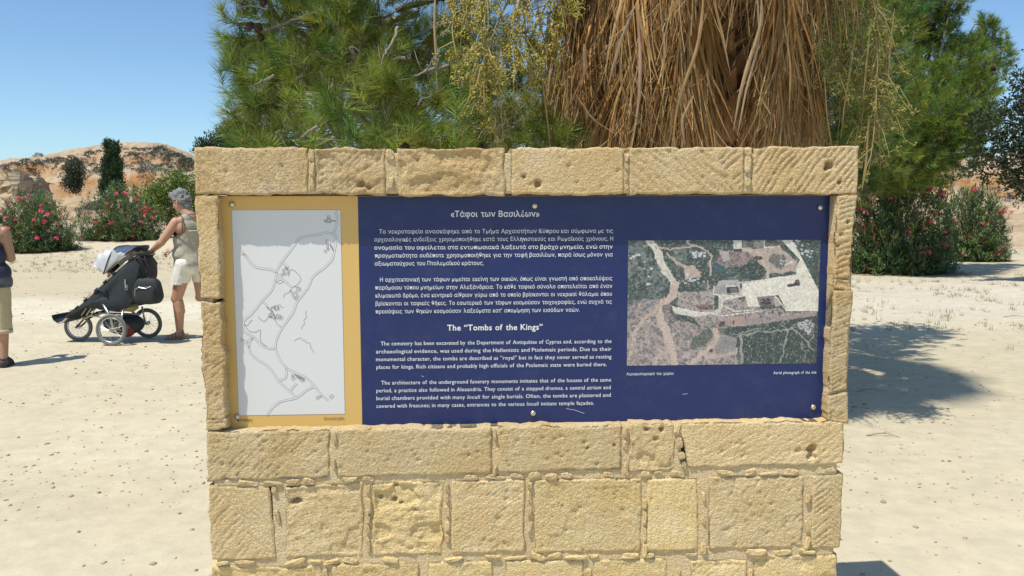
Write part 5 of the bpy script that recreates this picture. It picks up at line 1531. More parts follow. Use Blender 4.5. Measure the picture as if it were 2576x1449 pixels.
def joint_v(xa, xb, y0, y1, low=False, ww=13):
    y = y0
    while y < y1:
        h = rngc.uniform(18, 40)
        t = (y + h / 2 - y0) / (y1 - y0)
        if rngc.random() > 0.25: chip(xa + (xb - xa) * t, y + h / 2, rngc.uniform(0.7, 1.2) * ww, h, rngc.normal(0, 0.12), low, rngc.uniform(-0.003, 0.003))
        y += h + rngc.uniform(2, 8)
joint_h(600, 2110, 1213, 1186)
joint_h(545, 2060, 1417, 1389, low=True, hh=13)
joint_v(840, 840, 1082, 1198, ww=11); joint_v(1245, 1246, 1078, 1185, ww=9); joint_v(1573, 1576, 1074, 1180, ww=12); joint_v(1702, 1722, 1070, 1175, ww=17)
for xa, xb in [(689, 706), (927, 927), (1125, 1125), (1333, 1334), (1622, 1622), (1770, 1770), (2032, 2031)]:
    joint_v(xa, xb, 1226 - (xa - 600) * 0.018, 1396 - (xa - 600) * 0.010, low=xa > 1500)
for xa in [819, 1064, 1256, 1480, 1706, 1889]: joint_v(xa, xa, 1430, 1590, True)
# lintel joints: smeared flush with slivers of stone
for xa, hs, ww in [(784, [(392, 30), (425, 34), (462, 38)], 15), (981, [(390, 26), (460, 30)], 20), (1577, [(398, 16), (420, 20), (448, 22), (470, 16)], 10), (1882, [(383, 24), (412, 40), (458, 22)], 16)]:
    for y, h in hs: chip(xa, y, ww, h, 0, False, 0.0)
joint_h(510, 556, 755, 754, hh=9)
# a wisp of dry grass at the wall's right foot of the visible part

# ================================================================== INFORMATION PANEL
PW = 0.052      # the board's face lies this far behind the wall face
pw_ = lambda px, py: wuv(px, py, PW)
pTL, pTR, pBR, pBL = pw_(556, 490), pw_(2099, 495), pw_(2077, 1053), pw_(568, 1080)
PU0, PU1 = (pTL[0] + pBL[0]) / 2, (pTR[0] + pBR[0]) / 2
PV1, PV0 = (pTL[1] + pTR[1]) / 2, (pBR[1] + pBL[1]) / 2
panel = empty('information_panel', WB, WYAW)
tag(panel, 'blue and yellow bilingual information panel with plan and aerial photograph, bolted into the wall', 'sign')

def print_mat(name, col, vary=0.03, rough=0.28, attr=False, wear=0.0):
    m, nt, b = _mat(name)
    b.inputs['Roughness'].default_value = rough
    b.inputs['Specular IOR Level'].default_value = 0.45
    tc = nt.nodes.new('ShaderNodeTexCoord')
    nz = nt.nodes.new('ShaderNodeTexNoise'); nz.inputs['Scale'].default_value = 3.0; nz.inputs['Detail'].default_value = 8; nz.inputs['Roughness'].default_value = 0.7
    nt.links.new(tc.outputs['Object'], nz.inputs['Vector'])
    if attr:
        a = nt.nodes.new('ShaderNodeAttribute'); a.attribute_name = 'tint'
        nt.links.new(a.outputs['Color'], b.inputs['Base Color'])
    else:
        mx = nt.nodes.new('ShaderNodeMix'); mx.data_type = 'RGBA'
        mx.inputs['A'].default_value = (*[c * (1 - vary) for c in col], 1); mx.inputs['B'].default_value = (*[min(1, c * (1 + vary)) for c in col], 1)
        nt.links.new(nz.outputs['Fac'], mx.inputs['Factor'])
        src = mx.outputs['Result']
        if wear:
            # pale scuffs and dust film
            n2 = nt.nodes.new('ShaderNodeTexNoise'); n2.inputs['Scale'].default_value = 14; n2.inputs['Detail'].default_value = 10; n2.inputs['Roughness'].default_value = 0.8
            nt.links.new(tc.outputs['Object'], n2.inputs['Vector'])
            r = nt.nodes.new('ShaderNodeMapRange'); r.inputs['From Min'].default_value = 0.5; r.inputs['From Max'].default_value = 0.85; r.inputs['To Min'].default_value = 0.0; r.inputs['To Max'].default_value = wear
            nt.links.new(n2.outputs['Fac'], r.inputs['Value'])
            m2 = nt.nodes.new('ShaderNodeMix'); m2.data_type = 'RGBA'; m2.inputs['B'].default_value = (0.30, 0.30, 0.34, 1)
            nt.links.new(r.outputs['Result'], m2.inputs['Factor']); nt.links.new(src, m2.inputs['A']); src = m2.outputs['Result']
        nt.links.new(src, b.inputs['Base Color'])
    mr = nt.nodes.new('ShaderNodeMapRange'); mr.inputs['To Min'].default_value = rough * 0.8; mr.inputs['To Max'].default_value = rough * 1.3
    nt.links.new(nz.outputs['Fac'], mr.inputs['Value']); nt.links.new(mr.outputs['Result'], b.inputs['Roughness'])
    return m
M_blue = print_mat('panel_blue', (0.0095, 0.0225, 0.110), 0.10, 0.30, wear=0.10)
M_yellow = print_mat('panel_yellow', (0.66, 0.43, 0.135), 0.03, 0.38)
M_sheet = print_mat('plan_white', (0.68, 0.68, 0.665), 0.015, 0.38)
M_ink = print_mat('plan_ink', (0.22, 0.22, 0.23), 0.1, 0.5)
M_inkd = print_mat('caption_ink', (0.10, 0.075, 0.04), 0.1, 0.5)
M_white = print_mat('lettering_white', (0.74, 0.76, 0.78), 0.02, 0.45)
M_photo = print_mat('aerial_print', (0, 0, 0), 0, 0.34, attr=True)
M_alu = plain('panel_edge', (0.42, 0.40, 0.36), 0.4, 0.8)

def sheet(name, u0, u1, v0, v1, w, mat, parent=panel):
    return mk(name, [(u0, w, v0), (u1, w, v0), (u1, w, v1), (u0, w, v1)], [(0, 1, 2, 3)], mat, parent)

split = (pw_(901, 760)[0] + pw_(909, 760)[0]) / 2
mb = MB(); mb.box(((PU0 + PU1) / 2, PW + 0.0035, (PV0 + PV1) / 2), (PU1 - PU0, 0.005, PV1 - PV0)); mb.build('backing_board', M_alu, panel)
sheet('blue_field', split, PU1 - 0.001, PV0 + 0.001, PV1 - 0.001, PW + 0.0004, M_blue)
sheet('yellow_field', PU0 + 0.001, split, PV0 + 0.001, PV1 - 0.001, PW + 0.0004, M_yellow)
mTL, mTR, mBR, mBL = pw_(585, 527), pw_(858, 530), pw_(866, 1040), pw_(599, 1046)
MU0, MU1, MV1, MV0 = (mTL[0] + mBL[0]) / 2, (mTR[0] + mBR[0]) / 2, (mTL[1] + mTR[1]) / 2, (mBR[1] + mBL[1]) / 2
sheet('plan_border', MU0 - 0.0008, MU1 + 0.0008, MV0 - 0.0008, MV1 + 0.0008, PW - 0.0001, M_ink)
plan = sheet('ground_plan', MU0, MU1, MV0, MV1, PW - 0.0005, M_sheet)

def to_plan(x, y):
    """enlarged-crop coordinates of the plan -> panel plane"""
    return pw_(541 + x * 0.4341, 471.75 + y * 0.4341)

def smooth_line(pts, step=0.004):
    P = np.array(pts, float)
    Pp = np.vstack([2 * P[0] - P[1], P, 2 * P[-1] - P[-2]])
    out = []
    for i in range(1, len(Pp) - 2):
        n = max(2, int(np.linalg.norm(Pp[i + 1] - Pp[i]) / step))
        for t in np.linspace(0, 1, n, endpoint=False):
            a, b, c, d = Pp[i - 1], Pp[i], Pp[i + 1], Pp[i + 2]
            out.append(0.5 * ((2 * b) + (-a + c) * t + (2 * a - 5 * b + 4 * c - d) * t ** 2 + (-a + 3 * b - 3 * c + d) * t ** 3))
    out.append(P[-1])
    return np.array(out)

def ribbon(P, wd, w):
    T = unit(np.gradient(P, axis=0)); N = np.stack([-T[:, 1], T[:, 0]], 1) * wd / 2
    n = len(P)
    V = np.concatenate([np.stack([P[:, 0] - N[:, 0], np.full(n, w), P[:, 1] - N[:, 1]], 1), np.stack([P[:, 0] + N[:, 0], np.full(n, w), P[:, 1] + N[:, 1]], 1)])
    return V, [(i, i + 1, n + i + 1, n + i) for i in range(n - 1)]

ROADS = [[(700, 133), (708, 190), (697, 235), (683, 265), (640, 262), (590, 275), (520, 285), (485, 300), (460, 335), (430, 375), (387, 432), (360, 480), (349, 540), (325, 600), (270, 660), (240, 700), (205, 740), (170, 770), (163, 810), (175, 840), (222, 865), (260, 905), (310, 932), (352, 932)],
    [(683, 265), (700, 290), (698, 340), (690, 375), (680, 415), (640, 460), (570, 515), (545, 570), (510, 620), (475, 665), (455, 720), (420, 770), (380, 830), (355, 890), (353, 935), (370, 985), (413, 1045), (480, 1080), (530, 1105), (575, 1150), (620, 1205), (655, 1232)],
    [(152, 372), (180, 400), (225, 455), (270, 468), (320, 475), (350, 490)], [(143, 384), (165, 385), (180, 398)],
    [(145, 880), (185, 890), (222, 868)], [(160, 885), (195, 920), (205, 960), (250, 1000), (310, 1040), (345, 1085), (368, 1122), (410, 1160), (468, 1215)],
    [(222, 868), (200, 895), (197, 930)], [(413, 1045), (410, 1100), (368, 1120)], [(575, 1155), (530, 1175), (472, 1218), (385, 1240), (340, 1270), (300, 1318)],
    [(475, 1135), (450, 1160), (435, 1182)], [(349, 540), (385, 533), (415, 550), (445, 582)], [(352, 490), (388, 530)], [(387, 432), (408, 448), (425, 463)], [(270, 660), (290, 672), (305, 695)]]
LINES = [[(425, 515), (440, 475), (480, 500), (498, 530), (485, 555), (455, 578)], [(532, 715), (525, 730), (530, 750), (515, 770), (520, 790), (508, 800), (500, 820)], [(460, 888), (495, 870), (505, 885), (520, 883), (525, 897), (550, 903), (557, 935), (566, 940), (573, 960)],
    [(170, 790), (185, 815), (200, 833), (235, 838), (250, 830), (265, 825), (262, 870), (268, 895), (300, 922)], [(170, 795), (190, 798), (205, 775), (218, 770)], [(250, 750), (285, 777), (320, 745), (355, 778), (358, 790), (388, 812)],
    [(355, 548), (375, 557), (398, 545)], [(440, 590), (425, 610), (402, 620), (398, 640)], [(445, 580), (470, 575), (495, 595)], [(330, 720), (322, 740), (345, 765)], [(375, 675), (380, 690), (398, 697)], [(683, 350), (670, 330)]]
rd = MB(); rw = MB()
for r_ in ROADS:
    P = smooth_line([to_plan(*p) for p in r_])
    rd.add(*ribbon(P, 0.0062, PW - 0.0009)); rw.add(*ribbon(P, 0.0045, PW - 0.0013))
rd.build('plan_roads', M_ink, plan)
rw.build('plan_road_fill', M_sheet, plan)
ln_ = MB()
for r_ in LINES: ln_.add(*ribbon(smooth_line([to_plan(*p) for p in r_], 0.003), 0.0013, PW - 0.0009))
def outline(cx, cy, s, ang, n=4, wd=0.0012, w=PW - 0.0017, asp=1.0):
    a0 = math.radians(ang)
    pts = []
    for (a, b) in [(-1, -1), (1, -1), (1, 1), (-1, 1), (-1, -1)]:
        x, y = a * s / 2, b * s / 2 * asp
        pts.append(to_plan(cx + x * math.cos(a0) - y * math.sin(a0), cy + x * math.sin(a0) + y * math.cos(a0)))
    for i in range(4): ln_.add(*ribbon(np.array([pts[i], pts[i + 1]]), wd, w))
for (cx, cy, s, a) in [(659, 192, 24, 0), (659, 192, 13, 0), (658, 170, 12, 0), (638, 194, 9, 0), (656, 318, 26, 8), (652, 345, 11, 20), (656, 357, 9, 10), (640, 368, 12, 15), (411, 486, 32, -22), (411, 486, 20, -22), (390, 504, 12, -22), (464, 622, 32, -24), (464, 622, 18, -24), (485, 588, 20, 30), (470, 643, 12, -20), (357, 696, 26, -12), (357, 696, 16, -12), (366, 748, 24, 18), (366, 748, 12, 18), (385, 755, 14, 25), (322, 740, 20, 30), (454, 1105, 16, 20), (484, 1098, 16, 20), (505, 1112, 20, 25), (449, 1090, 10, 30), (675, 1210, 18, 45), (595, 1218, 14, 15), (440, 600, 8, 0)]:
    outline(cx, cy, s, a)
for seg in [[(673, 193), (700, 194)], [(668, 335), (688, 368)], [(405, 460), (425, 470)], [(330, 712), (350, 755)], [(320, 700), (345, 690)], [(315, 705), (330, 715)], [(460, 1082), (520, 1118)], [(300, 690), (312, 702)], [(310, 745), (330, 752)], [(604, 1212), (618, 1206)], [(340, 735), (350, 762)]]:
    ln_.add(*ribbon(np.array([to_plan(*p) for p in seg]), 0.0028, PW - 0.0018))
ln_.build('plan_drawing', M_ink, plan)

# ---- lettering
_fc = {}
def word_mesh(txt, bold=False, italic=False):
    key = (txt, bold, italic)
    if key in _fc: return _fc[key]
    # the fill of a letter can fail at an unlucky outline width: take the fullest of a few
    best = None
    for off in ((0.018,) if bold else (0.004,)):
        V, F = _word(txt, off, italic)
        ar = 0.0
        for f in F:
            P = V[list(f)]; x, y = P[:, 0], P[:, 1]
            ar += abs((x * np.roll(y, -1) - y * np.roll(x, -1)).sum()) / 2
        if best is None or ar > best[0] * 1.02: best = (ar, V, F)
    _fc[key] = best[1:]
    return _fc[key]

def _word(txt, off, italic):
    cu = bpy.data.curves.new('t', 'FONT'); cu.body = txt; cu.size = 1.0; cu.resolution_u = 2
    cu.offset = off; cu.space_character = 1.05
    if italic: cu.shear = 0.22
    o = bpy.data.objects.new('t', cu); COL.objects.link(o)
    dg = bpy.context.evaluated_depsgraph_get()
    me = bpy.data.meshes.new_from_object(o.evaluated_get(dg))
    V = np.zeros(len(me.vertices) * 3, np.float32); me.vertices.foreach_get('co', V); V = V.reshape(-1, 3)[:, :2].copy()
    F = [tuple(p.vertices) for p in me.polygons]
    bpy.data.objects.remove(o); bpy.data.curves.remove(cu); bpy.data.meshes.remove(me)
    return V, F

def text_line(mb, txt, x0, x1, ybase, cap_px, w=None, bold=False, sx=0.86, justify=True):
    """words between photo px x0..x1 on a base line through (x0, ybase); cap_px = capital height"""
    a = pw_(x0, ybase); b = pw_(x1, ybase)
    width = b[0] - a[0]
    S = cap_px / 793.0 / 0.727
    words = [t for t in txt.split(' ') if t]
    ms, ws = [], []
    for t in words:
        it = t.startswith('_')
        V, F = word_mesh(t.strip('_').replace('_', ''), bold, it)
        ms.append((V, F)); ws.append(V[:, 0].max() - V[:, 0].min())
    tot = sum(ws) * S * sx
    n = len(words)
    gap_min = 0.20 * S
    if n > 1:
        sx = min(1.10, (width - (n - 1) * 0.40 * S) / (sum(ws) * S)); tot = sum(ws) * S * sx
    gap = (width - tot) / (n - 1) if n > 1 else 0
    if n == 1: sx = width / (ws[0] * S)
    x = a[0]
    for (V, F), wd in zip(ms, ws):
        P = np.stack([x + (V[:, 0] - V[:, 0].min()) * S * sx, np.full(len(V), PW - 0.0012 if w is None else w), a[1] + V[:, 1] * S], 1)
        mb.add(P, F)
        x += wd * S * sx + gap

def block(name, lines, cap, bold=False, mat=None, sx=0.86):
    mb = MB()
    for (t, x0, x1, y) in lines: text_line(mb, t, x0, x1, y, cap, bold=bold, sx=sx)
    return mb.build(name, mat or M_white, panel)

block('heading', [('«Τάφοι των Βασιλέων»', 1134, 1357, 545.5)], 15.0, True)
block('paragraph', [
    ('Το νεκροταφείο ανασκάφηκε από το Τμήμα Αρχαιοτήτων Κύπρου και σύμφωνα με τις', 954, 1542, 587.5),
    ('αρχαιολογικές ενδείξεις χρησιμοποιήθηκε κατά τους Ελληνιστικούς και Ρωμαϊκούς χρόνους. Η', 942, 1542, 607.5),
    ('ονομασία του οφείλεται στα εντυπωσιακά λαξευτά στο βράχο μνημεία, ενώ στην', 942, 1541, 628),
    ('πραγματικότητα ουδέποτε χρησιμοποιήθηκε για την ταφή βασιλέων, παρά ίσως μόνον για', 943, 1541, 648),
    ('αξιωματούχους του Πτολεμαϊκού κράτους.', 943, 1217, 668)], 10.6)
block('paragraph', [
    ('Η αρχιτεκτονική των τάφων μιμείται εκείνη των οικιών, όπως είναι γνωστή από αποκαλύψεις', 956, 1540, 708.5),
    ('παρόμοιου τύπου μνημείων στην Αλεξάνδρεια. Το κάθε ταφικό σύνολο αποτελείται από έναν', 944, 1540, 728.5),
    ('κλιμακωτό δρόμο, ένα κεντρικό αίθριον γύρω από το οποίο βρίσκονται οι νεκρικοί θάλαμοι όπου', 945, 1539, 748.5),
    ('βρίσκονται οι ταφικές θήκες. Το εσωτερικό των τάφων κοσμούσαν τοιχογραφίες, ενώ συχνά τις', 945, 1539, 768.5),
    ('προσόψεις των θηκών κοσμούσαν λαξεύματα κατ’ απομίμηση των εισόδων ναών.', 945, 1458, 788.5)], 10.6)
block('heading', [('The “Tombs of the Kings”', 1125, 1365, 831.5)], 15.5, True)
block('paragraph', [
    ('The cemetery has been excavated by the Department of Antiquities of Cyprus and, according to the', 958, 1538, 869),
    ('archaeological evidence, was used during the Hellenistic and Ptolemaic periods. Due to their', 946, 1538, 889),
    ('monumental character, the tombs are described as  ”royal” but in fact they never served as resting', 946, 1538, 908.5),
    ('places for kings. Rich citizens and probably high officials of the Ptolemaic state were buried there.', 947, 1526, 928)], 10.6)
block('paragraph', [
    ('The architecture of the underground funerary monuments imitates that of the houses of the same', 959, 1537, 967.5),
    ('period, a practice also followed in Alexandria. They consist of a stepped _dromos,_ a central _atrium_ and', 947, 1536, 987),
    ('burial chambers provided with many _loculi_ for single burials. Often, the tombs are plastered and', 947, 1536, 1006.5),
    ('covered with frescoes; in many cases, entrances to the various _loculi_ imitate temple façades.', 947, 1494, 1026)], 10.6)
block('caption', [('Αεροφωτογραφία του χώρου', 1576, 1694, 944)], 7.6)
block('caption', [('Aerial photograph of the site', 1945, 2053, 941)], 8.0)
block('caption', [('Κάτοψη', 598, 634, 1060)], 7.6, mat=M_inkd)
block('caption', [('Ground plan', 815, 866, 1056)], 7.8, mat=M_inkd)

# ---- the aerial photograph, a flat colour print painted cell by cell
def aerial():
    NX, NY = 340, 222
    x = (np.arange(NX) + 0.5) / NX; y = (np.arange(NY) + 0.5) / NY
    X, Y = np.meshgrid(100 + x * 1310, 105 + y * 850)      # crop coordinates of the photograph
    dx = 22 * fbm(X / 42, Y / 42, 0, 5, 1, 0.65); dy = 22 * fbm(X / 42, Y / 42, 5, 5, 2, 0.65)
    XX, YY = X + dx, Y + dy
    def poly(pts, soft=False, px=X, py=Y):
        P = np.array(pts, float); n = len(P)
        ins = np.zeros(px.shape, bool)
        j = n - 1
        for i in range(n):
            xi, yi, xj, yj = P[i, 0], P[i, 1], P[j, 0], P[j, 1]
            c = ((yi > py) != (yj > py)) & (px < (xj - xi) * (py - yi) / (yj - yi + 1e-9) + xi)
            ins ^= c; j = i
        return ins
    def line(pts, wd, px=XX, py=YY):
        m = np.zeros(px.shape, bool)
        for (a, b) in zip(pts[:-1], pts[1:]):
            a = np.array(a, float); b = np.array(b, float); d = b - a; L2 = d @ d + 1e-9
            t = np.clip(((px - a[0]) * d[0] + (py - a[1]) * d[1]) / L2, 0, 1)
            m |= np.hypot(px - a[0] - t * d[0], py - a[1] - t * d[1]) < wd / 2
        return m
    def c(r, g, b): return np.array(lin(r, g, b)) * 1.05
    green = c(52, 70, 66); green2 = c(92, 104, 98); dirt = c(165, 146, 140); rock = c(150, 142, 150); pale = c(206, 200, 186); sand = c(184, 164, 150)
    n1 = fbm(X / 90, Y / 90, 0, 4, 11); n2 = fbm(X / 18, Y / 18, 0, 4, 12); n3 = fbm(X / 9, Y / 9, 0, 3, 13)
    I = np.tile(green, (NY, NX, 1)) * 1.0
    def paint(m, col, k=1.0): I[m] = I[m] * (1 - k) + np.array(col) * k
    I += sstep(-0.1, 0.5, n1 + n2 * 0.6)[..., None] * (green2 - green)
    # rocky scrub bottom left and left
    sc = poly([(60, 500), (330, 500), (420, 640), (640, 700), (840, 760), (860, 960), (60, 980)], px=XX, py=YY)
    paint(sc, dirt, 0.85)
    t = sc & (n2 + 0.5 * n3 > 0.12); paint(t, c(92, 98, 104), 0.85)
    t = sc & (n2 - 0.3 * n3 < -0.35); paint(t, c(196, 184, 182), 0.7)
    t = poly([(60, 130), (380, 260), (380, 440), (300, 500), (60, 520)], px=XX, py=YY) & (n2 > -0.05); paint(t, c(112, 116, 116), 0.6)
    t = poly([(60, 380), (300, 470), (100, 560)], px=XX, py=YY); paint(t, green, 0.6)
    # green fields with footpaths at lower right, upper right
    gf = poly([(850, 700), (1400, 600), (1420, 960), (890, 960)], px=XX, py=YY); paint(gf, c(44, 62, 58), 0.9)
    paint(poly([(1210, 100), (1430, 100), (1420, 450), (1300, 260)], px=XX, py=YY), c(48, 70, 62), 0.9)
    # wide paths and forecourt
    paint(line([(235, 105), (290, 170), (330, 260), (390, 360), (430, 420)], 46), pale * 0.92)
    paint(line([(280, 155), (420, 165), (540, 150), (620, 165), (665, 220), (655, 340)], 13), sand)
    paint(line([(500, 105), (540, 150)], 10), sand)
    paint(line([(425, 400), (410, 480), (350, 520), (310, 580), (340, 680), (390, 780), (420, 860), (430, 960)], 52), sand * 1.04)
    paint(line([(310, 560), (220, 640), (160, 720), (120, 900)], 26), sand * 0.95)
    paint(line([(700, 720), (720, 780), (660, 840), (600, 890), (540, 960)], 40), sand)
    paint(line([(390, 850), (300, 900), (290, 960)], 30), sand * 0.98)
    paint(line([(360, 190), (420, 240), (470, 290)], 12), sand * 0.9)
    paint(poly([(470, 280), (540, 270), (600, 320), (600, 360), (500, 365)], px=XX, py=YY), sand * 0.95)
    paint(line([(640, 380), (650, 440)], 12), sand * 0.85)
    paint(poly([(620, 880), (860, 840), (860, 880), (640, 925)]), sand * 0.95)
    # rocky outcrop, upper middle
    ro = poly([(720, 170), (900, 180), (950, 230), (880, 290), (760, 300), (700, 250)], px=XX, py=YY); paint(ro, c(150, 130, 126), 0.85); paint(ro & (n3 > 0.05), c(84, 82, 84), 0.6)
    paint(poly([(720, 180), (790, 175), (790, 250), (740, 245)], px=XX, py=YY), c(178, 168, 168), 0.8)
    # pale esplanade
    esp = poly([(880, 400), (1060, 370), (1250, 340), (1240, 300), (1270, 240), (1140, 110), (1210, 108), (1300, 260), (1408, 455), (1405, 590), (1190, 590), (1130, 480), (980, 490), (1000, 550), (925, 555), (905, 490), (870, 480)])
    paint(esp, pale)
    paint(line([(880, 170), (1000, 200), (1050, 320), (1050, 370)], 26), sand * 1.05)
    paint(poly([(870, 170), (1130, 150), (1250, 260), (1240, 320), (1060, 330), (960, 230)], px=XX, py=YY), sand, 0.85)
    paint(poly([(1060, 205), (1160, 200), (1180, 270), (1150, 305), (1060, 260)], px=XX, py=YY), c(82, 86, 84), 0.85)
    paint(np.hypot((X - 945) / 95, (Y - 320) / 55) < 1, c(44, 62, 58), 0.95)
    paint(np.hypot((X - 985) / 30, (Y - 228) / 14) < 1, c(60, 56, 54))
    paint(poly([(720, 380), (850, 380), (870, 440), (870, 480), (700, 470), (690, 430)], px=XX, py=YY), c(176, 170, 168), 0.9)
    # buildings at the top
    paint(poly([(810, 107), (868, 107), (872, 168), (815, 168)]), c(196, 194, 184)); paint(poly([(815, 168), (872, 168), (872, 184), (815, 184)]), c(60, 56, 56))
    paint(poly([(875, 120), (1020, 118), (1020, 160), (885, 160)]), c(120, 116, 112)); paint(poly([(890, 130), (950, 128), (950, 155), (900, 155)]), c(70, 74, 72))
    paint(poly([(1040, 120), (1125, 118), (1125, 150), (1045, 150)]), c(92, 84, 84)); paint(line([(1020, 107), (1025, 158), (1130, 150)], 6, X, Y), pale)
    # the ruins: grey-pink rock with terraces, walls and pits
    ru = poly([(440, 450), (560, 455), (690, 440), (690, 580), (740, 560), (770, 510), (905, 495), (920, 555), (1005, 555), (1010, 580), (1140, 570), (1190, 600), (1400, 590), (1400, 620), (900, 690), (600, 690), (560, 640), (440, 570)], px=XX * 0.3 + X * 0.7, py=YY * 0.3 + Y * 0.7)
    paint(ru, c(158, 146, 142)); paint(ru & (n3 > 0.12), c(104, 96, 94), 0.75); paint(ru & (n3 < -0.3), c(190, 182, 176), 0.7)
    paint(poly([(400, 545), (440, 560), (500, 570), (560, 590), (690, 590), (730, 560), (730, 500), (700, 470), (870, 480), (890, 490), (760, 515), (735, 600), (560, 625), (420, 600)]), pale * 0.96)
    paint(poly([(860, 640), (1400, 605), (1400, 625), (900, 690), (830, 690)]), c(150, 134, 128), 0.8)
    ob = poly([(335, 535), (385, 530), (400, 600), (440, 640), (400, 665), (360, 660), (345, 600)], px=XX, py=YY); paint(ob, c(142, 130, 126)); paint(ob & (n3 > 0), c(74, 70, 70), 0.7)
    for (pts, col) in [([(770, 425), (850, 420), (862, 460), (775, 465)], (46, 46, 52)), ([(790, 430), (845, 428), (850, 455), (800, 458)], (96, 92, 96)), ([(690, 415), (765, 412), (768, 462), (692, 465)], (150, 146, 144)),
        ([(980, 490), (1095, 482), (1115, 545), (1008, 552)], (120, 110, 108)), ([(1005, 510), (1070, 502), (1082, 545), (1010, 548)], (42, 42, 50)), ([(1095, 490), (1135, 500), (1150, 550), (1110, 565)], (168, 158, 152)),
        ([(850, 498), (895, 490), (900, 508), (852, 512)], (70, 64, 64)), ([(1185, 405), (1225, 400), (1240, 378), (1268, 374), (1280, 418), (1190, 428)], (92, 86, 86)), ([(1200, 412), (1235, 408), (1250, 392), (1262, 410), (1205, 420)], (50, 46, 48)),
        ([(540, 545), (680, 540), (685, 575), (600, 575)], (110, 84, 76)), ([(700, 650), (780, 645), (785, 700), (715, 705)], (150, 128, 120)), ([(720, 660), (765, 655), (770, 690), (728, 694)], (70, 60, 58)),
        ([(800, 630), (880, 625), (885, 690), (810, 695)], (170, 140, 128)), ([(1085, 592), (1098, 590), (1100, 606), (1088, 608)], (60, 56, 56)), ([(1130, 600), (1143, 598), (1145, 615), (1133, 616)], (60, 56, 56)), ([(1005, 620), (1016, 618), (1018, 636), (1008, 637)], (60, 56, 56)), ([(1110, 580), (1135, 578), (1136, 585), (1111, 587)], (50, 46, 46)),
        ([(1230, 600), (1290, 590), (1292, 604), (1235, 612)], (110, 100, 98)), ([(820, 652), (832, 650), (834, 680), (824, 682)], (50, 42, 42)), ([(630, 562), (655, 560), (656, 576), (632, 576)], (50, 46, 48))]:
        paint(poly(pts), c(*col))
    for pts in [[(685, 415), (685, 470), (725, 480), (725, 600)], [(770, 420), (850, 412), (868, 462)], [(980, 490), (1100, 478), (1190, 590), (1330, 575), (1405, 590)], [(440, 560), (560, 590), (690, 600), (735, 620), (900, 600)], [(905, 490), (925, 556), (1005, 552)], [(850, 395), (1010, 378), (1150, 355)], [(1180, 405), (1235, 398), (1238, 375), (1270, 370), (1285, 418), (1188, 432), (1180, 405)], [(745, 545), (830, 590), (960, 580)], [(730, 620), (1000, 590)]]:
        paint(line(pts, 6, X, Y), c(214, 208, 198))
    # footpaths in the field and the heap of stones
    for pts, wd in [([(860, 760), (1000, 730), (1180, 720), (1230, 700), (1270, 740), (1390, 860)], 10), ([(1200, 730), (1180, 820), (1165, 940)], 10), ([(1150, 680), (1200, 720)], 10), ([(1230, 700), (1270, 660)], 8), ([(1300, 800), (1335, 945)], 4), ([(1350, 800), (1385, 760), (1380, 680)], 7), ([(880, 760), (890, 940)], 18), ([(870, 745), (1010, 700)], 7), ([(530, 850), (600, 860), (640, 840)], 9)]:
        paint(line(pts, wd), c(150, 148, 140), 0.9)
    hp = poly([(1255, 660), (1330, 650), (1380, 690), (1360, 745), (1290, 720)], px=XX, py=YY); paint(hp, c(182, 182, 184)); paint(hp & (n3 > 0.05), c(90, 92, 96), 0.8)
    paint(poly([(720, 760), (845, 750), (850, 860), (700, 880)], px=XX, py=YY), c(128, 126, 124), 0.7)
    paint(poly([(540, 760), (650, 700), (690, 740), (640, 820), (540, 850)], px=XX, py=YY), c(62, 76, 70), 0.8)
    # bushes, rubble and bare patches mottling everything but the forecourt
    mo = ~esp
    paint(mo & (n3 > 0.30), c(62, 70, 72), 0.5); paint(mo & (n3 < -0.34), c(176, 170, 168), 0.5)
    paint(mo & (np.abs(fbm(X / 30, Y / 30, 3, 4, 19, 0.6)) < 0.03), c(150, 140, 132), 0.45)
    # palm and boulders
    for k in range(11):
        a = k * 2 * math.pi / 11; paint(line([(715, 300), (715 + 48 * math.cos(a), 300 + 42 * math.sin(a))], 6, X, Y), c(58, 92, 96))
    rg = np.random.default_rng(5)
    for (cx, cy, sx_, sy_, n) in [(1270, 130, 50, 22, 14), (1320, 190, 50, 22, 16), (560, 205, 50, 18, 22), (160, 210, 40, 12, 8), (240, 330, 80, 60, 8), (1180, 250, 60, 25, 14), (540, 370, 70, 30, 16)]:
        for _ in range(n):
            px_, py_ = cx + rg.normal() * sx_ / 1.6, cy + rg.normal() * sy_ / 1.6; s = rg.uniform(4, 10)
            paint((np.abs(X - px_) < s) & (np.abs(Y - py_) < s * 0.7), c(188, 188, 192), 0.85)
    paint(np.hypot((X - 677) / 14, (Y - 857) / 12) < 1, c(70, 70, 82))
    I *= (1 + 0.28 * n3 + 0.20 * n2 + 0.20 * rg.normal(size=n3.shape) * 0.6)[..., None]
    I = np.clip(I * 1.04 + 0.012, 0.01, 0.9)
    qTL, qTR, qBR, qBL = pw_(1580, 604), pw_(2065, 604), pw_(2053, 915), pw_(1577, 919)
    u0, u1 = (qTL[0] + qBL[0]) / 2, (qTR[0] + qBR[0]) / 2; v1, v0 = (qTL[1] + qTR[1]) / 2, (qBR[1] + qBL[1]) / 2
    # cells as quads; colour per face corner
    gx, gz = np.meshgrid(np.linspace(u0, u1, NX), np.linspace(v1, v0, NY))
    V = np.stack([gx, np.full(gx.shape, PW - 0.0006), gz], -1).reshape(-1, 3)
    i = np.arange(NY - 1)[:, None] * NX; j = np.arange(NX - 1)[None]
    F = np.stack([i + j, i + NX + j, i + NX + j + 1, i + j + 1], -1).reshape(-1, 4)
    mk('aerial_photograph', V, F, M_photo, panel, cols=I.reshape(-1, 3))
aerial()

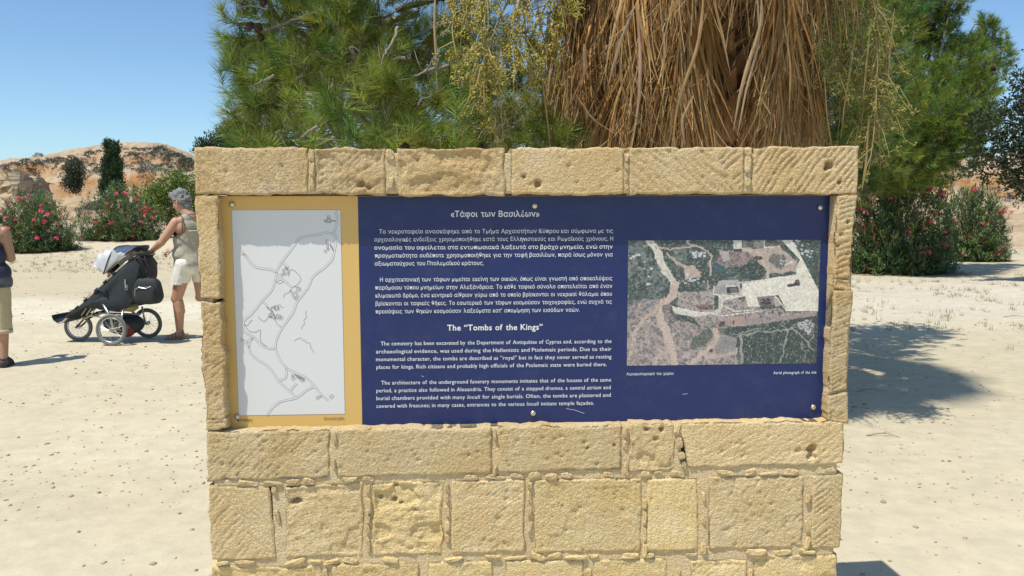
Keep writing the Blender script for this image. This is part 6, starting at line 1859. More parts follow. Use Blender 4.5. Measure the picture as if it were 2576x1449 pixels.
# ---- domed bolts
M_bolt = plain('bolt_metal', (0.62, 0.58, 0.46), 0.28, 0.85, vary=0.08)
for (px, py) in [(584, 514), (1345, 518), (2063, 522), (597, 1048), (1341, 1039), (2045, 1024)]:
    u, v = pw_(px, py)
    mb = MB()
    n, rings = 20, 6
    V, F = [], []
    for r_ in range(rings):
        t = r_ / (rings - 1) * math.pi / 2 * 0.97
        for j in range(n):
            a = 2 * math.pi * j / n
            V.append((0.0092 * math.cos(t) * math.cos(a), -0.0065 * math.sin(t), 0.0092 * math.cos(t) * math.sin(a)))
    for r_ in range(rings - 1):
        for j in range(n): F.append((r_ * n + j, r_ * n + (j + 1) % n, (r_ + 1) * n + (j + 1) % n, (r_ + 1) * n + j))
    F.append(tuple((rings - 1) * n + j for j in range(n)))
    mb.add(V, F)
    mb.build('bolt', M_bolt, panel, True, loc=(u, PW - 0.003, v))
# scratches on the blue field
mbs = MB()
for pts in [[(1424, 1027), (1434, 1030), (1445, 1031), (1470, 1040)], [(1060, 945), (1066, 948)], [(1723, 833), (1730, 829)], [(1716, 992), (1730, 990)]]:
    mbs.add(*ribbon(np.array([pw_(*p) for p in pts]), 0.0010, PW - 0.0003))
mbs.build('scratches', M_white, panel)

# ================================================================== STROLLER, BAG, PEOPLE
M_black = plain('black_nylon', (0.022, 0.024, 0.028), 0.75, vary=0.3, scale=15, bump=0.004, bscale=30)
M_dkteal = plain('dark_seat_fabric', (0.020, 0.028, 0.034), 0.7, vary=0.3, scale=12, bump=0.004, bscale=25)
M_silver = plain('silver_canopy_fabric', (0.56, 0.56, 0.56), 0.55, 0.15, vary=0.08, scale=12, bump=0.006, bscale=14)
M_navyf = plain('navy_canopy_fabric', (0.055, 0.08, 0.155), 0.7, vary=0.2, scale=20, bump=0.004)
M_rail = plain('cream_frame_rail', (0.55, 0.50, 0.38), 0.35, 0.3, vary=0.05)
M_metal = plain('brushed_metal', (0.60, 0.60, 0.58), 0.3, 0.9, vary=0.06)
M_tyre = plain('grey_tyre', (0.16, 0.155, 0.145), 0.85, vary=0.15, scale=40)
M_plastic = plain('black_plastic', (0.02, 0.02, 0.022), 0.35)
M_red = plain('dark_red_cloth', (0.16, 0.03, 0.035), 0.8, vary=0.3)
M_yel = plain('patterned_cloth', (0.25, 0.23, 0.09), 0.8, vary=0.7, scale=30)
M_skin = plain('tanned_skin', (0.50, 0.27, 0.17), 0.5, vary=0.08, scale=9, bump=0.001, bscale=80)
M_skin2 = plain('brown_skin', (0.42, 0.235, 0.15), 0.5, vary=0.08, scale=9)
M_hairg = plain('grey_curly_hair', (0.24, 0.235, 0.23), 0.8, vary=0.6, scale=55, bump=0.012, bscale=60)
M_haird = plain('dark_hair', (0.030, 0.022, 0.018), 0.7, vary=0.4, scale=60, bump=0.008, bscale=70)
M_shirt = plain('khaki_shirt_cotton', (0.40, 0.37, 0.28), 0.85, vary=0.06, scale=10, bump=0.012, bscale=9)
M_trim = plain('brown_grey_trim', (0.15, 0.12, 0.10), 0.8)
M_shorts = plain('cream_shorts_cotton', (0.80, 0.77, 0.68), 0.85, vary=0.05, bump=0.010, bscale=12)
M_beige = plain('beige_shorts_cotton', (0.46, 0.40, 0.25), 0.85, vary=0.12, scale=6, bump=0.012, bscale=11)
M_navyt = plain('navy_top_cotton', (0.030, 0.036, 0.062), 0.8, vary=0.2, bump=0.008, bscale=10)
M_greyt = plain('grey_hem_cotton', (0.105, 0.11, 0.13), 0.8, vary=0.15)
M_sandal = plain('taupe_sandal_leather', (0.31, 0.24, 0.165), 0.7, vary=0.2, scale=30, bump=0.002)
M_sandald = plain('dark_sandal_leather', (0.055, 0.05, 0.045), 0.7)

# ---- jogging stroller: local x = forward (towards picture left), y = its left side, z up
sa = gnd(362, 862)
s_org = gnd(330, 861)
HEAD = math.radians(180 - 6)
stroller = empty('jogging_stroller', (s_org[0], s_org[1], float(ground_h(s_org[0], s_org[1]))), HEAD)
tag(stroller, 'three-wheeled black jogging stroller with a silver sunshade, pushed across the sand', 'stroller')
# after turning, local +y points towards the camera
def wheel(parent, c, R, lean=0.0, dirty=False, steer=0.0):
    mb = MB(); mb.torus((0, 0, 0), R - 0.018, 0.019, (0, 1, 0), 48, 10, 1.0)
    w = mb.build('wheel', M_tyre, parent, True, loc=c, rot=(lean, 0, steer))
    w.name = 'wheel'
    mb = MB(); mb.torus((0, 0, 0), R - 0.042, 0.008, (0, 1, 0), 48, 8, 1.8); mb.build('rim', M_metal, w, True)
    mb = MB()
    mb.tube([(0, -0.045, 0), (0, 0.045, 0)], 0.012, 10); mb.tube([(0, -0.03, 0), (0, -0.024, 0)], 0.022, 12); mb.tube([(0, 0.024, 0), (0, 0.03, 0)], 0.022, 12)
    mb.build('hub', M_metal, w)
    mb = MB()
    for k in range(20):
        a = 2 * math.pi * k / 20; s = 1 if k % 2 else -1; a2 = a + 0.45 * (1 if (k // 2) % 2 else -1)
        mb.tube([(0.018 * math.cos(a2), 0.026 * s, 0.018 * math.sin(a2)), ((R - 0.045) * math.cos(a), 0, (R - 0.045) * math.sin(a))], 0.0016, 4, cap=False)
    mb.build('spokes', M_metal, w)
    return w
R1 = 0.185
HT = 0.29
wheel(stroller, (0.06, HT, R1), R1, 0.04, steer=0.06)
wheel(stroller, (-0.05, -HT, R1), R1, -0.04, steer=0.0)
wheel(stroller, (0.66, 0.0, 0.17), 0.17, steer=0.10)
hw = 0.20
# side rails, from the footrest up to the handle
for s in (-1, 1):
    mb = MB(); mb.tube([(0.80, s * hw * 0.8, 0.235), (0.74, s * hw * 0.85, 0.25), (0.30, s * hw, 0.615), (-0.03, s * hw, 0.90), (-0.14, s * hw, 0.985)], 0.0135, 10, sq=0.8); mb.build('side_rail', M_rail, stroller, True)
    for t in (0.12, 0.27, 0.42, 0.6, 0.75, 0.9):
        p = np.array([0.74, s * hw, 0.25]) * (1 - t) + np.array([-0.03, s * hw, 0.90]) * t
        mb = MB(); mb.tube([p + [0.02, 0, -0.017], p - [0.02, 0, -0.017]], 0.017, 8); mb.build('rail_clamp', M_black, stroller)
    mb = MB(); mb.tube([(0.22, s * hw, 0.50), (0.10, s * (hw + 0.03), 0.33), (0.06 if s > 0 else -0.05, s * (HT - 0.035), R1)], 0.014, 8); mb.build('rear_strut', M_metal, stroller, True)
    mb = MB(); mb.tube([(-0.04, s * hw, 0.40), (-0.05 if s < 0 else 0.0, s * (HT - 0.05), R1)], 0.012, 8); mb.build('rear_brace', M_metal, stroller, True)
    mb = MB(); mb.tube([(0.66, s * 0.052, 0.17), (0.55, s * 0.055, 0.27), (0.46, s * 0.06, 0.34), (0.30, s * hw * 0.8, 0.36)], 0.011, 8); mb.build('front_fork', M_plastic, stroller, True)
    mb = MB(); mb.tube([(0.56, s * 0.06, 0.27), (0.42, s * 0.12, 0.325), (0.0, s * (HT - 0.06), 0.30)], 0.012, 8); mb.build('lower_rail', M_rail, stroller, True)
    mb = MB(); mb.tube([(-0.05 if s < 0 else 0.06, s * (HT - 0.10), R1), (-0.02, s * 0.12, R1 + 0.01)], 0.024, 10); mb.build('brake_housing', M_plastic, stroller, True)
mb = MB(); mb.tube([(0.06, HT - 0.04, R1), (-0.05, -HT + 0.04, R1)], 0.011, 8); mb.build('rear_axle', M_metal, stroller, True)
# handlebar with foam grip and brake lever
mb = MB(); mb.tube([(-0.14, hw, 0.985), (-0.20, hw, 1.02), (-0.245, hw * 0.8, 1.045), (-0.26, 0, 1.05), (-0.245, -hw * 0.8, 1.045), (-0.20, -hw, 1.02), (-0.14, -hw, 0.985)], 0.016, 10); mb.build('handlebar', M_plastic, stroller, True)
mb = MB(); mb.tube([(-0.245, 0.10, 1.05), (-0.20, 0.13, 1.01), (-0.16, 0.14, 0.985)], 0.006, 6); mb.build('brake_lever', M_metal, stroller, True)
# seat: side panels, seat back, sling
def side_poly(s):
    P = [(0.66, 0.325), (0.30, 0.620), (-0.03, 0.905), (-0.09, 0.96), (-0.20, 1.02), (-0.265, 0.93), (-0.225, 0.78), (-0.16, 0.52), (-0.10, 0.43), (0.06, 0.395), (0.18, 0.405), (0.30, 0.44), (0.44, 0.42), (0.60, 0.34)]
    m = MB(); n = len(P)
    rng = np.random.default_rng(3)
    # subdivided sheet with slack: rings towards the centre
    C = np.array(P).mean(0)
    rings = 6; V, F = [], []
    for r_ in range(rings + 1):
        k = 1 - r_ / rings
        for (x, z) in P:
            q = C + (np.array([x, z]) - C) * k
            b = 0.022 * math.sin(math.pi * min(1, 1.2 * (1 - k)) * 0.9) + 0.008 * float(vnoise(q[0] * 14, q[1] * 14, 0, 5))
            V.append((q[0], s * (hw + b), q[1]))
    for r_ in range(rings):
        for j in range(n): F.append((r_ * n + j, r_ * n + (j + 1) % n, (r_ + 1) * n + (j + 1) % n, (r_ + 1) * n + j))
    m.add(V, F)
    m.build('seat_side', M_dkteal, stroller, True)
side_poly(1); side_poly(-1)
def sheet_loft(name, pts, y0, y1, mat, th=0.012, parent=stroller, sag=0.0):
    n = len(pts); k = 7
    V, F = [], []
    for lay in (0, 1):
        for i, (x, z) in enumerate(pts):
            for j in range(k):
                t = j / (k - 1)
                V.append((x, y0 + (y1 - y0) * t, z - sag * math.sin(math.pi * t) - lay * th))
    N = n * k
    for i in range(n - 1):
        for j in range(k - 1):
            a = i * k + j
            F += [(a, a + 1, a + k + 1, a + k), (N + a + k, N + a + k + 1, N + a + 1, N + a)]
    m = MB(); m.add(V, F)
    rim = [j for j in range(k)] + [i * k + k - 1 for i in range(1, n)] + [(n - 1) * k + j for j in range(k - 2, -1, -1)] + [i * k for i in range(n - 2, 0, -1)]
    m.F += [(rim[q], rim[(q + 1) % len(rim)], rim[(q + 1) % len(rim)] + N, rim[q] + N) for q in range(len(rim))]
    return m.build(name, mat, parent, True)
sheet_loft('seat_sling', [(0.64, 0.32), (0.46, 0.44), (0.36, 0.47), (0.26, 0.42), (0.10, 0.41), (-0.05, 0.46), (-0.12, 0.60), (-0.18, 0.80), (-0.24, 0.98)], -hw, hw, M_dkteal, sag=0.04)
# footrest tray turned up at the front
sheet_loft('footrest', [(0.875, 0.325), (0.86, 0.285), (0.80, 0.245), (0.75, 0.25), (0.70, 0.30), (0.645, 0.37), (0.60, 0.405)], -hw * 0.8, hw * 0.85, M_dkteal, 0.014)
mb = MB(); mb.tube([(0.87, -hw * 0.8, 0.325), (0.88, 0, 0.325), (0.87, hw * 0.85, 0.325)], 0.008, 6); mb.build('footrest_edge', M_plastic, stroller, True)
for x in (0.52, 0.46, 0.40):
    mb = MB(); mb.tube([(x, hw * 0.7, 0.33), (x - 0.08, hw * 0.8, 0.42)], 0.006, 6); mb.build('footwell_strap', M_rail, stroller)
# basket under the seat with things in it
mb = MB(); mb.ball((0.08, 0, 0.22), (0.25, 0.16, 0.13), 20, 12); V, F = mb.arr()
V[:, 2] = np.minimum(V[:, 2], 0.31); V += 0.012 * fbm(V[:, 0] * 12, V[:, 1] * 12, V[:, 2] * 12, 3, 4)[:, None]
mk('basket', V, F, M_black, stroller, True)
mb = MB(); mb.ball((0.0, 0.08, 0.17), (0.09, 0.08, 0.10), 12, 8); V, F = mb.arr(); V += 0.015 * fbm(V[:, 0] * 20, V[:, 1] * 20, V[:, 2] * 20, 3, 6)[:, None]
mk('red_bundle', V, F, M_red, stroller, True)
mb = MB(); mb.ball((-0.04, 0.10, 0.43), (0.13, 0.09, 0.055), 16, 10); V, F = mb.arr(); V += 0.02 * fbm(V[:, 0] * 18, V[:, 1] * 18, V[:, 2] * 18, 3, 7)[:, None]
mk('patterned_bundle', V, F, M_yel, stroller, True)
# bumper grab loop near the knees
mb = MB(); mb.tube([(0.30, hw + 0.01, 0.60), (0.24, hw + 0.03, 0.65), (0.16, hw + 0.03, 0.63), (0.13, hw + 0.02, 0.56)], 0.012, 8); mb.build('strap_loop', M_black, stroller, True)
# canopy: hoops from the pivots on both rails, silver in front, navy behind
PIV = np.array([0.155, 0.83])
hoops = [((0.335, 0.965), 0.22), ((0.255, 1.075), 0.235), ((0.155, 1.125), 0.24), ((0.03, 1.148), 0.24), ((-0.10, 1.155), 0.235), ((-0.215, 1.150), 0.22), ((-0.235, 1.03), 0.20)]
def hoop_pts(h, w, n=21):
    out = []
    for j in range(n):
        t = j / (n - 1) * math.pi
        c_ = math.cos(t); s_ = math.sin(t) ** 0.42 if 0 < t < math.pi else 0
        x, z = PIV + (np.array(h) - PIV) * s_
        out.append((x, w * np.sign(c_) * abs(c_) ** 0.55, z))
    return np.array(out)
def canopy(idx, mat, name, jr=None):
    n = 21; sub = 6
    rows = []
    for a, b in zip(idx[:-1], idx[1:]):
        A, B = hoop_pts(*hoops[a]), hoop_pts(*hoops[b])
        for k in range(sub):
            t = k / sub
            sag = 0.022 * math.sin(math.pi * t)
            q = A * (1 - t) + B * t
            q[:, 2] -= sag * np.sin(np.linspace(0, math.pi, n)) ** 0.5
            rows.append(q)
    rows.append(hoop_pts(*hoops[idx[-1]]))
    V = np.concatenate(rows)
    V[:, 0] += 0.007 * fbm(V[:, 0] * 20, V[:, 1] * 9, V[:, 2] * 14, 2, 9); V[:, 2] += 0.008 * fbm(V[:, 0] * 16, V[:, 1] * 12, V[:, 2] * 16, 2, 10)
    m = len(rows)
    F = [(i * n + j, i * n + j + 1, (i + 1) * n + j + 1, (i + 1) * n + j) for i in range(m - 1) for j in range(n - 1) if jr is None or jr(j)]
    V2 = V.copy(); V2[:, 2] -= 0.005
    N = len(V)
    F += [tuple(q + N for q in f[::-1]) for f in F]
    mk(name, np.concatenate([V, V2]), F, mat, stroller, True)
canopy([0, 1, 2, 3], M_silver, 'canopy')
canopy([3, 4, 5], M_navyf, 'canopy_rear', lambda j: 4 <= j <= 15)
canopy([3, 4, 5], M_silver, 'canopy_side', lambda j: not 4 <= j <= 15)
V = np.array([(0.03, 0.235, 1.12), (-0.04, 0.24, 1.05), (-0.13, 0.225, 1.04), (-0.06, 0.225, 1.0), (0.0, 0.215, 0.95), (0.155, 0.215, 0.83)])
mk('canopy_flap', np.concatenate([V, V + [0, -0.01, 0]]), [(0, 1, 2, 3, 4, 5), (11, 10, 9, 8, 7, 6)] + [(i, (i + 1) % 6, 6 + (i + 1) % 6, 6 + i) for i in range(6)], M_silver, stroller)
for i in (0, 3, 5):
    mb = MB(); p = hoop_pts(hoops[i][0], hoops[i][1] + 0.004); mb.tube(p, 0.006, 6); mb.build('canopy_hoop', M_plastic if i else M_metal, stroller, True)
mb = MB()
mb.box((-0.10, hw + 0.03, 0.72), (0.012, 0.006, 0.10)); mb.torus((-0.11, hw + 0.035, 0.66), 0.016, 0.003, (0, 1, 0), 14, 5); mb.torus((-0.12, hw + 0.035, 0.69), 0.012, 0.003, (0, 1, 0), 14, 5); mb.build('key_rings', M_metal, stroller)

# ---- shoulder bag hung on the handlebar
bag = empty('nappy_bag', stroller.matrix_world @ Vector((0, 0, 0)), 0)
bag.location = stroller.location; bag.rotation_euler = stroller.rotation_euler
tag(bag, 'black shoulder bag with a pocket hanging from the stroller handle', 'bag')
mb = MB(); mb.ball((0, 0, 0), (0.5, 0.5, 0.5), 30, 22); V, F = mb.arr()
V = np.sign(V) * np.abs(V * 2) ** 0.6 / 2
V = V * np.array([0.34, 0.17, 0.31])
V[:, 0] *= 1 + 0.25 * (-V[:, 2]) / 0.15 * 0.5
V += (0.016 * fbm(V[:, 0] * 11, V[:, 1] * 11, V[:, 2] * 11, 4, 8))[:, None]
V += np.array([-0.335, 0.16, 0.63])
mk('bag_body', V, F, M_black, bag, True)
mb = MB(); mb.ball((0, 0, 0), (0.5, 0.5, 0.5), 22, 16); V, F = mb.arr(); V = np.sign(V) * np.abs(V * 2) ** 0.55 / 2 * np.array([0.25, 0.09, 0.20]) + np.array([-0.35, 0.245, 0.595]); V += (0.006 * fbm(V[:, 0] * 16, V[:, 1] * 16, V[:, 2] * 16, 3, 9))[:, None]
mk('bag_pocket', V, F, M_black, bag, True)
mb = MB(); mb.tube([(-0.245, 0.292, 0.58), (-0.25, 0.292, 0.66), (-0.30, 0.297, 0.685), (-0.38, 0.295, 0.67), (-0.44, 0.28, 0.695)], 0.0035, 5); mb.build('zip', M_metal, bag)
for x0, x1, y in [(-0.25, -0.30, 0.20), (-0.28, -0.36, 0.11)]:
    mb = MB(); mb.tube([(x0, y, 1.03), (x0 - 0.02, y, 0.95), (x1 - 0.02, y, 0.84), (x1 + 0.02, y, 0.76)], 0.013, 6, sq=0.35); mb.build('strap', M_black, bag, True)
mb = MB(); mb.tube([(-0.26, 0.24, 1.04), (-0.36, 0.24, 0.99), (-0.385, 0.23, 0.90), (-0.36, 0.22, 0.84), (-0.335, 0.235, 0.93), (-0.30, 0.24, 1.02)], 0.010, 6, sq=0.35); mb.build('strap', M_black, bag, True)
# dark jacket draped over the seat back
jk = MB(); jk.ball((0, 0, 0), (0.5, 0.5, 0.5), 20, 16); V, F = jk.arr(); V = np.sign(V) * np.abs(V * 2) ** 0.7 / 2 * np.array([0.22, 0.40, 0.36]); V += (0.02 * fbm(V[:, 0] * 10, V[:, 1] * 10, V[:, 2] * 10, 4, 12))[:, None]
jacket = mk('draped_jacket', V + np.array([-0.19, 0.0, 0.87]), F, M_black, None, True, loc=stroller.location, rot=stroller.rotation_euler)
tag(jacket, 'black jacket draped over the back of the stroller seat', 'jacket')

# ------------------------------------------------------------------ people
def cap(mb, a, b, r0, r1, n=14, sq=1.0, k=6):
    """tapered capsule"""
    a = np.array(a, float); b = np.array(b, float)
    L = np.linalg.norm(b - a); d = (b - a) / (L + 1e-9)
    pts, rr = [], []
    for i in range(4): t = math.pi / 2 * i / 4; pts.append(a - d * r0 * math.cos(t)); rr.append(max(r0 * math.sin(t), r0 * 0.05))
    for i in range(k + 1): t = i / k; pts.append(a + (b - a) * t); rr.append(r0 * (1 - t) + r1 * t)
    for i in range(3, -1, -1): t = math.pi / 2 * i / 4; pts.append(b + d * r1 * math.cos(t)); rr.append(max(r1 * math.sin(t), r1 * 0.05))
    mb.tube(pts, rr, n, True, sq)

def RZ(a): c, s = math.cos(a), math.sin(a); return np.array([[c, -s, 0], [s, c, 0], [0, 0, 1]])

def hand(mb, wrist, along, palm_n, curl=0.9, scale=1.0, side=1):
    """palm and five fingers; along = direction of the fingers, palm_n = palm normal (fingers curl towards it)"""
    al = unit(np.array(along, float)); pn = np.array(palm_n, float); pn = unit(pn - al * (pn @ al)); lat = np.cross(al, pn) * side
    w = np.array(wrist, float)
    for j, o in enumerate((-0.030, -0.010, 0.010, 0.030)):
        cap(mb, w + lat * o * 0.5 * scale, w + al * 0.075 * scale + lat * o * scale, 0.017 * scale, 0.014 * scale, 10, k=3)
    for j, (o, L) in enumerate(((-0.033, 0.062), (-0.011, 0.078), (0.011, 0.084), (0.033, 0.072))):
        p = w + al * 0.082 * scale + lat * o * scale
        d = al.copy(); seg = [0.45, 0.32, 0.26]
        for q in range(3):
            ang = curl * (0.35 + 0.75 * (q > 0)) * (0.9 if q == 2 else 1)
            d2 = unit(d * math.cos(ang) + pn * math.sin(ang) if q == 0 else d * math.cos(ang) + np.cross(np.cross(d, pn + 1e-6), d) / (np.linalg.norm(np.cross(np.cross(d, pn + 1e-6), d)) + 1e-9) * math.sin(ang))
            e = p + d2 * L * seg[q] * scale
            cap(mb, p, e, (0.0092 - 0.0008 * q) * scale, (0.0086 - 0.0008 * q) * scale, 8, k=2)
            p, d = e, d2
    b0 = w + al * 0.022 * scale + lat * 0.024 * scale
    b1 = b0 + (al * 0.6 + lat * 0.75 + pn * 0.35) * 0.040 * scale; b2 = b1 + (al * 0.85 + pn * 0.55 + lat * 0.15) * 0.030 * scale
    cap(mb, b0, b1, 0.013 * scale, 0.011 * scale, 8, k=2); cap(mb, b1, b2, 0.0105 * scale, 0.009 * scale, 8, k=2)

def head(mb, c, face, s=1.0, tilt=0.0):
    """skull, jaw, nose, ears, brow; face = unit horizontal direction"""
    f = np.array([face[0], face[1], 0.0]); f /= np.linalg.norm(f); l = np.array([-f[1], f[0], 0])
    up = np.array([0, 0, 1.0]); f2 = unit(f * math.cos(tilt) - up * math.sin(tilt)); u2 = np.cross(f2, l) * 1.0
    u2 = unit(up - f2 * (up @ f2))
    R = np.stack([f2, l, u2], 1)
    c = np.array(c, float)
    P = lambda a, b, z: c + R @ (np.array([a, b, z]) * s)
    mb.ball(P(-0.008, 0, 0.03), np.array([0.098, 0.075, 0.092]) * s, 20, 14, R)
    mb.ball(P(0.022, 0, -0.035), np.array([0.070, 0.058, 0.078]) * s, 18, 12, R)
    mb.ball(P(0.058, 0, -0.088), np.array([0.028, 0.028, 0.022]) * s, 12, 8, R)
    mb.ball(P(0.050, 0, -0.062), np.array([0.042, 0.036, 0.030]) * s, 12, 8, R)
    cap(mb, P(0.088, 0, 0.012), P(0.108, 0, -0.028), 0.009 * s, 0.014 * s, 8, k=2)
    mb.ball(P(0.080, 0, 0.030), np.array([0.018, 0.048, 0.010]) * s, 12, 8, R)
    mb.ball(P(0.088, 0, -0.060), np.array([0.012, 0.022, 0.008]) * s, 12, 6, R)
    for q in (-1, 1):
        mb.ball(P(-0.005, q * 0.080, -0.012), np.array([0.020, 0.008, 0.032]) * s, 10, 8, R)
        mb.ball(P(0.074, q * 0.032, 0.010), np.array([0.012, 0.014, 0.009]) * s, 10, 6, R)
        mb.ball(P(0.062, q * 0.040, -0.022), np.array([0.022, 0.020, 0.022]) * s, 10, 6, R)
    return P, R

def cut(V, F, fn):
    """drop faces whose every corner fails fn"""
    keep = fn(V)
    k = keep[F].all(1)
    F = F[k]
    used = np.unique(F); mp = -np.ones(len(V), int); mp[used] = np.arange(len(used))
    return V[used], mp[F]

def shell(name, mb, vox, mat, parent, fn=None, disp=None, it=4, th=0.004):
    V, F = remesh(mb, vox, it)
    if disp: V = disp(V)
    if fn: V, F = cut(V, F, fn)
    o = mk(name, V, F, mat, parent, True)
    return o

def man():
    g = gnd(453, 853)
    gz = float(ground_h(g[0], g[1]))
    root = empty('person', (g[0], g[1], gz))
    tag(root, 'grey haired man in a sand coloured tank top and cream shorts pushing the stroller', 'person')
    h = np.array([-0.85, 0.5]); h /= np.linalg.norm(h)            # facing
    lf = np.array([-h[1], h[0]])                                   # his left, towards the camera
    def B(f, l, z): return np.array([h[0] * f + lf[0] * l + 0.175, h[1] * f + lf[1] * l, z])
    mb = MB()
    P, R = head(mb, (0.07, 0.02, 1.665), (-0.93, 0.25), 1.06, tilt=0.34)
    cap(mb, B(-0.02, 0, 1.47), (0.095, 0.02, 1.61), 0.072, 0.066)
    # trunk
    cap(mb, B(0.0, -0.09, 1.36), B(0.0, 0.09, 1.36), 0.108, 0.108); cap(mb, B(-0.02, -0.13, 1.44), B(-0.02, 0.13, 1.44), 0.055, 0.055)
    cap(mb, B(0.03, -0.06, 1.20), B(0.03, 0.06, 1.20), 0.118, 0.118); cap(mb, B(0.04, -0.06, 1.04), B(0.04, 0.06, 1.04), 0.118, 0.118)
    cap(mb, B(-0.01, -0.07, 0.93), B(-0.01, 0.07, 0.93), 0.118, 0.118)
    # near (left) arm to the handle
    sh = B(0.03, 0.175, 1.42); el = np.array([-0.095, -0.20, 1.185]); wr = np.array([-0.235, -0.13, 1.085])
    cap(mb, sh, sh, 0.070, 0.070, k=2); cap(mb, sh, el, 0.060, 0.046); cap(mb, el, el * 0.4 + wr * 0.6, 0.047, 0.038); cap(mb, el * 0.4 + wr * 0.6, wr, 0.034, 0.026)
    hand(mb, wr, (-0.9, -0.05, -0.30), (0.15, 0.25, -1.0), 0.8, 1.05, -1)
    # far (right) arm
    sh2 = B(0.03, -0.175, 1.42); el2 = np.array([0.08, 0.22, 1.17]); wr2 = np.array([-0.11, 0.20, 1.085])
    cap(mb, sh2, sh2, 0.062, 0.062, k=2); cap(mb, sh2, el2, 0.052, 0.040); cap(mb, el2, wr2, 0.040, 0.027)
    hand(mb, wr2, (-0.9, -0.15, -0.35), (0.1, 0.1, -1.0), 0.9, 1.05, 1)
    # front (left) leg straight, rear leg trailing to the right
    hp = B(0, 0.095, 0.90); kn = np.array([0.005, -0.06, 0.50]); an = np.array([0.012, -0.03, 0.09])
    cap(mb, hp, kn, 0.100, 0.064); mb.ball(kn + [-0.018, 0, 0.0], (0.052, 0.055, 0.06)); cap(mb, kn + [0.02, 0, -0.04], kn * 0.62 + an * 0.38 + [0.025, 0, 0], 0.058, 0.062); cap(mb, kn * 0.62 + an * 0.38 + [0.02, 0, 0], an, 0.058, 0.040)
    cap(mb, kn, an, 0.055, 0.040)
    def foot(an, d, pitch=0.0):
        d = unit(np.array(d, float)); up = np.array([0, 0, 1.0])
        heel = an - d * 0.05 + np.array([0, 0, -0.052]); toe = an + d * 0.165 + np.array([0, 0, -0.062])
        cap(mb, heel, an + d * 0.02 + [0, 0, -0.03], 0.034, 0.040); cap(mb, an + d * 0.02 + [0, 0, -0.035], toe - d * 0.03, 0.038, 0.026)
        lat = np.cross(d, up)
        for q, L in ((-0.034, 0.018), (-0.016, 0.03), (0.0, 0.034), (0.016, 0.036), (0.034, 0.04)):
            cap(mb, toe - d * 0.05 + lat * q * 0.8, toe - d * 0.03 + lat * q + d * L, 0.014, 0.011, 8, k=2)
        return heel, toe, d, lat
    ft = [foot(an, (-0.97, -0.15, 0))]
    hp2 = B(0, -0.095, 0.90); kn2 = np.array([0.235, 0.10, 0.50]); an2 = np.array([0.47, 0.10, 0.155])
    cap(mb, hp2, kn2, 0.092, 0.056); mb.ball(kn2 + [-0.02, 0, 0.0], (0.048, 0.05, 0.055)); cap(mb, kn2 + [0.015, 0, 0], kn2 * 0.6 + an2 * 0.4 + [0.03, 0, 0.02], 0.052, 0.056); cap(mb, kn2 * 0.6 + an2 * 0.4 + [0.02, 0, 0.01], an2, 0.052, 0.036)
    ft.append(foot(an2, (-0.80, 0.1, -0.42)))
    V, F = remesh(mb, 0.0062, 3)
    mk('body', V, F, M_skin, root, True)
    # tank top
    mb = MB(); e = 0.012
    cap(mb, B(0.0, -0.09, 1.36), B(0.0, 0.09, 1.36), 0.110 + e, 0.110 + e); cap(mb, B(-0.02, -0.085, 1.455), B(-0.02, 0.085, 1.455), 0.052 + e, 0.052 + e)
    cap(mb, B(0.03, -0.065, 1.20), B(0.03, 0.065, 1.20), 0.120 + e, 0.120 + e); cap(mb, B(0.04, -0.07, 1.04), B(0.04, 0.07, 1.04), 0.126 + e, 0.126 + e)
    mb.tube([B(0.01, 0, 1.34), B(0.025, 0, 1.2), B(0.03, 0, 1.04), B(0.015, 0, 0.92), B(0.0, 0, 0.76)], [0.180, 0.174, 0.180, 0.194, 0.205], 24, sq=1.0)
    lf3 = np.array([lf[0], lf[1], 0]); h3 = np.array([h[0], h[1], 0]); off = np.array([0.175, 0, 0])
    def keep(V):
        q = V - off; l = q @ lf3; f = q @ h3; z = V[:, 2]
        ok = z > 0.805
        arm = (((np.abs(l) - 0.215) / 0.072) ** 2 + ((z - 1.37) / 0.125) ** 2 < 1) & (z < 1.48)
        neck = (l / 0.085) ** 2 + ((f - 0.01) / 0.10) ** 2 + ((z - 1.545) / 0.075) ** 2 < 1
        return ok & ~arm & ~neck & (z < 1.525)
    def dsp(V):
        q = V - off; l = q @ lf3; z = V[:, 2]
        V = V.copy(); n = 0.010 * fbm(l * 6 + z * 4, z * 13 - l * 5, V[:, 1] * 4, 3, 3) + 0.003 * np.sin(z * 30 + 24 * l + 3 * V[:, 0]) * sstep(1.15, 0.85, z)
        V[:, 0] += n * np.sign(q[:, 0]) * 0.8; V[:, 1] += n * np.sign(q[:, 1]) * 0.8
        return V
    shell('tank_top', mb, 0.0075, M_shirt, root, keep, dsp)
    mbh = MB(); mbh.tube([B(0.006 + 0.19 * math.cos(t), 0.19 * math.sin(t), 0.812) for t in np.linspace(0, 2 * math.pi, 36)], 0.006, 6, cap=False); mbh.build('shirt_hem', M_shirt, root, True)
    # trim round the near arm hole, down the side seam, and the neck
    mb = MB()
    ar = []
    for t in np.linspace(0, 2 * math.pi, 26):
        l = 0.208 - 0.03 * abs(math.cos(t)) ** 2 * 0; z = 1.37 + 0.128 * math.sin(t); f = 0.115 * math.cos(t)
        ll = 0.165 + 0.035 * (1 - abs(math.cos(t))) * 0 ; ll = 0.185 - 0.055 * max(0, math.sin(t)) ** 2
        ar.append(B(f * 0.85, ll, z))
    mb.tube(ar, 0.0085, 6, cap=False)
    mb.build('arm_hole_trim', M_trim, root, True)
    mb = MB(); mb.tube([B(0.09, 0.125, z) + np.array([-0.010 * math.sin(z * 30), 0, 0]) for z in np.linspace(0.82, 1.23, 14)], 0.008, 6); mb.build('side_piping', M_trim, root, True)
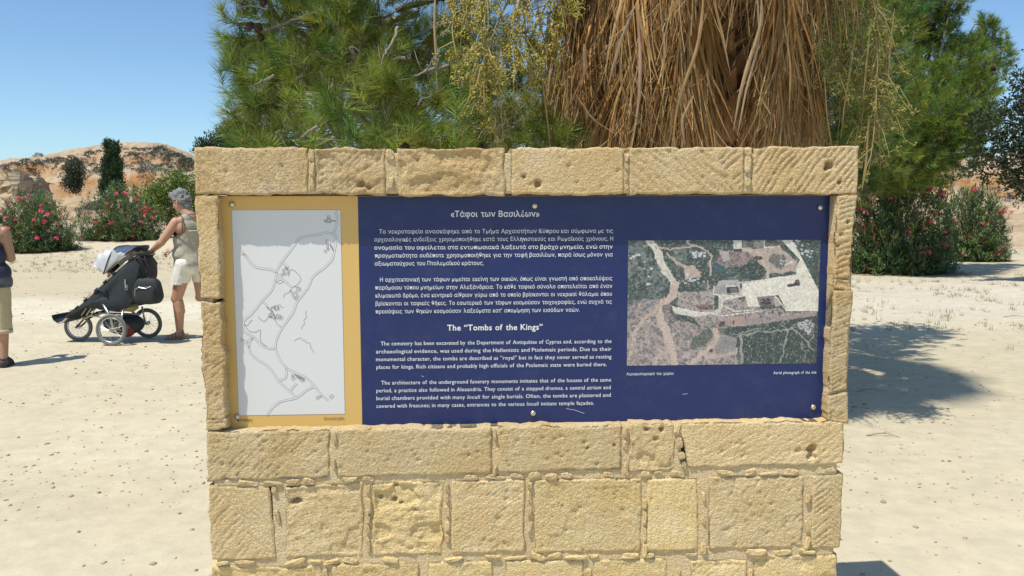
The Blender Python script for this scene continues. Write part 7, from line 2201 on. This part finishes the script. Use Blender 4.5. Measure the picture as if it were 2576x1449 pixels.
    mb = MB(); mb.tube([B(-0.01 + 0.088 * math.cos(t), 0.082 * math.sin(t), 1.497 - 0.02 * math.cos(t)) for t in np.linspace(0, 2 * math.pi, 26)], 0.007, 6, cap=False); mb.build('neck_cord', M_trim, root, True)
    # shorts
    mb = MB()
    cap(mb, B(-0.01, -0.07, 0.93), B(-0.01, 0.07, 0.93), 0.128, 0.128)
    cap(mb, hp + [0, 0, 0.02], np.array([0.028, -0.060, 0.60]), 0.115, 0.108); cap(mb, hp2 + [0, 0, 0.02], np.array([0.255, 0.11, 0.62]), 0.105, 0.100)
    def dsp2(V): V = V.copy(); V[:, 0] += 0.008 * fbm(V[:, 0] * 9, V[:, 1] * 9, V[:, 2] * 5, 3, 8); return V
    shell('shorts', mb, 0.0085, M_shorts, root, lambda V: (V[:, 2] > 0.672 + 0.02 * (V[:, 0] > 0.12)) & (V[:, 2] < 0.99), dsp2)
    # hair: curly mass at crown, sides and nape
    mb = MB()
    for (a, b, z, ra, rb, rc) in [(-0.015, 0, 0.066, 0.098, 0.084, 0.075), (-0.055, 0, 0.012, 0.068, 0.079, 0.085), (0.045, 0, 0.088, 0.058, 0.062, 0.042), (-0.03, 0.045, 0.02, 0.058, 0.042, 0.052), (-0.03, -0.045, 0.02, 0.058, 0.042, 0.052), (-0.062, 0, -0.045, 0.045, 0.062, 0.055)]:
        mb.ball(P(a, b, z), np.array([ra, rb, rc]) * 1.06, 18, 12, R)
    def dh(V): 
        c0 = P(0, 0, 0.03); d = unit(V - c0)
        return V + d * (0.040 * fbm(V[:, 0] * 28, V[:, 1] * 28, V[:, 2] * 28, 3, 4, 0.7) + 0.008 * np.abs(vnoise(V[:, 0] * 90, V[:, 1] * 90, V[:, 2] * 90, 8)))[:, None]
    shell('hair', mb, 0.005, M_hairg, root, None, dh, it=1)
    # sunglasses
    mb = MB()
    for q in (-1, 1):
        mb.ball(P(0.094, q * 0.034, 0.014), (0.008, 0.028, 0.022), 12, 8, R)
        mb.tube([P(0.088, q * 0.062, 0.018), P(0.05, q * 0.083, 0.018), P(-0.005, q * 0.086, 0.012)], 0.004, 5)
    mb.build('sunglasses', M_plastic, root, True)
    # wristwatch
    mb = MB(); mb.tube([wr + unit(el - wr) * 0.012, wr + unit(el - wr) * 0.034], 0.031, 14); mb.build('watch', M_trim, root, True)
    # sandals: sole and straps
    for k_, (heel, toe, d, lat) in enumerate(ft):
        mb = MB()
        up = unit(np.cross(lat, d)); zo = -0.036 if k_ == 0 else -0.036
        pts = [(-0.045, 0.0), (-0.03, 0.036), (0.06, 0.038), (0.15, 0.052), (0.215, 0.035), (0.235, 0.0), (0.215, -0.035), (0.15, -0.050), (0.06, -0.036), (-0.03, -0.036)]
        poly = [heel + d * (a) + lat * b_ + up * (zo + 0.012) for a, b_ in pts]
        mb.plate(poly, 0.024)
        for (a0, hgt, wdt, r_) in [(0.185, 0.030, 0.048, 0.012), (0.145, 0.048, 0.050, 0.012), (0.105, 0.068, 0.047, 0.012), (0.06, 0.092, 0.044, 0.012), (0.02, 0.108, 0.044, 0.011)]:
            mb.tube([heel + d * (a0 - 0.01 * abs(math.cos(t))) + lat * wdt * math.cos(t) + up * (zo + 0.01 + hgt * math.sin(t)) for t in np.linspace(0, math.pi, 10)], r_, 6, sq=0.45)
        mb.tube([heel + d * 0.055 + lat * 0.045 + up * (zo + 0.02), heel - d * 0.02 + lat * 0.03 + up * (zo + 0.055), heel - d * 0.042 + up * (zo + 0.06), heel - d * 0.02 - lat * 0.03 + up * (zo + 0.055), heel + d * 0.055 - lat * 0.045 + up * (zo + 0.02)], 0.015, 6, sq=0.45)
        mb.tube([heel + d * 0.0 + up * (zo + 0.02), heel - d * 0.03 + up * (zo + 0.03)], 0.032, 10)
        mb.build('sandal', M_sandal, root, True)
man()

def bystander():
    g = gnd(-14, 926)
    root = empty('person', (g[0], g[1], float(ground_h(g[0], g[1]))))
    tag(root, 'person in a navy sleeveless top and beige bermuda shorts cut by the left edge', 'person')
    h = np.array([-0.25, 0.97]); h /= np.linalg.norm(h); r_ = np.array([h[1], -h[0]])   # facing away; r_ = their right, picture right
    def B(f, r, z): return np.array([h[0] * f + r_[0] * r, h[1] * f + r_[1] * r, z])
    mb = MB()
    P, R = head(mb, B(0.03, 0, 1.60), h, 1.0, tilt=0.25)
    cap(mb, B(-0.01, 0, 1.42), B(0.01, 0, 1.55), 0.055, 0.05)
    cap(mb, B(0, -0.08, 1.30), B(0, 0.08, 1.30), 0.10, 0.10); cap(mb, B(0, -0.115, 1.37), B(0, 0.115, 1.37), 0.052, 0.052)
    cap(mb, B(0.0, -0.055, 1.12), B(0.0, 0.055, 1.12), 0.108, 0.108); cap(mb, B(0, -0.07, 0.92), B(0, 0.07, 0.92), 0.115, 0.115)
    for s in (-1, 1):
        sh = B(0, s * 0.165, 1.36); el = B(0.03, s * 0.20, 1.09); wr = B(0.25, s * 0.03, 1.12)
        cap(mb, sh, sh, 0.055, 0.055, k=2); cap(mb, sh, el, 0.048, 0.042); cap(mb, el, wr, 0.042, 0.026)
        hand(mb, wr, h.tolist() + [0.1], (0, 0, 1.0), 0.7, 0.95, s)
        hp = B(0, s * 0.085, 0.86); kn = B(0.01, s * 0.095, 0.47); an = B(-0.01, s * 0.095, 0.085)
        cap(mb, hp, kn, 0.088, 0.056); cap(mb, kn, kn * 0.65 + an * 0.35 - np.array([h[0], h[1], 0]) * 0.02, 0.052, 0.055); cap(mb, kn * 0.65 + an * 0.35, an, 0.052, 0.036)
        cap(mb, an + [0, 0, -0.04] - B(0.03, 0, 0), an + B(0.10, 0, -0.05), 0.034, 0.030)
        for q in (-2, -1, 0, 1, 2): cap(mb, an + B(0.10, q * 0.015, -0.058), an + B(0.155 - 0.006 * abs(q), q * 0.018, -0.066), 0.013, 0.010, 8, k=2)
    V, F = remesh(mb, 0.007, 3); mk('body', V, F, M_skin2, root, True)
    mb = MB(); e = 0.012
    cap(mb, B(0, -0.08, 1.30), B(0, 0.08, 1.30), 0.10 + e, 0.10 + e); cap(mb, B(0, -0.07, 1.385), B(0, 0.07, 1.385), 0.048 + e, 0.048 + e)
    cap(mb, B(0.0, -0.055, 1.12), B(0.0, 0.055, 1.12), 0.108 + e, 0.108 + e); cap(mb, B(0, -0.075, 0.95), B(0, 0.075, 0.95), 0.118 + e, 0.118 + e); cap(mb, B(0, -0.08, 0.84), B(0, 0.08, 0.84), 0.128, 0.128)
    r3 = np.array([r_[0], r_[1], 0]); h3 = np.array([h[0], h[1], 0])
    def keep(V):
        l = V @ r3; f = V @ h3; z = V[:, 2]
        arm = (((np.abs(l) - 0.195) / (0.05 + 0.03 * sstep(1.25, 1.42, z))) ** 2 + ((z - 1.32) / 0.13) ** 2 < 1)
        return (z > 0.815) & (z < 1.45) & ~arm & ~((l / 0.08) ** 2 + (f / 0.09) ** 2 + ((z - 1.46) / 0.06) ** 2 < 1)
    shell('sleeveless_top', mb, 0.009, M_navyt, root, keep, lambda V: V + 0.006 * fbm(V[:, 0] * 8, V[:, 1] * 8, V[:, 2] * 12, 3, 5)[:, None])
    mb = MB(); cap(mb, B(0, -0.08, 0.86), B(0, 0.08, 0.86), 0.131, 0.131)
    shell('top_hem', mb, 0.009, M_greyt, root, lambda V: (V[:, 2] > 0.80) & (V[:, 2] < 0.925))
    mb = MB(); cap(mb, B(0, -0.07, 0.90), B(0, 0.07, 0.90), 0.122, 0.122)
    for s in (-1, 1): cap(mb, B(0, s * 0.085, 0.86), B(0.0, s * 0.10, 0.35), 0.105, 0.078)
    shell('bermuda_shorts', mb, 0.009, M_beige, root, lambda V: (V[:, 2] > 0.345) & (V[:, 2] < 0.93), lambda V: V + 0.010 * fbm(V[:, 0] * 9, V[:, 1] * 9, V[:, 2] * 7, 3, 6)[:, None])
    for s in (-1, 1):
        mb = MB(); mb.tube([B(0, s * 0.10, 0.345), B(0, s * 0.10, 0.385)], 0.085, 18); mb.build('rolled_cuff', M_beige, root, True)
        mb = MB()
        poly = [B(a, s * 0.095 + b_, 0.018) for a, b_ in [(-0.07, 0), (-0.055, 0.034), (0.05, 0.036), (0.13, 0.048), (0.18, 0.02), (0.18, -0.02), (0.13, -0.046), (0.05, -0.036), (-0.055, -0.034)]]
        mb.plate(poly, 0.028)
        for a0, hh in ((0.11, 0.05), (0.05, 0.08), (-0.01, 0.11)): mb.tube([B(a0, s * 0.095 + 0.044 * math.cos(t), 0.02 + hh * math.sin(t)) for t in np.linspace(0, math.pi, 9)], 0.014, 6, sq=0.45)
        mb.tube([B(-0.01, s * 0.095 + 0.04, 0.09), B(-0.06, s * 0.095, 0.085), B(-0.01, s * 0.095 - 0.04, 0.09)], 0.014, 6, sq=0.45)
        mb.tube([B(-0.045, s * 0.095, 0.02), B(-0.05, s * 0.095, 0.075)], 0.034, 10)
        mb.build('sandal', M_sandald, root, True)
    mb = MB()
    for (a, b, z, ra, rb, rc) in [(-0.015, 0, 0.055, 0.095, 0.083, 0.072), (-0.045, 0, 0.0, 0.066, 0.080, 0.09)]: mb.ball(P(a, b, z), (ra, rb, rc), 18, 12, R)
    shell('hair', mb, 0.007, M_haird, root, None, lambda V: V + 0.012 * fbm(V[:, 0] * 30, V[:, 1] * 30, V[:, 2] * 30, 3, 4)[:, None], it=1)
bystander()

def child():
    root = empty('person', stroller.location, HEAD)
    tag(root, 'small dark haired child sitting in the stroller under the sunshade', 'person')
    mb = MB()
    P, R = head(mb, (0.14, 0.06, 0.835), (1.0, 0.05), 0.80, tilt=0.35)
    cap(mb, (0.03, 0.03, 0.72), (0.10, 0.05, 0.79), 0.035, 0.035)
    cap(mb, (0.0, -0.05, 0.66), (0.0, 0.09, 0.66), 0.065, 0.065); cap(mb, (0.0, -0.03, 0.55), (0.0, 0.06, 0.55), 0.08, 0.08); cap(mb, (0.02, -0.02, 0.49), (0.02, 0.06, 0.49), 0.08, 0.08)
    for s, y in ((-1, -0.05), (1, 0.09)):
        cap(mb, (0.04, y, 0.50), (0.39, y + 0.02 * s, 0.575 if s > 0 else 0.55), 0.055, 0.038); cap(mb, (0.39, y + 0.02 * s, 0.575 if s > 0 else 0.55), (0.60, y, 0.365), 0.036, 0.025)
        cap(mb, (0.60, y, 0.365), (0.68, y, 0.38), 0.026, 0.020)
        for q in range(5): cap(mb, (0.68, y - 0.018 + 0.009 * q, 0.38), (0.70, y - 0.02 + 0.01 * q, 0.388), 0.008, 0.006, 6, k=1)
        cap(mb, (0.01, y + 0.05 * s, 0.68), (0.10, y + 0.05 * s, 0.56), 0.032, 0.026); cap(mb, (0.10, y + 0.05 * s, 0.56), (0.22, y + 0.02 * s, 0.58), 0.025, 0.018)
        hand(mb, (0.22, y + 0.02 * s, 0.58), (1, 0, -0.1), (0, 0, -1), 0.6, 0.55, s)
    V, F = remesh(mb, 0.0055, 3); mk('body', V, F, M_skin, root, True)
    mb = MB(); cap(mb, (0.0, -0.055, 0.655), (0.0, 0.095, 0.655), 0.075, 0.075); cap(mb, (0.0, -0.03, 0.54), (0.0, 0.06, 0.54), 0.092, 0.092)
    shell('shirt', mb, 0.008, M_greyt, root, lambda V: V[:, 2] > 0.47)
    mb = MB()
    for (a, b, z, ra, rb, rc) in [(-0.012, 0, 0.055, 0.10, 0.09, 0.075), (-0.045, 0, 0.0, 0.075, 0.09, 0.10), (0.055, 0, 0.065, 0.05, 0.06, 0.035)]: mb.ball(P(a, b, z), np.array([ra, rb, rc]) * 0.85, 16, 12, R)
    shell('hair', mb, 0.006, M_haird, root, None, lambda V: V + 0.022 * fbm(V[:, 0] * 30, V[:, 1] * 30, V[:, 2] * 30, 3, 4)[:, None], it=1)
child()
